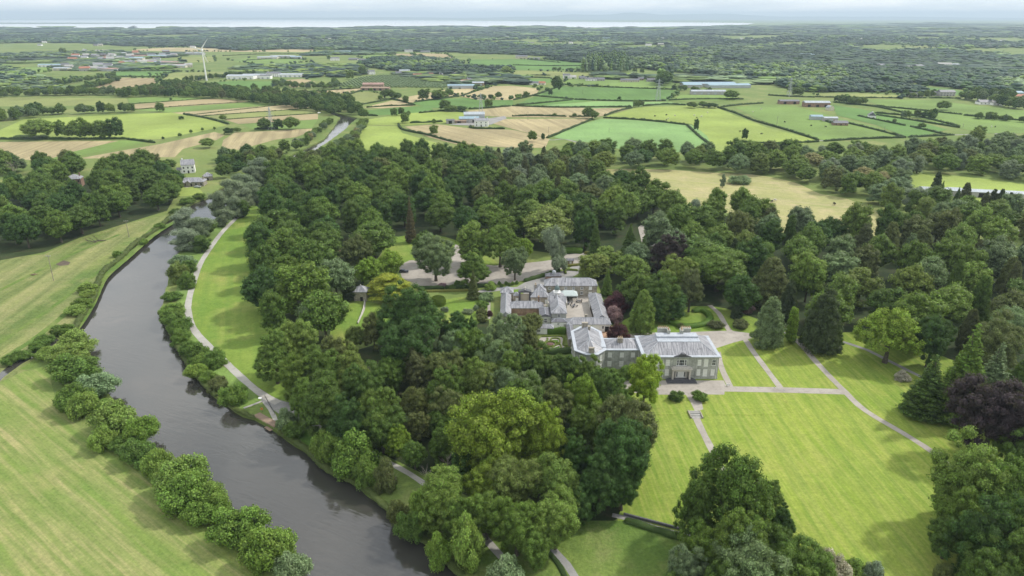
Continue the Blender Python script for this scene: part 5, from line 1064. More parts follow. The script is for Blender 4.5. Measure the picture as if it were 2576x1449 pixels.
# octagonal north wing
OC = [(24.2, 198.4), (27.6, 198.4), (30.75, 201.9), (30.75, 215.4), (27.9, 219.2), (24.2, 219.2), (20.9, 215.6), (20.9, 201.2)]
walls(man, OC, 0, 7.6, M_ASHLAR, 'wall'); _, off = cornice(man, OC, 8.0)
r = MB(); inn = off(-.62); zo = 8.05; n = len(inn); A_ = L_(25.85, 204.6); B_ = L_(25.85, 213.2)
v = [(p.x, p.y, zo) for p in inn]+[(A_[0], A_[1], zo+2.6), (B_[0], B_[1], zo+2.6)]
r.add(v, [(0, 1, 8), (1, 2, 8), (2, 3, 9, 8), (3, 4, 9), (4, 5, 9), (5, 6, 9), (6, 7, 8, 9), (7, 0, 8)]); OR = r.build('roof', M_SLATE2, man)
rd = MB(); rd.tube((A_[0], A_[1], zo+2.63), (B_[0], B_[1], zo+2.63), .11)
for k in (0, 1, 2, 7): rd.tube((inn[k].x, inn[k].y, zo+.03), (A_[0], A_[1], zo+2.63), .08)
for k in (3, 4, 5, 6): rd.tube((inn[k].x, inn[k].y, zo+.03), (B_[0], B_[1], zo+2.63), .08)
lx = L_(30.75, 204.6); rd.box(lx[0]-1.4, lx[0]+.5, lx[1]-1.6, lx[1]+1.6, 8.12, 8.3); rd.build('ridge_lead', M_LEAD, OR)
chimney(man, *L_(25.9, 199.2), 6.8, 1.7, .9, 3.0, 0, M_RUBBLE); chimney(man, *L_(25.4, 216.6), 8.2, 1.9, 1.0, 2.6, 0, M_RUBBLE); chimney(man, *L_(26.4, 212.2), 9.5, .8, .9, 2.0, 0, M_RUBBLE)
def obl_window(par, p0, p1, k, z, w, h, blind=True):
    a = Vector((*L_(*p0), 0)); b = Vector((*L_(*p1), 0)); d = (b-a).normalized(); q = a.lerp(b, k)
    o = window(par, 0, 0, z, w, h, 'S', blind=blind); o.location = q; o.rotation_euler.z = math.atan2(d.y, d.x)
for z in (4.7, 1.2):
    obl_window(man, OC[7], OC[0], .5, z, 1.1, 2.0); obl_window(man, OC[1], OC[2], .5, z, 1.1, 2.0)
    for k in (.18, .5, .82): obl_window(man, OC[6], OC[7], k, z, 1.1, 2.0)
pp = MB()
for x, y in ((30.4, 202.8), (42.2, 202.8), (49.0, 196.15), (66.4, 196.15)): q = L_(x, y); pp.tube((q[0], q[1], 0), (q[0], q[1], 7.2), .07)
pp.build('drainpipe', M_PAINT, man)

# ================================================================== stable yard
def block(name, label, x0, x1, y0, y1, h, rise, wall, roof, cat='stable range', hipl=True, hipr=True, ov=.3):
    cx_, cy_ = (x0+x1)/2, (y0+y1)/2
    r_ = tag(empty(name, (cx_, cy_, 0)), label, cat); a, b, c_, d = x0-cx_, x1-cx_, y0-cy_, y1-cy_
    w_ = MB(); w_.prism([(a, c_), (b, c_), (b, d), (a, d)], 0, h-.12, top=False)
    if not hipl or not hipr:
        if (b-a) >= (d-c_):
            for ok, xx in ((hipl, a), (hipr, b)):
                if not ok: w_.add([(xx, c_, h-.12), (xx, d, h-.12), (xx, (c_+d)/2, h+rise-.15)], [(0, 1, 2)])
        else:
            for ok, yy in ((hipl, c_), (hipr, d)):
                if not ok: w_.add([(a, yy, h-.12), (b, yy, h-.12), ((a+b)/2, yy, h+rise-.15)], [(0, 1, 2)])
    w_.build('wall', wall, r_)
    rr = MB().hip(a, b, c_, d, h, rise, ov, hipl, hipr); ro_ = rr.build('roof', roof, r_)
    rg_ = MB(); X0_, X1_, Y0_, Y1_ = a-ov, b+ov, c_-ov, d+ov
    if X1_-X0_ >= Y1_-Y0_:
        hh = (Y1_-Y0_)/2; p = (X0_+(hh if hipl else 0), (Y0_+Y1_)/2, h+rise); q = (X1_-(hh if hipr else 0), (Y0_+Y1_)/2, h+rise)
        cs = ([(p, (X0_, Y0_)), (p, (X0_, Y1_))] if hipl else [])+([(q, (X1_, Y0_)), (q, (X1_, Y1_))] if hipr else [])
    else:
        hh = (X1_-X0_)/2; p = ((X0_+X1_)/2, Y0_+(hh if hipl else 0), h+rise); q = ((X0_+X1_)/2, Y1_-(hh if hipr else 0), h+rise)
        cs = ([(p, (X0_, Y0_)), (p, (X1_, Y0_))] if hipl else [])+([(q, (X0_, Y1_)), (q, (X1_, Y1_))] if hipr else [])
    rg_.tube(p, q, .09)
    for s_, e_ in cs: rg_.tube(s_, (e_[0], e_[1], h+.03), .08)
    rg_.build('ridge_lead', M_LEAD, ro_)
    return r_, a, b, c_, d
b1, a, b, c_, d = block('stable_range', 'two storey rubble stone range at the far side of the courtyard', 13.9, 35.8, 267.2, 273.4, 4.9, 2.3, M_RUBBLE, M_SLATE)
for k, xx in enumerate((-9.0, -5.6, -2.2, 1.1, 4.6)): window(b1, xx, c_, 3.2, .85, .95)
for xx in (-5.6, 4.6): window(b1, xx, c_, .9, .85, 1.2)
door(b1, -9.0, c_, .95, 2.0, 'S', M_DARK); door(b1, 8.2, c_, 1.1, 1.6, 'S', z=2.9); door(b1, 8.2, c_, 1.2, 2.0, 'S')
b2, a, b, c_, d = block('coach_range', 'long single storey slate roofed range on the right of the courtyard', 31.7, 36.6, 236.6, 261.5, 3.1, 1.9, M_RUBBLE, M_SLATE2, hipl=False)
for yy in (9.8, 6.5, 3.2, -.1, -3.4, -6.7): door(b2, a, yy, 1.6, 2.2, 'W', M_PAINT if yy > 5 else M_DARK)
b3, a, b, c_, d = block('kitchen_range', 'white walled slate roofed range between courtyard and mansion', 20.9, 36.9, 232.3, 236.9, 3.1, 1.7, M_WHITE, M_SLATE)
window(b3, 5.2, c_, 1.3, .7, 1.0); door(b3, 6.7, c_, 1.3, 2.1, 'S', M_DARK)
chimney(b3, -1.0, .6, 3.6, .9, .7, 2.0, 0, M_RUBBLE)
b4, a, b, c_, d = block('clock_tower_block', 'central stable block carrying the domed clock cupola', 15.1, 20.7, 238.0, 257.5, 5.1, 2.2, M_ASHLAR, M_SLATE2, 'stable block', hipr=False)
window(b4, 0, c_, 3.5, .9, 1.1); window(b4, b, 3, 3.3, .9, 1.2, 'E'); door(b4, b, -2, 1.2, 2.1, 'E')
pg = MB(); y_ = 2.0
pg.add([(a-.8, y_-2.4, 5.0), (b+.8, y_-2.4, 5.0), (b+.8, y_+2.4, 5.0), (a-.8, y_+2.4, 5.0), (a-.8, y_, 7.35), (b+.8, y_, 7.35)], [(0, 1, 5, 4), (2, 3, 4, 5), (1, 2, 5), (3, 0, 4)]); pg.build('cross_roof', M_SLATE2, b4)
pg = MB()
for s_ in (-1, 1): 
    xx = b+.8 if s_ > 0 else a-.8; pg.box(xx-.25, xx+.25, y_-2.5, y_+2.5, 3.0, 5.6)
pg.build('gable_parapet', M_PORTICO, b4)
cu = MB(); cz = 5.6; cx_, cy_ = 0.1, 5.6
cu.box(cx_-1.25, cx_+1.25, cy_-1.25, cy_+1.25, cz, cz+2.0); cu.box(cx_-1.4, cx_+1.4, cy_-1.4, cy_+1.4, cz+2.003, cz+2.2); cu.prism([(cx_+1.0*math.cos(R(22.5+45*i)), cy_+1.0*math.sin(R(22.5+45*i))) for i in range(8)], cz+2.2, cz+3.2)
CU = cu.build('cupola', M_PAINT, b4)
MB().lathe([(1.12, 0), (1.05, .35), (.85, .95), (.5, 1.4), (.15, 1.65), (.1, 1.9), (0, 1.95)], 16, (cx_, cy_, cz+3.2)).build('dome', M_COPPER, CU, smooth=True)
cl = MB()
for fx, fy_, nx, ny in ((0, -1.27, 1, 0), (1.27, 0, 0, 1)):
    cl.tube((cx_+fx*.98, cy_+fy_*.98, cz+1.1), (cx_+fx*1.03, cy_+fy_*1.03, cz+1.1), .7, n=20)
cl.build('clock_face', M_CREAM, CU)
wv = MB(); wz = cz+5.1; wv.tube((cx_, cy_, wz), (cx_, cy_, wz+1.9), .05); wv.box(cx_-.75, cx_+.75, cy_-.02, cy_+.02, wz+.75, wz+.83); wv.box(cx_-.02, cx_+.02, cy_-.6, cy_+.6, wz+.72, wz+.8)
wv.add([(cx_-.7, cy_-.03, wz+1.5), (cx_-.2, cy_-.03, wz+1.9), (cx_+.75, cy_-.03, wz+1.45), (cx_+.1, cy_-.03, wz+1.35), (cx_-.7, cy_+.03, wz+1.5), (cx_-.2, cy_+.03, wz+1.9), (cx_+.75, cy_+.03, wz+1.45), (cx_+.1, cy_+.03, wz+1.35)], [(0, 3, 2, 1), (4, 5, 6, 7), (0, 1, 5, 4), (1, 2, 6, 5), (2, 3, 7, 6), (3, 0, 4, 7)])
wv.lathe([(0, -.18), (.18, 0), (0, .18)], 8, (cx_, cy_, wz+.4)); wv.build('weathervane', M_PAINT, CU)
b5, a, b, c_, d = block('lean_to', 'low dark roofed annexe in front of the clock block', 15.0, 20.8, 234.8, 237.8, 2.9, .8, M_WHITE, M_SLATED, 'annexe', ov=.15)
window(b5, -.4, c_, 1.8, .7, .5); door(b5, 2.2, c_, .9, 1.9, 'S', M_GREYW)
b6, a, b, c_, d = block('scullery', 'small dark slate outhouse left of the clock block', 10.6, 14.8, 237.6, 246.0, 4.0, .9, M_ASHLAR, M_SLATED, 'outhouse', hipl=False, ov=.15)
window(b6, .1, c_, 1.3, 1.0, 1.8)
b7, a, b, c_, d = block('laundry_range', 'slate hipped range with a red brick back wall and tall chimney', -1.0, 12.3, 247.2, 252.0, 3.3, 1.9, M_BRICK, M_SLATE)
chimney(b7, 4.9, .4, 4.2, .55, .55, 2.6, 1, M_BRICK)
b8, a, b, c_, d = block('side_range', 'long low slate range at the far left of the stables', -4.3, -.6, 240.0, 261.2, 3.2, 1.7, M_RUBBLE, M_SLATE2, hipl=False)
b9, a, b, c_, d = block('gate_pavilion', 'small square hipped pavilion left of the stone gate arch', -4.6, .4, 262.0, 267.0, 3.8, 1.7, M_BROWNSTONE, M_SLATE2, 'pavilion')
door(b9, b, -.8, 1.0, 2.0, 'E')
b10, a, b, c_, d = block('gate_wing', 'low store between the left pavilion and the gate arch', .6, 3.1, 261.2, 264.0, 2.8, 1.0, M_BROWNSTONE, M_SLATE, 'store', ov=.15)
door(b10, .2, c_, .9, 1.7, 'S')
b11, a, b, c_, d = block('gate_lodge', 'stone lodge with hipped roof right of the gate arch', 7.7, 15.0, 259.2, 263.0, 3.0, 1.9, M_BROWNSTONE, M_SLATE, 'lodge', ov=.2)
window(b11, -.3, c_, 1.3, .9, 1.0); door(b11, -2.7, c_, .9, 1.8, 'S'); door(b11, 2.7, c_, .9, 1.8, 'S')
b12, a, b, c_, d = block('lodge_wing', 'hipped wing behind the gate lodge with a brick chimney', 9.4, 14.2, 263.3, 270.0, 3.6, 1.9, M_BROWNSTONE, M_SLATE2, 'lodge', ov=.2)
chimney(b12, -1.9, .2, 3.0, .9, .9, 2.4, 1, M_RUBBLE)
ga = tag(empty('gate_arch', (5.3, 261.5, 0)), 'tall dark stone gate arch into the stable yard', 'gate arch')
g_ = MB(); g_.box(-2.5, -1.75, -.9, .9, 0, 4.4); g_.box(1.75, 2.5, -.9, .9, 0, 4.4); g_.box(-2.75, 2.75, -1.1, 1.1, 4.403, 4.75)
g_.add([(-2.75, -1.1, 4.753), (2.75, -1.1, 4.753), (2.75, 1.1, 4.753), (-2.75, 1.1, 4.753), (0, -1.1, 5.5), (0, 1.1, 5.5)], [(0, 1, 4), (2, 3, 5), (1, 2, 5, 4), (3, 0, 4, 5)]); g_.build('arch', M_STEP, ga)
MB().lathe([(.4, 0), (.25, .5), (.5, .7), (.5, 1.0), (.15, 1.2), (.15, 1.5), (0, 1.55)], 10, (0, 0, 5.4)).build('finial', M_PORTICO, ga)
gt_ = MB(); gt_.box(-1.74, 1.74, .3, .34, 0, 3.4); gt_.box(-1.7, 1.7, .26, .298, 3.2, 3.4); gt_.build('gate_panel', M_CREAM, ga)
b13, a, b, c_, d = block('garden_store', 'small slate roofed store under the front garden wall', 8.4, 15.4, 230.2, 233.0, 2.4, 1.1, M_WHITE, M_SLATE, 'store', ov=.2)
window(b13, -2, c_, 1.0, 1.2, .8)
gw = MB(); gw.box(0, 12.3, 0, .45, 0, 2.6); gw.box(-.05, 12.35, -.08, .53, 2.603, 2.75); o = gw.build('garden_wall', M_WHITE, loc=(-4.2, 233.6, 0)); tag(o, 'pale garden wall closing the small stable garden', 'wall')
sheet('lawn', [(1282,800),(1370,800),(1372,826),(1282,826)], .03, M_LAWN2, smooth=False)
# walls of the back court, outhouses by the mansion
b14, a, b, c_, d = block('wing_annexe', 'narrow slate roofed annexe between mansion wing and kitchen range', 20.2, 22.6, 219.6, 231.8, 3.0, .9, M_RUBBLE, M_SLATED, 'annexe', ov=.1)
yc = tag(MB().box(0, 6.6, 0, .4, 0, 1.5).build('yard_wall', M_RUBBLE, loc=(29.6, 221.0, 0)), 'low rubble wall behind the mansion wing', 'wall')
sheet('gravel_court', [(1500,818),(1560,822),(1560,862),(1500,850)], .05, M_EARTH, smooth=False)
# small far things behind the yard
so_ = tag(empty('ticket_hut', P(1433, 664)), 'small dark roofed timber hut beside the car park', 'hut')
h_ = MB(); h_.prism([(-1.6, -1.2), (1.6, -1.2), (1.6, 1.2), (-1.6, 1.2)], 0, 2.1, top=False); h_.build('wall', M_WOOD, so_); MB().hip(-1.6, 1.6, -1.2, 1.2, 2.15, .7, .35, False, False).build('roof', M_SLATED, so_); door(so_, .3, -1.2, .8, 1.8, 'S')
gz = tag(empty('garden_pavilion', P(910, 752)), 'square stone garden pavilion with slate pyramid roof beside the cedar', 'pavilion')
h_ = MB(); h_.prism([(-2.6, -2.4), (2.6, -2.4), (2.6, 2.4), (-2.6, 2.4)], 0, 4.1, top=False); h_.build('wall', M_RUBBLE, gz); MB().hip(-2.6, 2.6, -2.4, 2.4, 4.2, 2.0, .4).build('roof', M_SLATE, gz); MB().lathe([(.15, 0), (.3, .25), (0, .6)], 8, (0, 0, 6.1)).build('finial', M_PORTICO, gz); door(gz, .5, -2.4, .9, 1.9, 'S', M_DARK)
tk_ = tag(empty('outbuilding_store', P(1392, 704)), 'low brick store behind the back range with a round vent', 'store')
h_ = MB(); h_.prism([(-3.5, -1.5), (3.5, -1.5), (3.5, 1.5), (-3.5, 1.5)], 0, 2.4, top=False); h_.build('wall', M_BRICK, tk_); MB().hip(-3.5, 3.5, -1.5, 1.5, 2.4, 1.1, .3).build('roof', M_SLATED, tk_); MB().lathe([(.9, 0), (.9, 1.0), (.6, 1.5), (0, 1.7)], 12, (.2, 0, 3.0)).build('vent', M_LEAD, tk_)

# marquee, tables
mq = tag(empty('marquee', (23.6, 264.0, 0)), 'open white marquee on posts in the stable courtyard', 'marquee')
c2 = MB(); c2.add([(-3.7, -2.4, 2.6), (3.7, -2.4, 2.6), (3.7, 2.4, 2.6), (-3.7, 2.4, 2.6), (-1.9, 0, 4.1), (1.9, 0, 4.1)], [(0, 1, 5, 4), (1, 2, 5), (2, 3, 4, 5), (3, 0, 4)]); c2.box(-3.75, 3.75, -2.45, -2.40, 2.2, 2.62); c2.box(-3.75, -3.70, -2.39, 2.39, 2.2, 2.62); c2.box(3.70, 3.75, -2.39, 2.39, 2.2, 2.62); c2.box(-3.69, 3.69, 2.40, 2.45, .4, 2.62)
c2.build('canopy', M_CLOTH, mq)
for x, y in ((-3.6, -2.35), (3.6, -2.35), (-3.6, 2.3), (3.6, 2.3)): MB().tube((x, y, 0), (x, y, 2.6), .09).build('post', M_PAINT, mq)
def table_set():
    r_ = empty('picnic_table', (0, 0, 0)); t = MB(); t.lathe([(0, .70), (.75, .70), (.75, .76), (0, .76)], 14); t.build('table_top', M_STEP, r_); MB().tube((0, 0, 0), (0, 0, .7), .07).lathe([(.35, 0), (.35, .05), (0, .05)], 10).build('leg', M_BLACK, r_)
    for i in range(4):
        an = R(45+90*i); x, y = 1.15*math.cos(an), 1.15*math.sin(an); s_ = MB(); s_.box(x-.22, x+.22, y-.22, y+.22, .42, .47)
        for dx in (-.19, .19):
            for dy in (-.19, .19): s_.tube((x+dx, y+dy, 0), (x+dx, y+dy, .42), .02, n=4)
        bx_, by_ = x+.22*math.cos(an), y+.22*math.sin(an); s_.box(bx_-.2, bx_+.2, by_-.2, by_+.2, .475, .85); s_.build('seat', M_BLACK, r_)
    return r_
t0 = table_set(); tl = [((1424.5, 757), 'outdoor table set nearest the cupola in the courtyard'), ((1430, 765), 'outdoor table set just below the one nearest the cupola'), ((1457, 760), 'outdoor table set at the right of the courtyard'), ((1443.5, 772), 'lone outdoor table set, lowest in the courtyard'), ((1424, 748), 'table set under the left half of the marquee'), ((1442, 747), 'table set under the right half of the marquee')]
for i, (p, lb) in enumerate(tl):
    o = t0 if i == 0 else copy_tree(t0); o.location = P(*p); o.rotation_euler.z = i*.7; tag(o, lb, 'table', 'outdoor tables in the stable courtyard')
# ================================================================== hedges
hg = np.random.default_rng(4242)
def hedge_mesh(name, pts, w, h, mat, world=False, wild=.25, closed=False):
    c = [Vector(q) for q in pts] if world else W2(pts)
    dist = min(q.length for q in c); step = 1.0 if dist < 450 else 3.0
    c = catmull(c, closed, step) if len(c) > 2 else resample_lin(c, False, step)
    c0 = c[0].copy(); V = []; F = []; n = len(c); prof = [(-.5, 0), (-.52, .55), (-.34, .96), (0, 1.03), (.34, .96), (.52, .55), (.5, 0)]; K = len(prof)
    for i, q in enumerate(c):
        a_, b_ = (c[i-1] if (i or closed) else c[i]), (c[(i+1) % n] if (i < n-1 or closed) else c[i]); d = (b_-a_).normalized(); s_ = Vector((-d.y, d.x, 0)); kw = 1+hg.uniform(-wild, wild)*.6; kh = 1+hg.uniform(-wild, wild)
        if not closed and i in (0, n-1): kw *= .6; kh *= .7
        for px_, pz in prof: p = q-c0+s_*(px_*w*kw); V.append((p.x, p.y, pz*h*kh))
    m_ = n if closed else n-1
    for i in range(m_):
        j = (i+1) % n
        for k in range(K-1): F.append((i*K+k, j*K+k, j*K+k+1, i*K+k+1))
    V = np.array(V); F = np.array(F)
    ls = max(.16, dist*.0011)*1.15; area = n*step*(w+2*h); cnt = int(min(26000, area*1.5/(ls*ls)*(.9 if wild > .12 else .6)))
    P4 = V[F]; fi = hg.integers(0, len(F), cnt); u, v = hg.random((2, cnt, 1)); A = P4[fi]; q = (A[:, 0]*(1-u)+A[:, 1]*u)*(1-v)+(A[:, 3]*(1-u)+A[:, 2]*u)*v
    nr_ = np.cross(A[:, 1]-A[:, 0], A[:, 3]-A[:, 0]); nr_ /= np.linalg.norm(nr_, axis=1)[:, None]+1e-9; q = q+nr_*hg.uniform(-.02, .5, (cnt, 1))*ls*(1 if wild > .12 else .5)
    nn = nr_+hg.normal(size=(cnt, 3))*.5; nn /= np.linalg.norm(nn, axis=1)[:, None]; a = np.cross(nn, hg.normal(size=(cnt, 3))); a /= np.linalg.norm(a, axis=1)[:, None]+1e-9; b = np.cross(nn, a); s_ = ls*hg.uniform(.5, 1.1, (cnt, 1))
    L = np.stack([q-a*s_*.5, q-b*s_*.4, q+a*s_*.5, q+b*s_*.4], 1).reshape(-1, 3)
    FF = np.concatenate([F, np.arange(len(L)).reshape(-1, 4)+len(V)]); t = np.ones((len(FF), 3))*.5; t[:len(F), 0] = .75; t[len(F):, 0] = hg.uniform(.7, 1.3, cnt); t[:, 1] = np.clip(hg.normal(.5, .15, len(FF)), 0, 1)
    me = np_mesh(name, np.concatenate([V, L]), FF, t, [LEAF]); return me, c0
HC = {'d': (.055, .105, .028, 1), 'm': (.075, .14, .03, 1), 'l': (.20, .28, .045, 1), 'b': (.12, .24, .03, 1), 'y': (.26, .27, .06, 1)}
def hedge(pts, w=1.6, h=1.6, col='d', label=None, group=None, wild=.3, world=False, closed=False, parent=None, name='hedge'):
    me, c0 = hedge_mesh(name, pts, w, h, None, world, wild, closed); o = bpy.data.objects.new(name, me); COL.objects.link(o); o.color = HC[col]
    if parent is not None: o.parent = parent; o.location = c0-parent.location; return o
    o.location = c0; tag(o, label, 'hedge', group); return o
FH = [[(1518,297),(1620,303),(1725,315)],[(1727,315),(1760,345),(1785,364)],[(1376,348),(1440,322),(1490,300)],[(1618,267),(1680,263),(1725,265)],[(1805,271),(1850,285),(1900,305),(1990,331),(2058,354)],[(1813,270),(1865,264),(1920,260)],[(1683,253),(1760,250),(1870,250)],[(1340,241),(1443,250)],[(1445,251),(1498,253)],[(1500,253),(1590,255),(1675,254)],[(1297,265),(1340,262),(1440,252)],[(1288,267),(1400,271),(1540,270),(1588,269)],[(1415,213),(1560,221),(1712,226)],[(1288,293),(1350,292),(1425,294)],[(1432,294),(1485,294)],[(1590,272),(1555,280),(1520,292)],[(1515,198),(1562,198)],[(1288,193),(1385,197)],[(1323,190),(1385,190)],[(1290,164),(1380,166),(1470,166)],[(1330,150),(1410,158)],
 [(1932,240),(2000,244),(2100,246),(2270,248)],[(2287,247),(2330,247)],[(2337,247),(2417,248)],[(2097,258),(2207,270),(2307,293),(2414,319)],[(2127,261),(2250,272),(2420,289)],[(2424,291),(2520,300),(2600,306)],[(2200,285),(2308,293)],[(2205,290),(2307,305),(2414,322)],[(2157,292),(2277,317)],[(2290,319),(2382,340)],[(2075,305),(2107,316)],[(2130,310),(2205,328),(2277,347)],[(2072,356),(2170,350),(2272,347)],[(2285,346),(2400,340)],[(1850,352+6),(1960,362),(2060,357)],
 [(1031,310),(1070,309),(1114,307)],[(1002,312),(1010,325),(1040,333),(1075,340),(1120,353),(1160,362)],[(1184,318),(1192,324),(1270,325)],[(922,291),(950,292)],[(1054,285),(1100,281),(1140,277)],[(1147,280),(1178,284)],[(1179,275),(1230,272),(1284,268)],[(905,264),(970,253),(998,246)],[(990,250),(1044,265)],[(922,271),(985,267),(1040,266)],[(1042,258),(1100,250),(1155,243)],[(1160,242),(1185,234),(1212,220)],[(727,237),(820,228),(914,222)],[(820,249),(870,240),(908,229)],[(1292,252),(1350,238),(1420,214)],[(640,326),(700,324)],
 [(298,193),(402,194)],[(392,215),(412,187),(458,180)],[(305,180),(380,178),(452,178)],[(0,351),(150,351),(318,350)],[(462,288),(520,298),(575,313)],[(320,351),(390,360)],[(325,262),(440,254),(540,247)],[(335,276),(500,264),(640,256)],[(470,291),(600,276),(722,263)],[(496,293),(650,282),(790,272)],[(566,301),(700,292),(800,285)],[(560,196),(600,186),(640,183)],[(105,215),(160,206),(225,194)],[(620,152),(700,148),(770,150)],[(560,141),(640,137),(760,136)]]
def near_name(p):
    q = pix(p); x, y = q
    side = 'far left' if x < 350 else 'left' if x < 750 else 'left of centre' if x < 1150 else 'centre' if x < 1500 else 'right of centre' if x < 1900 else 'right' if x < 2250 else 'far right'
    return side
hl = []
for i, pts in enumerate(FH):
    q = pts[len(pts)//2]; ln = math.hypot(pts[-1][0]-pts[0][0], pts[-1][1]-pts[0][1]); hl.append([near_name(P(*q)), q, pts, ln])
bys = {}
for t in hl: bys.setdefault(t[0], []).append(t)
for sd_, its in bys.items():
    its.sort(key=lambda t: -t[1][1])
    for i, t in enumerate(its):
        o_ = 'nearest' if i == 0 else 'farthest' if i == len(its)-1 else ordn(i)+' nearest'
        thin = t[2][0][0] in (325, 335, 470, 496, 566); L_p = 'long' if t[3] > 150 else 'short' if t[3] < 70 else 'dark'
        hedge(t[2], 1.0 if thin else 1.9, .7 if thin else 1.8, 'd', '%s %s field hedge at the %s of the farmland' % (o_, L_p, sd_), 'field hedges')
# estate hedges
hedge([(1049,728),(1117,727)], 1.6, 1.5, 'd', 'clipped hedge along the near edge of the car park, left part', 'car park hedges', .06); hedge([(1120,727),(1180,724),(1247,719)], 1.6, 1.5, 'd', 'clipped hedge along the near edge of the car park, right part', 'car park hedges', .06)
hedge([(1050,735),(1130,733),(1205,731)], 1.2, .9, 'y', 'low yellowish clipped hedge in front of the car park hedge', None, .06); hedge([(1175,742),(1240,740)], 1.2, .8, 'd', 'low dark hedge beside the garden border', None, .08)
hedge([(1318,709),(1352,700),(1385,690),(1408,682)], 1.5, 1.5, 'm', 'curving hedge between the car park and the tarmac drive', None, .12)
hedge([(1424,671),(1462,667)], 1.2, 1.1, 'y', 'short clipped hedge below the timber hut', None, .05); hedge([(1418,634),(1440,634),(1466,636)], 4.0, 2.4, 'b', 'thick bright green hedge at the far end of the car park', None, .08); hedge([(1470,638),(1486,641),(1500,647)], 1.3, 1.4, 'y', 'yellow topped hedge at the right end of the car park', None, .05)
hedge([(1424,690),(1421,682),(1432,680),(1455,682)], 1.0, .9, 'l', 'low box hedge bed beside the drive end', None, .08)
hedge([(1364,889),(1400,888),(1438,887)], 2.6, 1.7, 'm', 'thick dark hedge below the sunken garden', None, .05); hedge([(1376,840),(1400,839),(1426,840)], 1.6, 2.6, 'b', 'leafy bright climber along the wall above the sunken garden', None, .25)
hedge([(1742,785),(1762,783),(1778,790),(1786,803),(1775,816),(1750,822),(1722,823),(1698,817),(1680,808),(1672,798)], 2.5, 1.4, 'b', 'crescent shaped clipped hedge on the lawn behind the mansion', None, .05)
hedge([(1572,1310),(1640,1332),(1700,1351),(1745,1366)], 1.8, 1.0, 'm', 'rough hedge below the lower garden path', None, .3); hedge([(1347,1352),(1375,1385),(1405,1420),(1425,1460)], 1.2, .35, 'd', 'strip of long grass beside the lower left path', None, .1)
# crescent etc: parterre in the sunken garden
pr_ = tag(empty('parterre', P(1388, 868)), 'sunken garden of curling low box hedges round an oval flower bed', 'parterre')
def hz(x, y): return (1242+x*.25, 598+y*.25)
PT = [[hz(480,1000), hz(690,1000), hz(700,1085), hz(775,1090)], [hz(395,1082), hz(470,1080), hz(520,1055), hz(545,1025), hz(535,1010)], [hz(580,1018), hz(570,1040), hz(640,1065), hz(662,1064), hz(655,1018)], [hz(440,1105), hz(520,1100), hz(562,1115), hz(540,1132), hz(450,1132)], [hz(585,1130), hz(600,1100), hz(665,1075), hz(672,1132), hz(590,1134)], [hz(715,1130), hz(712,1108), hz(775,1106)]]
for i, pts in enumerate(PT): hedge(pts, .5, .55, 'l', wild=.05, parent=pr_, closed=i in (2, 3, 4), name='box_hedge')
ov_ = [hz(570+55*math.cos(R(a)), 1076+26*math.sin(R(a))) for a in range(0, 360, 30)]
hedge(ov_, .5, .55, 'l', wild=.05, parent=pr_, closed=True, name='box_hedge')
bd, _ = hedge_mesh('flower_bed', [hz(538, 1076), hz(570, 1074), hz(602, 1076)], 2.2, .5, None, False, .3); bo = bpy.data.objects.new('flower_bed', bd); COL.objects.link(bo); bo.parent = pr_; bo.location = _-pr_.location; bo.color = (.34, .20, .17, 1)
sheet('gravel_court', [hz(400,1085), hz(480,1000), hz(690,995), hz(705,1085), hz(780,1085), hz(780,1140), hz(440,1140)], .03, M_GRAVEL, smooth=False)
sheet('soil_bed', [hz(590,1030), hz(645,1030), hz(650,1058), hz(600,1050)], .06, M_DARKGRASS); sheet('soil_bed', [hz(455,1108), hz(520,1106), hz(545,1118), hz(460,1128)], .06, M_EARTH); sheet('soil_bed', [hz(605,1108), hz(660,1090), hz(665,1126), hz(600,1128)], .06, M_DARKGRASS)
# topiary drum
q = P(1103, 766); me_ = []
C = []; Q = []
td = tag(empty('topiary_drum', q), 'large clipped yew drum with a hollow flat top on the garden lawn', 'topiary')
prof = [(2.9, 0), (3.05, 1.2), (2.75, 2.3), (2.3, 2.75), (1.9, 2.8), (1.2, 2.6), (0, 2.5)]
V = []; F = []
for r_, z_ in prof:
    for i in range(40): t = 6.2832*i/40; V.append((r_*math.cos(t), r_*math.sin(t), z_))
for k in range(len(prof)-1):
    for i in range(40): F.append((k*40+i, k*40+(i+1) % 40, (k+1)*40+(i+1) % 40, (k+1)*40+i))
V = np.array(V)+hg.normal(size=(len(V), 3))*.03; F = np.array(F); A = V[F]; fi = hg.integers(0, len(F), 9000); u, v = hg.random((2, 9000, 1)); A = A[fi]; qq = (A[:, 0]*(1-u)+A[:, 1]*u)*(1-v)+(A[:, 3]*(1-u)+A[:, 2]*u)*v
Lf = (qq[:, None, :]+hg.normal(size=(9000, 4, 3))*.09).reshape(-1, 3); FF = np.concatenate([F, np.arange(len(Lf)).reshape(-1, 4)+len(V)]); tt = np.ones((len(FF), 3))*.5; tt[:, 0] = hg.uniform(.75, 1.2, len(FF))
co_ = bpy.data.objects.new('crown', np_mesh('topiary_crown', np.concatenate([V, Lf]), FF, tt, [LEAF])); COL.objects.link(co_); co_.parent = td; co_.color = (.14, .22, .03, 1)
MB().tube((0, 0, 0), (0, 0, 1.5), .25).build('trunk', BARK, td)
sc_ = P(1103, 749); td.scale = (1.0, 1.0, 1.15)

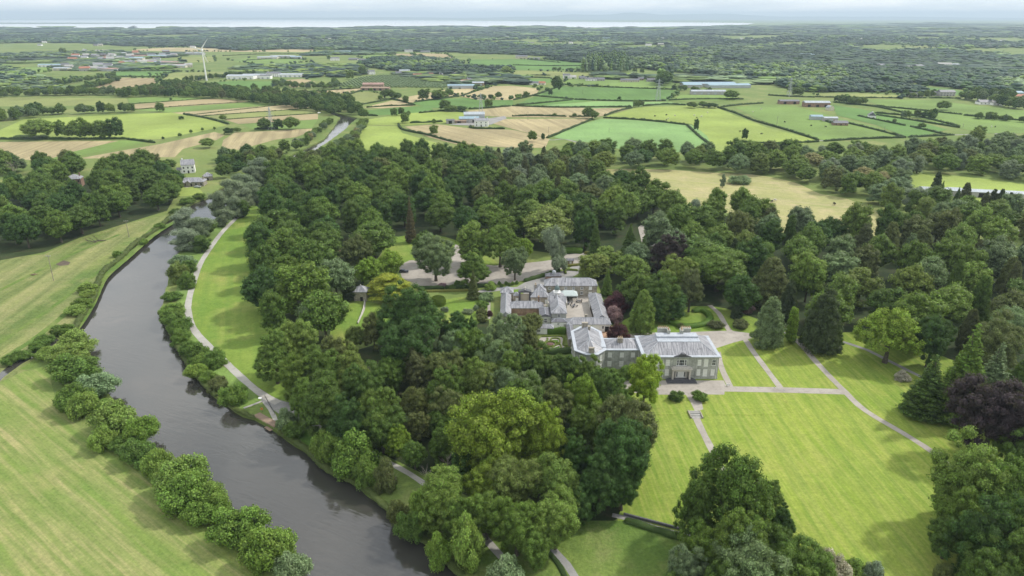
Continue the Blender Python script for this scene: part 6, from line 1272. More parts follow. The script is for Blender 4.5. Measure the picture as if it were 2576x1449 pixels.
# ================================================================== far buildings
HS = random.Random(31)
def house(name, label, pt, w, d, h, rise, rz, wall, roof, cat='house', nwin=3, group=None, hip=False, ch=1, storeys=1, drs=True):
    r_ = tag(empty(name, pt, rz), label, cat, group); m_ = MB(); a, b, c_, e_ = -w/2, w/2, -d/2, d/2
    m_.prism([(a, c_), (b, c_), (b, e_), (a, e_)], 0, h-.1, top=False)
    if not hip: m_.add([(a, c_, h-.1), (a, e_, h-.1), (a, 0, h+rise-.12)], [(0, 1, 2)]); m_.add([(b, c_, h-.1), (b, e_, h-.1), (b, 0, h+rise-.12)], [(0, 1, 2)])
    m_.build('wall', wall, r_); ro_ = MB().hip(a, b, c_, e_, h, rise, .3, hip, hip).build('roof', roof, r_)
    for i in range(ch):
        x = a+1.0 if i == 0 else b-1.0
        MB().box(x-.45, x+.45, -.4, .4, h+rise*.5, h+rise+1.0).build('chimney', wall, ro_)
    for s_ in range(storeys):
        for i in range(nwin):
            x = a+w*(i+.5)/nwin
            if s_ == 0 and i == nwin//2 and drs: door(r_, x, c_, .95, 2.0, 'S', M_DARK); continue
            f = MB(); z_ = .95+s_*2.6; f.box(x-.5, x+.5, c_-.08, c_-.01, z_, z_+1.3); f.build('window', M_GLASS, r_)
    return r_
def shed(name, label, pt, w, d, h, rise, rz, wall, roof, cat='shed', open_=False, group=None):
    r_ = tag(empty(name, pt, rz), label, cat, group); m_ = MB(); a, b, c_, e_ = -w/2, w/2, -d/2, d/2
    m_.prism([(a, c_), (b, c_), (b, e_), (a, e_)], 0, h-.1, top=False); m_.add([(a, c_, h-.1), (a, e_, h-.1), (a, 0, h+rise-.1)], [(0, 1, 2)]); m_.add([(b, c_, h-.1), (b, e_, h-.1), (b, 0, h+rise-.1)], [(0, 1, 2)])
    m_.build('wall', wall, r_); MB().hip(a, b, c_, e_, h, rise, .3, False, False).build('roof', roof, r_)
    g_ = MB()
    for i in range(max(1, int(w/9))): x = a+w*(i+.5)/max(1, int(w/9)); g_.box(x-1.8, x+1.8, c_-.06, c_-.01, 0, min(3.2, h-.6))
    g_.build('door', M_DARK if open_ else M_STEEL, r_); return r_
W_, Gy, Cr, Bk, Sl, Rt = M_WHITE, M_GREYW, M_CREAM, M_BRICK, M_SLATED, M_RTILE
# riverside houses on the left
house('white_house', 'tall white gabled house above the river bend', P(476, 433), 9, 8, 6.2, 3.6, R(20), W_, M_SLATE, 'house', 3, hip=False, storeys=2)
house('white_annexe', 'low white annexe left of the tall white house', P(458, 434), 6, 5, 2.8, 1.2, R(20), W_, M_SLATED, 'annexe', 2, ch=0)
r_ = house('stone_bungalow', 'grey stone bungalow with slate roof by the river', P(486, 466), 17, 8, 3.2, 2.4, R(6), M_RUBBLE, M_SLATE, 'bungalow', 5, hip=True, ch=2)
for x in (-5.5, -1.5):
    g_ = MB(); g_.add([(x-1.6, -5.2, 0), (x+1.6, -5.2, 0), (x+1.6, -5.2, 2.9), (x, -5.2, 4.3), (x-1.6, -5.2, 2.9)], [(0, 1, 2, 3, 4)]); g_.add([(x-1.8, -5.3, 2.8), (x, -5.3, 4.4), (x, -2, 4.4), (x-1.8, -2, 2.8), (x+1.8, -5.3, 2.8), (x+1.8, -2, 2.8)], [(0, 1, 2, 3), (1, 4, 5, 2)], 1); g_.build('gable_bay', [M_RUBBLE, M_SLATE], r_)
house('round_outbuilding', 'small hipped stone outbuilding at the right end of the bungalow', P(524, 452), 6, 6, 3.0, 2.6, R(20), M_RUBBLE, M_SLATE, 'outbuilding', 1, hip=True, ch=0)
house('brick_house', 'red brick house with slate roof among dark trees on the left', P(192, 468), 9, 8, 5.8, 2.6, R(18), Bk, M_SLATE, 'house', 3, hip=True, ch=2, storeys=2)
house('brick_wing', 'slate roofed wing left of the red brick house', P(178, 464), 7, 6, 4.2, 2.0, R(18), Bk, M_SLATE, 'wing', 2, ch=0)
sheet('driveway', [(445,455),(500,458),(510,466),(470,472),(445,466)], .05, M_GRAVEL)
# farmhouse in the middle
house('farmhouse', 'white two storey farmhouse with three bays in the middle fields', P(1211, 317), 15, 8, 6.2, 2.2, 0, W_, M_SLATE, 'farmhouse', 3, ch=2, storeys=2)
shed('farm_shed', 'large pale roofed shed behind the white farmhouse', P(1193, 298), 24, 14, 5.5, 2.2, R(4), M_STEEL, M_TIN, 'shed'); shed('farm_shed', 'blue grey roofed shed left of the white farmhouse', P(1180, 307), 22, 12, 4.5, 1.8, R(4), Gy, M_TINB, 'shed', True)
shed('farm_shed', 'small dark shed at the left end of the farmyard', P(1133, 310), 9, 7, 3.6, 1.2, R(4), Gy, M_SLATED, 'shed', True); shed('farm_shed', 'brown timber cattle shed left of the farmhouse', P(1155, 309), 16, 6, 2.6, .8, R(2), M_WOOD, M_WOOD, 'shed', True)
sheet('farmyard', [(1130,314),(1180,306),(1270,292),(1275,298),(1235,314),(1180,316)], .2, M_TARMAC, smooth=False)
shed('barn', 'brown roofed barn above the tan field in the left centre', P(940, 221), 34, 12, 6, 2.5, R(3), M_WOOD, M_TINR, 'barn', True); shed('barn', 'long low cattle barn in front of the brown roofed barn', P(945, 227), 46, 12, 4, 1.6, R(-3), M_WOOD, M_WOOD, 'barn', True)
# right farm
shed('farm_shed', 'grey corrugated shed, largest of the right hand hill farm', P(2052, 268), 32, 13, 5.5, 2, R(-4), M_BRICK, M_TIN, 'shed', True); shed('farm_shed', 'dark roofed shed left of the largest hill farm shed', P(1983, 261), 26, 11, 4.0, 1.6, R(-2), M_BRICK, M_SLATED, 'shed', True)
hb_ = tag(empty('curved_barn', P(2087, 277)), 'round roofed cream barn on the hill farm', 'barn'); g_ = MB()
for k in range(8): a1_, a2_ = R(22.5*k), R(22.5*(k+1)); g_.add([(-3.4*math.cos(a1_), -5, 2.6+3*math.sin(a1_)), (-3.4*math.cos(a2_), -5, 2.6+3*math.sin(a2_)), (-3.4*math.cos(a2_), 5, 2.6+3*math.sin(a2_)), (-3.4*math.cos(a1_), 5, 2.6+3*math.sin(a1_))], [(0, 1, 2, 3)])
g_.build('roof', M_TIN, hb_); g_ = MB(); g_.add([(-3.4, -4.98, 0), (3.4, -4.98, 0)]+[(3.4*math.cos(R(18*k)), -4.98, 2.6+3*math.sin(R(18*k))) for k in range(11)], [tuple(range(13))]); g_.box(-3.4, -3.3, -4.97, 5, 0, 2.6); g_.box(3.3, 3.4, -4.97, 5, 0, 2.6); g_.build('wall', M_CREAM, hb_)
house('cottage', 'white gabled cottage with dark roof on the right hillside', P(2192, 297), 9, 8, 3.4, 3.6, R(70), W_, Sl, 'cottage', 2, ch=1); shed('farm_shed', 'blue grey shed, left one of the roadside pair', P(2052, 301), 13, 8, 4.0, 1.6, R(-6), M_STEEL, M_TINB, 'shed'); shed('farm_shed', 'grey block shed behind the brick bungalow', P(2087, 305), 15, 8, 4.0, 1.2, R(-4), Gy, M_TIN, 'shed')
house('brick_bungalow', 'red brick bungalow with slate roof in the green field', P(2112, 315), 15, 8, 2.9, 2.2, R(-6), Bk, Sl, 'bungalow', 3, hip=False)
shed('long_barn', 'long low pale roofed barn behind dark conifers on the right', P(2440, 492), 60, 9, 3.6, 1.0, R(-13), Gy, M_TIN, 'barn', True); house('lodge', 'small white building at the left end of the long low barn', P(2398, 486), 7, 7, 3.2, .8, R(-13), W_, M_TIN, 'lodge', 1, ch=0)
# mid distance: (x, y, width m, depth, storeys, wall, roof, rot, description, kind)
FB = [(1425,197,16,9,2,W_,Sl,0,'white two storey farmhouse at the left of the roadside row','h'),(1441,197,14,10,1,W_,Gy,10,'low white house beside the roadside farmhouse','h'),(1464,199,14,8,1,Gy,Sl,0,'small grey cottage behind the roadside row','h'),(1487,203,24,10,1,W_,Sl,-3,'bungalow with dark roof, left one of the hillside bungalows','h'),(1511,203,16,10,1,Gy,Sl,4,'garage like house right of the left hillside bungalow','h'),(1584,206,40,10,1,M_CREAM,Sl,-2,'long cream bungalow with dark roof','h'),(1641,205,24,12,1,Gy,Sl,3,'grey bungalow beside the tall dark poplar','h'),(1612,202,12,8,1,M_WOOD,Sl,0,'brown house between the hillside bungalows','h'),
 (1344,213,18,10,1,W_,Sl,-14,'white house with dark roof beside the brown field','h'),(1363,213,14,9,1,M_CREAM,Rt,-14,'cream house with reddish roof beside the brown field','h'),(1293,207,16,10,1,W_,Sl,-20,'white gabled house at the edge of the orchard','h'),(1626,169,14,10,2,W_,Gy,30,'leftmost of the three bright white houses before the forest','h'),(1641,170,14,9,2,W_,Sl,40,'middle of the three bright white houses before the forest','h'),(1662,170,14,10,2,W_,Gy,35,'rightmost of the three bright white houses before the forest','h'),
 (1780,216,90,26,1,Gy,M_TINB,2,'huge blue grey factory shed complex on the right','s'),(1830,220,70,26,1,M_STEEL,M_TINB,4,'right half of the blue grey factory sheds','s'),(1740,220,30,16,1,Gy,M_TINB,0,'low sheds left of the factory complex','s'),(1780,237,52,12,1,Gy,M_TIN,-1,'long pale roofed poultry shed in the green fields','s'),
 (1160,222,44,14,1,M_STEEL,M_TINB,2,'blue roofed yard shed beside the orchard','s'),(1180,212,30,14,1,W_,Gy,-6,'white yard building beside the orchard','s'),(1190,204,26,12,1,W_,Sl,10,'dark roofed white building above the yard','h'),(1174,210,20,8,1,M_RTILE,M_RTILE,0,'red trailer like shed in the yard','s'),(1203,215,20,12,1,M_WOOD,M_TIN,0,'brown shed at the right of the yard','s'),
 (934,187,16,10,2,W_,Sl,30,'white cottage alone left of the orchard','h'),(1006,187,20,10,1,W_,Sl,10,'white house left of the orchard rooftops','h'),(1042,187,22,10,1,Gy,Sl,0,'dark roofed house above the orchard','h'),(1050,193,20,10,1,M_CREAM,Rt,20,'house with orange red roof above the orchard','h'),(1018,183,22,8,1,W_,M_TIN,0,'white outbuilding above the orchard','s'),(1086,191,12,9,1,Bk,Rt,0,'small brick house right of the orchard roofs','h'),(1110,195,8,8,2,W_,Sl,0,'little white gabled house near the orchard corner','h'),(1148,189,22,10,1,Gy,Sl,5,'grey bungalow above the yard sheds','h'),
 (610,198,52,24,2,W_,M_TIN,-2,'big white warehouse right of the wind turbine','s'),(642,196,44,22,2,W_,M_TIN,3,'right part of the big white warehouse','s'),(690,192,30,16,2,W_,Sl,-8,'white house beside the warehouse yard','h'),(735,193,46,22,1,W_,M_TIN,-3,'low white shed right of the warehouse yard','s'),(698,188,20,12,1,Gy,Sl,0,'grey roofed house behind the warehouse','h'),(670,198,20,12,2,W_,Sl,0,'white box building between warehouse and house','s'),
 (675,148,56,22,1,M_CREAM,M_TIN,2,'pale sheds in the far green fields','s'),(712,145,70,24,1,Gy,M_TIN,-2,'long grey farm sheds in the far green fields','s'),(745,147,30,18,1,Gy,M_TINB,0,'blue grey shed at the right of the far farm','s'),(843,152,26,12,2,W_,Sl,30,'white house above the middle green field','h'),(890,151,30,14,1,Gy,Sl,-10,'dark roofed house above the middle green field','h'),(912,153,22,12,1,M_CREAM,Sl,10,'small house beside the dark roofed house','h'),
 (860,133,70,26,1,W_,M_TINB,0,'pale blue industrial shed before the distant forest','s'),(895,136,46,18,1,Gy,Sl,10,'grey houses cluster before the distant forest','h'),(690,123,60,20,1,W_,M_TIN,2,'white sheds among far trees','s'),(1470,122,150,24,1,W_,M_TIN,-1,'very long white poultry shed far away','s'),(1525,98,40,20,1,M_TINB,M_TINB,0,'tiny blue shed in the far forest','s'),
 (1028,131,30,14,2,W_,Sl,20,'white church like house before the far forest','h'),(1070,132,36,14,1,Gy,Sl,0,'grey house before the far forest','h'),(1312,147,40,16,2,M_CREAM,Sl,0,'grey stone house group above the far green fields','h'),(1345,150,34,14,1,Gy,Sl,5,'low dark house above the far green fields','h'),
 (2032,140,46,18,1,M_TINB,M_TINB,0,'dark blue far shed on the right','s'),(2045,142,60,20,1,Gy,M_TINB,2,'blue roofed far farm on the right','s'),(2077,124,44,16,1,W_,Gy,0,'white far house on the ridge','h'),(2206,170,36,14,2,W_,Sl,0,'white house with two gables in the right forest','h'),(2216,171,26,12,2,W_,Sl,40,'right gable of the white forest house','h'),(2290,172,20,12,1,W_,Gy,0,'small white house in the right forest gap','h'),(2308,172,30,14,2,Gy,Sl,30,'grey roofed house in the right forest gap','h'),(2374,167,34,14,2,W_,Gy,-10,'white house at the edge of the olive field','h'),(2398,167,22,12,1,W_,M_TIN,0,'small white shed at the edge of the olive field','s'),
 (2300,243,24,11,1,M_CREAM,Sl,0,'pale bungalow in front of the plantation','h'),(2355,240,26,11,1,Gy,Sl,2,'left grey roofed house before the plantation','h'),(2378,241,26,11,2,Gy,Sl,-2,'right grey roofed house before the plantation','h'),(2486,262,34,12,1,W_,Sl,-4,'long white house among dark trees on the far right','h'),(2505,264,16,9,1,W_,Gy,0,'small white annexe of the far right house','h'),(2545,240,26,14,1,M_TIN,M_TINB,0,'pale shed at the far right edge','s'),(2565,247,26,12,1,M_CREAM,Rt,-5,'cream house at the far right edge','h'),(2520,158,50,22,1,W_,M_TIN,0,'cluster of white polytunnels on the far right','s'),(2505,174,26,14,1,Gy,Sl,10,'grey house before the far right polytunnels','h'),
 (1760,124,60,18,1,W_,Gy,0,'far white village shed before the dark ridge','s'),(1800,129,70,18,1,Gy,Sl,0,'far village roofs, left cluster','h'),(1880,130,60,18,1,W_,Gy,3,'far village roofs, right cluster','h'),(2240,133,60,20,1,Gy,M_TINB,0,'blue grey shed in the far right plain','s'),(1605,123,36,16,1,W_,Gy,0,'far white house in the central forest','h'),(1395,124,40,16,1,Gy,Rt,0,'far reddish roofed farm in the forest edge','h')]
for x, y, w, d, st_, wl, rfm, rz, lb, kk in FB:
    k = 1.0; nm = 'house' if kk == 'h' else 'shed'
    if kk == 'h': house('house', lb, P(x, y), w*.85, d, 2.9*st_+.3, 2.6, R(rz), wl, rfm, 'house', max(2, int(w/5)), None, False, 1, st_)
    else: shed('shed', lb, P(x, y), w, d, 3.6+1.2*st_, 1.8, R(rz), wl, rfm, 'shed')
# village on the left, nearer to farther
vil = []
for row, (y, xs) in enumerate([(178, [160, 215, 240, 262, 275]), (169, [130, 165, 175, 250, 270, 420, 440, 448, 475]), (160, [305, 320, 331, 340, 355, 363, 372, 385, 393, 400, 412, 425]), (150, [180, 215, 255, 268, 280, 290, 305, 325, 335, 345, 395]), (143, [95, 110, 180, 192, 215, 240, 262, 275, 285, 330, 350, 380, 395, 410, 425, 440]), (137, [100, 115, 140, 185, 230, 296, 340, 480, 492]), (132, [215, 250, 265, 340, 420])]):
    for i, x in enumerate(xs): vil.append((row, i, len(xs), x+HS.uniform(-3, 3), y+HS.uniform(-1.2, 1.2)))
for t_ in vil: pass
for row, i, n_, x, y in vil:
    big = HS.random() < .25; wl = HS.choice([W_, W_, Gy, Cr, Bk]); rfm = HS.choice([Sl, M_SLATE, M_SLATE, Gy, Rt]) if not big else HS.choice([M_TIN, M_TIN, M_TINR, M_TINB])
    lb = '%s %s in the %s row of the left village' % ('leftmost' if i == 0 else 'rightmost' if i == n_-1 else ordn(i)+' from left', 'shed' if big else 'house', (['front']+ORD[1:])[row])
    if big: shed('shed', lb, P(x, y), HS.uniform(30, 60), HS.uniform(12, 18), 5, 1.8, R(HS.uniform(-8, 8)), wl, rfm, 'shed', group='village buildings')
    else: house('house', lb, P(x, y), HS.uniform(15, 24), HS.uniform(9, 12), HS.choice([3.4, 6]), 3.4, R(HS.uniform(-40, 40)), wl, rfm, 'house', 3, group='village buildings')
# scattered far white specks in the plain
fc = 0; rws = []
for i in range(46): rws.append((HS.uniform(60, 2560), HS.uniform(84, 122)))
rws.sort()
for i, (x, y) in enumerate(rws):
    o = house('house', ('leftmost' if i == 0 else 'rightmost' if i == 45 else ordn(i)+' from left')+' of the tiny pale houses scattered in the far forest', P(x, y), HS.uniform(14, 26), 10, 5, 3, R(HS.uniform(-30, 30)), HS.choice([W_, W_, Cr, Gy]), HS.choice([Sl, Gy]), 'house', 2, 'far scattered houses')

# ================================================================== turbine, pylons, poles
tb = tag(empty('wind_turbine', P(520, 203)), 'tall white wind turbine standing above the left fields', 'wind turbine'); HT = height_at(520, 203, 125)
MB().tube((0, 0, 0), (0, 0, HT-1), 1.6, .8, 16).build('tower', M_PAINT, tb)
nb = MB(); nb.box(-1.2, 1.2, -2.6, 3.4, HT-1.4, HT+1.3); nb.build('nacelle', M_PAINT, tb)
hb2 = MB(); hb2.tube((0, -4.0, HT), (0, -2.6, HT), .6, 1.25, 12); HUB = hb2.build('hub', M_PAINT, tb)
for ang in (100, 218, 338):
    L__ = 24.5; v = []; a_ = R(ang)
    ux, uz = -math.sin(a_), math.cos(a_)
    ux, uz = (math.cos(R({100: 164, 218: 52, 338: 292}[ang])), math.sin(R({100: 164, 218: 52, 338: 292}[ang])))
    px_, pz_ = -uz, ux; s_ = MB(); prev = None; V = []; F = []
    for i, (r__, c__) in enumerate([(.6, .9), (3, 1.9), (5, 2.1), (12, 1.4), (20, .8), (L__, .25)]):
        for sx, dy in ((-.3, -.12), (.7, -.05), (.7, .05), (-.3, .12)): V.append((ux*r__+px_*c__*sx, -3.3+dy*3*(1-r__/30), HT+uz*r__+pz_*c__*sx))
    for i in range(5):
        for k in range(4): F.append((i*4+k, i*4+(k+1) % 4, i*4+4+(k+1) % 4, i*4+4+k))
    F += [(3, 2, 1, 0), (20, 21, 22, 23)]; mesh_obj('blade', V, F, M_PAINT, HUB)
def pylon():
    r_ = empty('electricity_pylon', (0, 0, 0)); m_ = MB(); H_ = 27.0
    def wd(z): return 2.6*(1-z/H_)**1.1+.35
    zs = [0, 5, 9.5, 13.5, 17, 20, 23, 25.5, H_]
    for a, b in zip(zs, zs[1:]):
        wa, wb = wd(a), wd(b)
        for sx, sy in ((1, 1), (1, -1), (-1, -1), (-1, 1)): m_.tube((sx*wa, sy*wa, a), (sx*wb, sy*wb, b), .17, n=4)
        for (s1, s2) in (((1, -1), (-1, -1)), ((1, 1), (-1, 1)), ((1, 1), (1, -1)), ((-1, 1), (-1, -1))): m_.tube((s1[0]*wa, s1[1]*wa, a), (s2[0]*wb, s2[1]*wb, b), .09, n=4); m_.tube((s2[0]*wa, s2[1]*wa, a), (s1[0]*wb, s1[1]*wb, b), .09, n=4)
    m_.build('lattice_tower', M_STEEL, r_)
    for z, w in ((17.5, 5.2), (21, 4.6), (24.5, 3.8)):
        c2_ = MB()
        for s_ in (-1, 1): c2_.tube((0, 0, z), (s_*w, 0, z), .14, n=4); c2_.tube((0, 0, z+1.3), (s_*w, 0, z), .1, n=4); c2_.tube((s_*w, 0, z), (s_*w, 0, z-1.2), .12, n=5)
        c2_.build('cross_arm', M_STEEL, r_)
    return r_
p0_ = pylon()
for i, (x, yb, lb, s_) in enumerate([(683, 326, 'lattice pylon beside the trees in the left fields', .85), (1210, 282, 'lattice pylon behind the white farmhouse', .85), (1655, 254, 'lattice pylon in the large green field right of centre', 1.1), (1985, 243, 'lattice pylon at the right, before the dark forest', 1.0)]):
    o = p0_ if i == 0 else copy_tree(p0_); o.location = P(x, yb); o.scale = (s_,)*3; o.rotation_euler.z = R(15*i-20); tag(o, lb, 'pylon', 'electricity pylons')
def pole():
    r_ = empty('utility_pole', (0, 0, 0)); MB().tube((0, 0, 0), (0, 0, 9), .16, .11, 7).build('post', PALEBARK, r_); m_ = MB(); m_.box(-1.1, 1.1, -.07, .07, 8.5, 8.66)
    for x in (-1, 0, 1): m_.tube((x, 0, 8.66), (x, 0, 8.95), .06, n=5)
    m_.build('crossbar', M_GREYW, r_); return r_
p1_ = pole()
PL = [(135, 706, 641, 'leaning pole with crossbar in the left river meadow'), (325, 597, 554, 'pole with crossbar near the river on the left bank'), (666, 681, 640, 'pole standing above the riverside lawn wood'), (1318, 202, 190, 'small pole beside the brown field corner'), (1440, 217+3, 211, 'thin pole above the big green field'), (1466, 236, 224, 'thin pole inside the big green field'), (1328, 303, 281, 'pole in the stubble field right of the farmhouse'), (1380, 334, 320, 'pole at the corner of the mint green field'), (1532, 333, 322, 'pole in the middle of the mint green field'), (1954, 314, 293, 'pole at the hedge of the bright hill field'), (2224, 330, 316, 'pole in the right hand strip field'), (2422, 321, 310, 'pole at the end of the right hand hedges')]
for i, (x, yb, yt, lb) in enumerate(PL):
    o = p1_ if i == 0 else copy_tree(p1_); o.location = P(x, yb); h_ = height_at(x, yb, yt); o.scale = (1, 1, h_/9); o.rotation_euler = (0, R(2 if i == 0 else 0), R(20*i)); tag(o, lb, 'pole', 'wooden utility poles')

# ================================================================== river landing
jt = tag(empty('landing_stage', P(725-5, 1000)), 'timber landing stage at the river edge below the path', 'jetty'); J = jt.location
a = P(641, 1046, -.2); b = P(694, 1076, -.2); d = (b-a).normalized(); s_ = Vector((-d.y, d.x, 0)); V = []; F = []
dk = MB(); L__ = (b-a).length; n_ = int(L__/.32)
for i in range(n_):
    p = a+d*(i*.32)-J
    for (q0_, q1_) in ((p, p+d*.27),):
        vs = [q0_-s_*.5, q1_-s_*.5, q1_+s_*1.7, q0_+s_*1.7]; dk.add([(v.x, v.y, .08) for v in vs]+[(v.x, v.y, .18) for v in vs], [(3, 2, 1, 0), (4, 5, 6, 7), (0, 1, 5, 4), (1, 2, 6, 5), (2, 3, 7, 6), (3, 0, 4, 7)])
dk.build('deck', M_WOOD, jt)
for k in range(7):
    p = a+d*(L__*k/6)-J; MB().tube((p.x-s_.x*.62, p.y-s_.y*.62, -2.2), (p.x-s_.x*.62, p.y-s_.y*.62, .5), .11).build('pile', M_WOOD, jt)
a2, b2_ = P(672, 1072, -.6), P(697, 1088, -.6); d2 = (b2_-a2).normalized(); s2 = Vector((-d2.y, d2.x, 0)); lo_ = MB(); 
for i in range(9):
    p = a2+d2*(i*.34)-J; vs = [p-s2*1.0, p+d2*.28-s2*1.0, p+d2*.28+s2*.35, p+s2*.35]; lo_.add([(v.x, v.y, -.62) for v in vs]+[(v.x, v.y, -.54) for v in vs], [(3, 2, 1, 0), (4, 5, 6, 7), (0, 1, 5, 4), (1, 2, 6, 5), (2, 3, 7, 6), (3, 0, 4, 7)])
lo_.build('lower_deck', M_WOOD, jt)
rl = tag(empty('handrail', P(668, 998)), 'black handrail beside the ramp down to the landing stage', 'railing'); J = rl.location; a = P(667, 1001)-J; b = P(691, 1043)-J
for k in range(8): p = a.lerp(b, k/7); MB().tube((p.x, p.y, 0), (p.x, p.y, 1.05), .05, n=5).build('post', M_BLACK, rl)
r2 = MB(); [r2.tube((a.x, a.y, z), (b.x, b.y, z), .05, n=5) for z in (.5, 1.05)]; r2.build('rail', M_BLACK, rl)
sg = tag(empty('sign_board', P(655, 1008)), 'white tilted information board beside the river path fork', 'sign'); g_ = MB(); g_.add([(-.5, -.25, .85), (.5, -.25, .85), (.5, .25, 1.15), (-.5, .25, 1.15), (-.5, -.25, .80), (.5, -.25, .80), (.5, .25, 1.10), (-.5, .25, 1.10)], [(0, 1, 2, 3), (7, 6, 5, 4), (0, 4, 5, 1), (1, 5, 6, 2), (2, 6, 7, 3), (3, 7, 4, 0)]); g_.build('panel', M_PAINT, sg); MB().tube((-.35, 0, 0), (-.35, 0, .95), .04).build('post', M_BLACK, sg); MB().tube((.35, 0, 0), (.35, 0, .95), .04).build('post', M_BLACK, sg)
M_ORANGE = plain('orange_plastic', (.75, .16, .03), .5, .1); lb_ = tag(empty('lifebuoy_stand', P(660, 1036)), 'orange lifebuoy on a post beside the landing stage', 'lifebuoy'); MB().tube((0, 0, 0), (0, 0, 1.2), .05).build('post', M_BLACK, lb_); g_ = MB()
for k in range(12): t1, t2 = R(30*k), R(30*k+30); g_.tube((.32*math.cos(t1), -.1, 1.1+.32*math.sin(t1)), (.32*math.cos(t2), -.1, 1.1+.32*math.sin(t2)), .08, n=6)
g_.build('ring', M_ORANGE, lb_)
# front steps on the lawn path, terrace bank, sign and gate posts
sp_ = tag(empty('garden_steps', P(1749, 1044)), 'grey stone steps in the lawn path before the mansion', 'steps'); g_ = MB()
for i in range(5): g_.box(-1.55, 1.55, -1.9+i*.75, -1.9+i*.75+.5, 0, .10+i*.10)
g_.build('treads', M_GREYW, sp_); 
for s_ in (-1, 1): MB().box(s_*1.72-.16, s_*1.72+.16, -2.0, 2.0, 0, .55).build('side_wall', M_RUBBLE, sp_)
def bank(pts, h, w, mat):
    c = resample_lin(W2(pts), False, 1.5); V = []; n = len(c)
    for i, q in enumerate(c):
        d = (c[min(i+1, n-1)]-c[max(i-1, 0)]).normalized(); s_ = Vector((-d.y, d.x, 0)); k = min(1, i/3, (n-1-i)/3)
        for o_, z_ in ((-w, -.01), (-w*.35, h*.15), (0, h), (w*.5, h*.95), (w*2.2, -.01)): p = q+s_*o_; V.append((p.x, p.y, z_*k+.012 if z_ > 0 else -.01))
    F = [(i*5+j, i*5+5+j, i*5+6+j, i*5+1+j) for i in range(n-1) for j in range(4)]
    o = mesh_obj('lawn_bank', V, F, mat, smooth=False); o['kind'] = 'structure'
bank([(1765, 1043), (1880, 1044), (1990, 1043)], .24, 1.6, M_LAWN); bank([(1598, 1043), (1680, 1043), (1736, 1043)], .24, 1.6, M_LAWN); bank([(1995, 1040), (1985, 1020), (1972, 990)], .35, .7, M_LAWN)
wl_ = MB(); wa = P(1568, 1297); wb = P(1736, 1341); 
wd_ = (wb-wa).normalized(); ws_ = Vector((-wd_.y, wd_.x, 0)); wl_.add([(0, 0, 0), tuple(wb-wa), tuple(wb-wa+ws_*.35), tuple(ws_*.35), (0, 0, .7), tuple(wb-wa+Vector((0, 0, .7))), tuple(wb-wa+ws_*.35+Vector((0, 0, .7))), tuple(ws_*.35+Vector((0, 0, .7)))], [(4, 5, 6, 7), (0, 1, 5, 4), (2, 3, 7, 6), (1, 2, 6, 5), (3, 0, 4, 7)])
tag(wl_.build('sunk_wall', M_STEP, loc=wa), 'low dark retaining wall along the foot of the lawn', 'wall')
ns = tag(empty('notice_board', P(1831, 975-3)), 'small white notice board on the verge beside the mansion', 'sign'); MB().box(-.55, .55, -.03, .03, .35, 1.0).build('panel', M_PAINT, ns); MB().tube((-.4, 0, 0), (-.4, 0, .9), .035).build('post', M_BLACK, ns); MB().tube((.4, 0, 0), (.4, 0, .9), .035).build('post', M_BLACK, ns)
gp = tag(empty('swing_barrier', P(1960, 981)), 'small metal barrier across the side path on the lawn', 'barrier'); MB().tube((-1.3, .8, .5), (1.1, -1.2, .5), .05).build('rail', M_STEEL, gp); MB().tube((-1.3, .8, 0), (-1.3, .8, .8), .06).build('post', M_STEEL, gp); MB().tube((1.1, -1.2, 0), (1.1, -1.2, .8), .06).build('post', M_STEEL, gp)
sdl = tag(empty('sundial', P(1222, 786)), 'little dark stone sundial on the garden lawn', 'sundial'); MB().lathe([(.35, 0), (.3, .15), (.14, .25), (.12, .95), (.3, 1.05), (.3, 1.12), (0, 1.12)], 10).build('pedestal', M_STEP, sdl)
gw2 = MB(); pts_ = W2([(918, 757), (914, 780), (905, 805), (900, 815)]); c = catmull(pts_, False, 1.0); V = []
for i, q_ in enumerate(c): V += [(q_.x-.15-c[0].x, q_.y-c[0].y, 0), (q_.x-.15-c[0].x, q_.y-c[0].y, .8), (q_.x+.15-c[0].x, q_.y-c[0].y, .8), (q_.x+.15-c[0].x, q_.y-c[0].y, 0)]
gw2.add(V, [(i*4+k, i*4+4+k, i*4+5+k, i*4+1+k) for i in range(len(c)-1) for k in range(3)]); tag(gw2.build('garden_wall', M_PORTICO, loc=c[0]), 'thin curving pale wall across the lawn by the stone pavilion', 'wall')

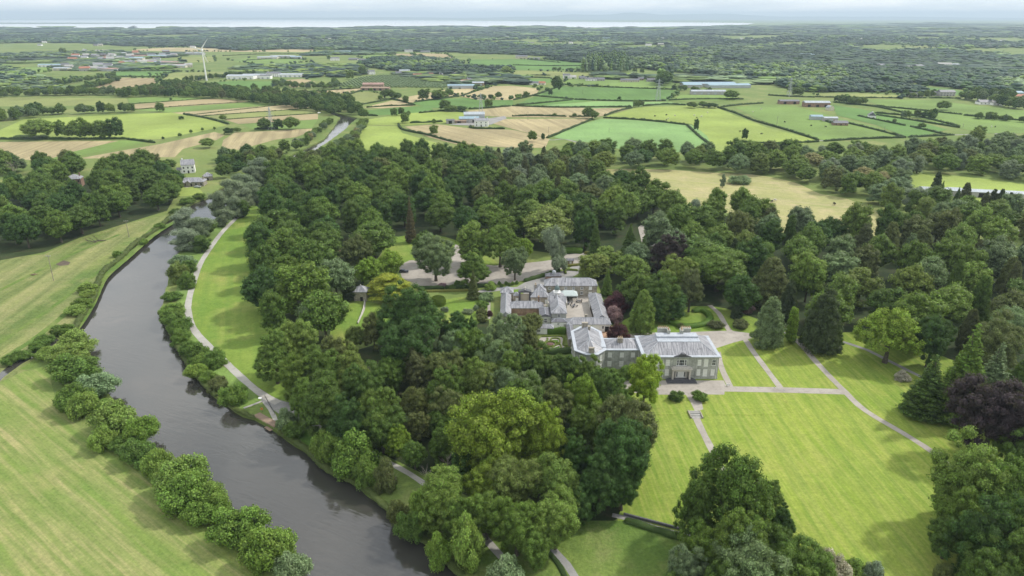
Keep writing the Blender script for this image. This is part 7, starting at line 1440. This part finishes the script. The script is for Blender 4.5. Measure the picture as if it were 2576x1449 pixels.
# ================================================================== vehicles, person, cattle
def car(name, label, pt, rz, paint, L=4.4, cat='car'):
    r_ = tag(empty(name, pt, rz), label, cat); W2_ = .88
    prof = [(-L/2, .35), (-L/2, .78), (-L/2+.25, .92), (-L*.18, .98), (-L*.02, 1.40), (L*.22, 1.44), (L*.38, 1.05), (L/2-.05, .95), (L/2, .4)]
    prof = [(-x, z) for x, z in prof][::-1]; n = len(prof); V = [(x, -W2_*(1 if z < 1.1 else .82), z) for x, z in prof]+[(x, W2_*(1 if z < 1.1 else .82), z) for x, z in prof]
    F = [tuple(range(n-1, -1, -1)), tuple(range(n, 2*n))]+[(i, i+1, n+i+1, n+i) for i in range(n-1)]+[(n-1, 0, n, 2*n-1)]
    mesh_obj('body', V, F, paint, r_)
    g_ = MB()
    for s_ in (-1, 1): g_.add([(-L*.34, s_*(W2_*.93), 1.03), (L*.14, s_*(W2_*.93), 1.03), (L*.02, s_*(W2_*.80), 1.38), (-L*.20, s_*(W2_*.80), 1.40)], [(0, 1, 2, 3) if s_ < 0 else (3, 2, 1, 0)])
    g_.build('side_window', M_GLASS, r_)
    for x in (-L*.31, L*.31):
        for s_ in (-1, 1): w_ = MB().tube((x, s_*(W2_-.2), .32), (x, s_*(W2_+.01), .32), .32, n=14).build('wheel', M_BLACK, r_); MB().tube((x, s_*(W2_+.012), .32), (x, s_*(W2_+.03), .32), .18, n=10).build('rim', M_STEEL, w_)
    for s_ in (-.6, .6): MB().box(L/2-.02, L/2+.03, s_-.15, s_+.15, .62, .76).build('headlight', M_PAINT, r_); MB().box(-L/2-.03, -L/2+.02, s_-.15, s_+.15, .66, .8).build('tail_light', M_RTILE, r_)
    return r_
M_CARB = plain('dark_blue_paint', (.02, .024, .04), .25, .1, 2, .6); M_SILV = plain('silver_paint', (.45, .47, .5), .3, .05, 2, .6, .4)
car('parked_car', 'dark saloon car parked at the left end of the gravel car park', P(1016, 685), R(3), M_CARB)
car('parked_car', 'silver car parked in front of the caravan by the bungalow', P(497, 464+8), R(10), M_SILV); car('parked_car', 'dark car beside the tall white riverside house', P(455, 441), R(40), M_CARB)
cv_ = tag(empty('caravan', P(498, 466), R(8)), 'white caravan parked in front of the stone bungalow', 'caravan'); g_ = MB(); pf = [(-2.7, .5), (-2.8, 1.4), (-2.5, 2.5), (2.4, 2.6), (2.8, 1.6), (2.7, .5)]; g_.add([(x, -1.1, z) for x, z in pf]+[(x, 1.1, z) for x, z in pf], [tuple(range(6)), tuple(range(11, 5, -1))]+[(i+1, i, 6+i, 7+i) for i in range(5)]+[(0, 5, 11, 6)]); g_.build('body', M_PAINT, cv_)
g_ = MB(); g_.box(-1.9, -.6, -1.14, -1.105, 1.4, 2.0); g_.box(.8, 2.0, -1.14, -1.105, 1.4, 2.0); g_.build('side_window', M_GLASS, cv_)
for s_ in (-1, 1): MB().tube((0, s_*.85, .33), (0, s_*1.08, .33), .33, n=14).build('wheel', M_BLACK, cv_)
car('parked_car', 'white car parked by the far farm field gate', P(800+3, 285), R(60), M_PAINT)

def skin(name, pts, edges, rad, mat, parent=None, sub=2, root=0):
    me = bpy.data.meshes.new(name); me.from_pydata(pts, edges, []); me.materials.append(mat); o = bpy.data.objects.new(name, me); COL.objects.link(o); o.parent = parent
    md = o.modifiers.new('skin', 'SKIN'); md.use_smooth_shade = True
    for i, r__ in enumerate(rad): me.skin_vertices[0].data[i].radius = r__ if isinstance(r__, tuple) else (r__, r__)
    me.skin_vertices[0].data[root].use_root = True; s_ = o.modifiers.new('sub', 'SUBSURF'); s_.levels = sub; s_.render_levels = sub; return o
M_CLOTHD = plain('dark_clothing', (.03, .032, .05), .9, .2, 5); M_SKIN = plain('skin_tone', (.42, .25, .18), .6, .05, 5); M_HAIR = plain('brown_hair', (.06, .035, .02), .8, .2, 8)
# walker on the river path: head, neck, torso, arms with fingers, striding legs
pe = tag(empty('person', P(491, 703), R(160)), 'person in dark clothes walking along the river path', 'person')
bp = [(0, 0, .95), (0, .01, 1.15), (0, .02, 1.38), (0, .02, 1.50), (0, 0, 1.60), (0, -.02, 1.70), (.18, .02, 1.42), (.25, .10, 1.15), (.24, -.02, .92), (-.18, .02, 1.42), (-.25, -.06, 1.16), (-.24, -.20, .96), (.09, 0, .90), (.10, -.16, .50), (.10, -.12, .08), (.10, -.26, .04), (-.09, 0, .90), (-.10, .12, .50), (-.10, .34, .12), (-.10, .24, .04)]
be = [(0, 1), (1, 2), (2, 3), (3, 4), (4, 5), (2, 6), (6, 7), (7, 8), (2, 9), (9, 10), (10, 11), (0, 12), (12, 13), (13, 14), (14, 15), (0, 16), (16, 17), (17, 18), (18, 19)]
br_ = [(.15, .11), (.14, .10), (.17, .11), .055, .085, .075, .07, .048, .035, .07, .048, .035, .09, .06, .042, .04, .09, .06, .042, .04]
bod = skin('body', bp, be, br_, M_CLOTHD, pe)
hp = []; he = []
for s_, w_ in ((1, (.24, -.02, .90)), (-1, (-.24, -.20, .94))):
    b0 = len(hp); hp += [w_, (w_[0], w_[1]-.01, w_[2]-.08)]; he.append((b0, b0+1))
    for k, (dx, L__) in enumerate(((-.03, .075), (-.01, .085), (.01, .08), (.03, .062))): hp += [(w_[0]+dx*.4, w_[1]-.012+dx, w_[2]-.115), (w_[0]+dx*.4-s_*.01, w_[1]-.02+dx, w_[2]-.08-L__)]; he += [(b0+1, len(hp)-2), (len(hp)-2, len(hp)-1)]
    hp += [(w_[0]-s_*.015, w_[1]-.045, w_[2]-.06), (w_[0]-s_*.02, w_[1]-.06, w_[2]-.10)]; he += [(b0, len(hp)-2), (len(hp)-2, len(hp)-1)]
skin('hands', hp, he, [.02 if i % 12 < 2 else .009 for i in range(len(hp))], M_SKIN, bod, 1)
MB().lathe([(.02, 1.52), (.072, 1.56), (.09, 1.64), (.088, 1.70), (.06, 1.76), (0, 1.775)], 14, (0, -.02, 0)).lathe([(0, 1.625), (.014, 1.635), (.012, 1.66), (0, 1.69)], 6, (0, -.112, 0)).build('head', M_SKIN, bod, smooth=True)
MB().lathe([(.093, 1.62), (.10, 1.70), (.07, 1.775), (0, 1.795)], 14, (0, .002, 0)).build('hair', M_HAIR, bod, smooth=True)
# cattle
def cow(matn, lying=False):
    r_ = empty('cow', (0, 0, 0)); mt = matn
    z = 1.15
    pts = [(0, 0, z), (.55, 0, z+.02), (-.55, 0, z), (.85, 0, z+.12), (1.15, 0, z-.05 if not lying else z+.2), (1.42, 0, z-.32), (-.8, 0, z+.02), (-.88, 0, z-.5),
           (.5, .2, z-.35), (.52, .22, z-.72), (.5, .22, .03), (.5, -.2, z-.35), (.56, -.22, z-.72), (.6, -.22, .03), (-.6, .2, z-.3), (-.52, .22, z-.65), (-.64, .22, .03), (-.6, -.2, z-.3), (-.56, -.22, z-.65), (-.72, -.22, .03)]
    ed = [(0, 1), (0, 2), (1, 3), (3, 4), (4, 5), (2, 6), (6, 7), (1, 8), (8, 9), (9, 10), (1, 11), (11, 12), (12, 13), (2, 14), (14, 15), (15, 16), (2, 17), (17, 18), (18, 19)]
    rd_ = [.36, .34, .32, .2, .15, .09, .1, .03, .13, .07, .06, .13, .07, .06, .15, .08, .06, .15, .08, .06]
    b_ = skin('body', pts, ed, rd_, mt, r_, 1)
    e_ = MB(); e_.add([(1.12, .1, z+.08), (1.1, .34, z+.1), (1.06, .12, z-.02)], [(0, 1, 2), (2, 1, 0)]); e_.add([(1.12, -.1, z+.08), (1.1, -.34, z+.1), (1.06, -.12, z-.02)], [(0, 1, 2), (2, 1, 0)]); e_.build('ear', mt, b_); return r_
M_COWB = plain('black_hide', (.02, .018, .018), .8, .2, 3); M_COWW = plain('white_hide', (.62, .58, .5), .8, .15, 3)
cb_, cw_ = cow(M_COWB), cow(M_COWW)
CL = [(2098,516,'b','dark cow on the right of the hay meadow'),(1941,510,'b','dark cow beside the pale one in the hay meadow'),(1949,507,'w','pale cow beside the dark one in the hay meadow'),(1932,529,'w','pale cow lowest in the hay meadow'),(1872,524,'w','pale cow left of the meadow hedge'),
 (1647,294,'b','dark cow leftmost in the bright hill field'),(1676,291,'b','dark cow, farthest of the bright hill field herd'),(1698,293,'w','white cow left of centre in the bright hill field'),(1681,300,'w','white cow, lowest of the bright hill field herd'),(1676,304,'b','dark cow just below the lowest white cow'),(1746,292,'w','white cow in the centre of the bright hill field'),(1753,298,'b','dark cow right of the centre white cow'),(1764,295,'w','white cow right of the centre dark cow'),(1780,285,'w','white cow farthest right in the bright hill field'),
 (1894,283,'w','white cow in the next green field, left one'),(1914,276,'w','white cow in the next green field, right one'),(1974,309,'b','dark cow near the hill field hedge'),(2040,318,'b','dark cow alone in the dull green field'),(2077,321,'b','dark cow right of the lone one in the dull green field'),(1862,333,'b','dark cow low in the bright hill field'),(1915,339,'b','dark cow lowest right in the bright hill field'),(2494,321,'w','white cow in the far right field'),(2503,321,'b','dark cow in the far right field')]
ub = uw = False
for i, (x, y, c, lb) in enumerate(CL):
    src = cb_ if c == 'b' else cw_
    if (c == 'b' and not ub) or (c == 'w' and not uw): o = src
    else: o = copy_tree(src)
    if c == 'b': ub = True
    else: uw = True
    o.location = P(x, y); o.rotation_euler.z = R(HS.uniform(0, 360)); o.scale = (1.25,)*3; tag(o, lb, 'cow', 'cattle in the fields')
# bare and fallen wood by the left wood, dead trees near the river path
def dead(name, label, pt, h, seed, mat, rx=0):
    r_ = tag(empty(name, pt), label, 'dead tree'); me = trunk_mesh('bare_trunk', seed, h, .16 if h < 12 else .3, 16, mat, reach=h*.33); o = bpy.data.objects.new('trunk', me); COL.objects.link(o); o.parent = r_; r_.rotation_euler = (rx, 0, seed); return r_
dead('dead_tree', 'pale bare dead tree beside the lower river path', P(1075, 1230), 8, 901, PALEBARK); dead('dead_tree', 'bare brown tree behind the lower river path', P(1128, 1200), 8, 902, PALEBARK); dead('dead_tree', 'bare leaning tree at the lawn edge wood', P(985, 1235), 7, 903, PALEBARK)
dead('fallen_tree', 'fallen bare tree lying in the left river meadow', P(265, 605), 12, 904, BARK, R(80)); dead('dead_tree', 'bare silvery dead limbs above the near wood', P(1055, 955), 22, 905, PALEBARK)
dead('scots_pine', 'tall thin pine with bare trunk at the far left edge', P(38, 452), 18, 906, PALEBARK)
wp = MB()
for k in range(9): wp.tube((HS.uniform(-1.5, 1), HS.uniform(-.6, .6), .15), (HS.uniform(0, 2), HS.uniform(-.8, .8), HS.uniform(.2, .7)), .12, n=5)
tag(wp.build('log_pile', M_WOOD, loc=P(83, 692)), 'small heap of cut logs in the left river meadow', 'log pile')
sheet('bare_earth', [(140,665),(160,655),(178,660),(172,667),(150,669)], .05, gravel('dark_soil', (.09,.07,.05), (.14,.11,.08), (.06,.05,.04)))

for pts, w_, h_, lb in [([(243,722),(262,682),(304,650),(341,612),(394,578),(430,546),(462,526),(490,506)], 2.2, 1.1, 'rough reeds and long grass along the upper left river bank'), ([(185,832),(212,786),(235,750),(243,724)], 2.0, .9, 'rough reeds on the left bank beside the widest water'),
    ([(590,1031),(640,1051)], 1.2, .6, 'short bank grass left of the landing stage'), ([(702,1086),(770,1132),(830,1185),(900,1217),(950,1257),(1000,1302),(1060,1352),(1100,1385),(1165,1449)], 1.8, .8, 'long grass overhanging the right bank below the landing stage'), ([(402,785),(422,822),(442,862),(470,910),(500,950),(545,998)], 1.6, .8, 'long grass under the bushes of the right bank')]:
    me, c0 = hedge_mesh('bank_grass', pts, w_, h_, None, False, .5); o = bpy.data.objects.new('bank_grass', me); COL.objects.link(o); o.location = c0; o.color = (.13, .18, .05, 1); tag(o, lb, 'bank grass', None, 'stuff')
# ------------------------------------------------------------------ haze
m, nt = new_mat('haze_air')
pv = N(nt, 'ShaderNodeVolumePrincipled'); pv.inputs['Color'].default_value = (.68, .84, .98, 1); pv.inputs['Density'].default_value = 7.4e-5; pv.inputs['Anisotropy'].default_value = .1
o = N(nt, 'ShaderNodeOutputMaterial'); nt.links.new(pv.outputs[0], o.inputs['Volume'])
hb = MB().box(-25500, 25500, -350, 41500, -3.5, 330).build('haze', m)
hb['kind'] = 'stuff'; hb['label'] = 'pale blue haze over the far countryside'; hb['category'] = 'haze'
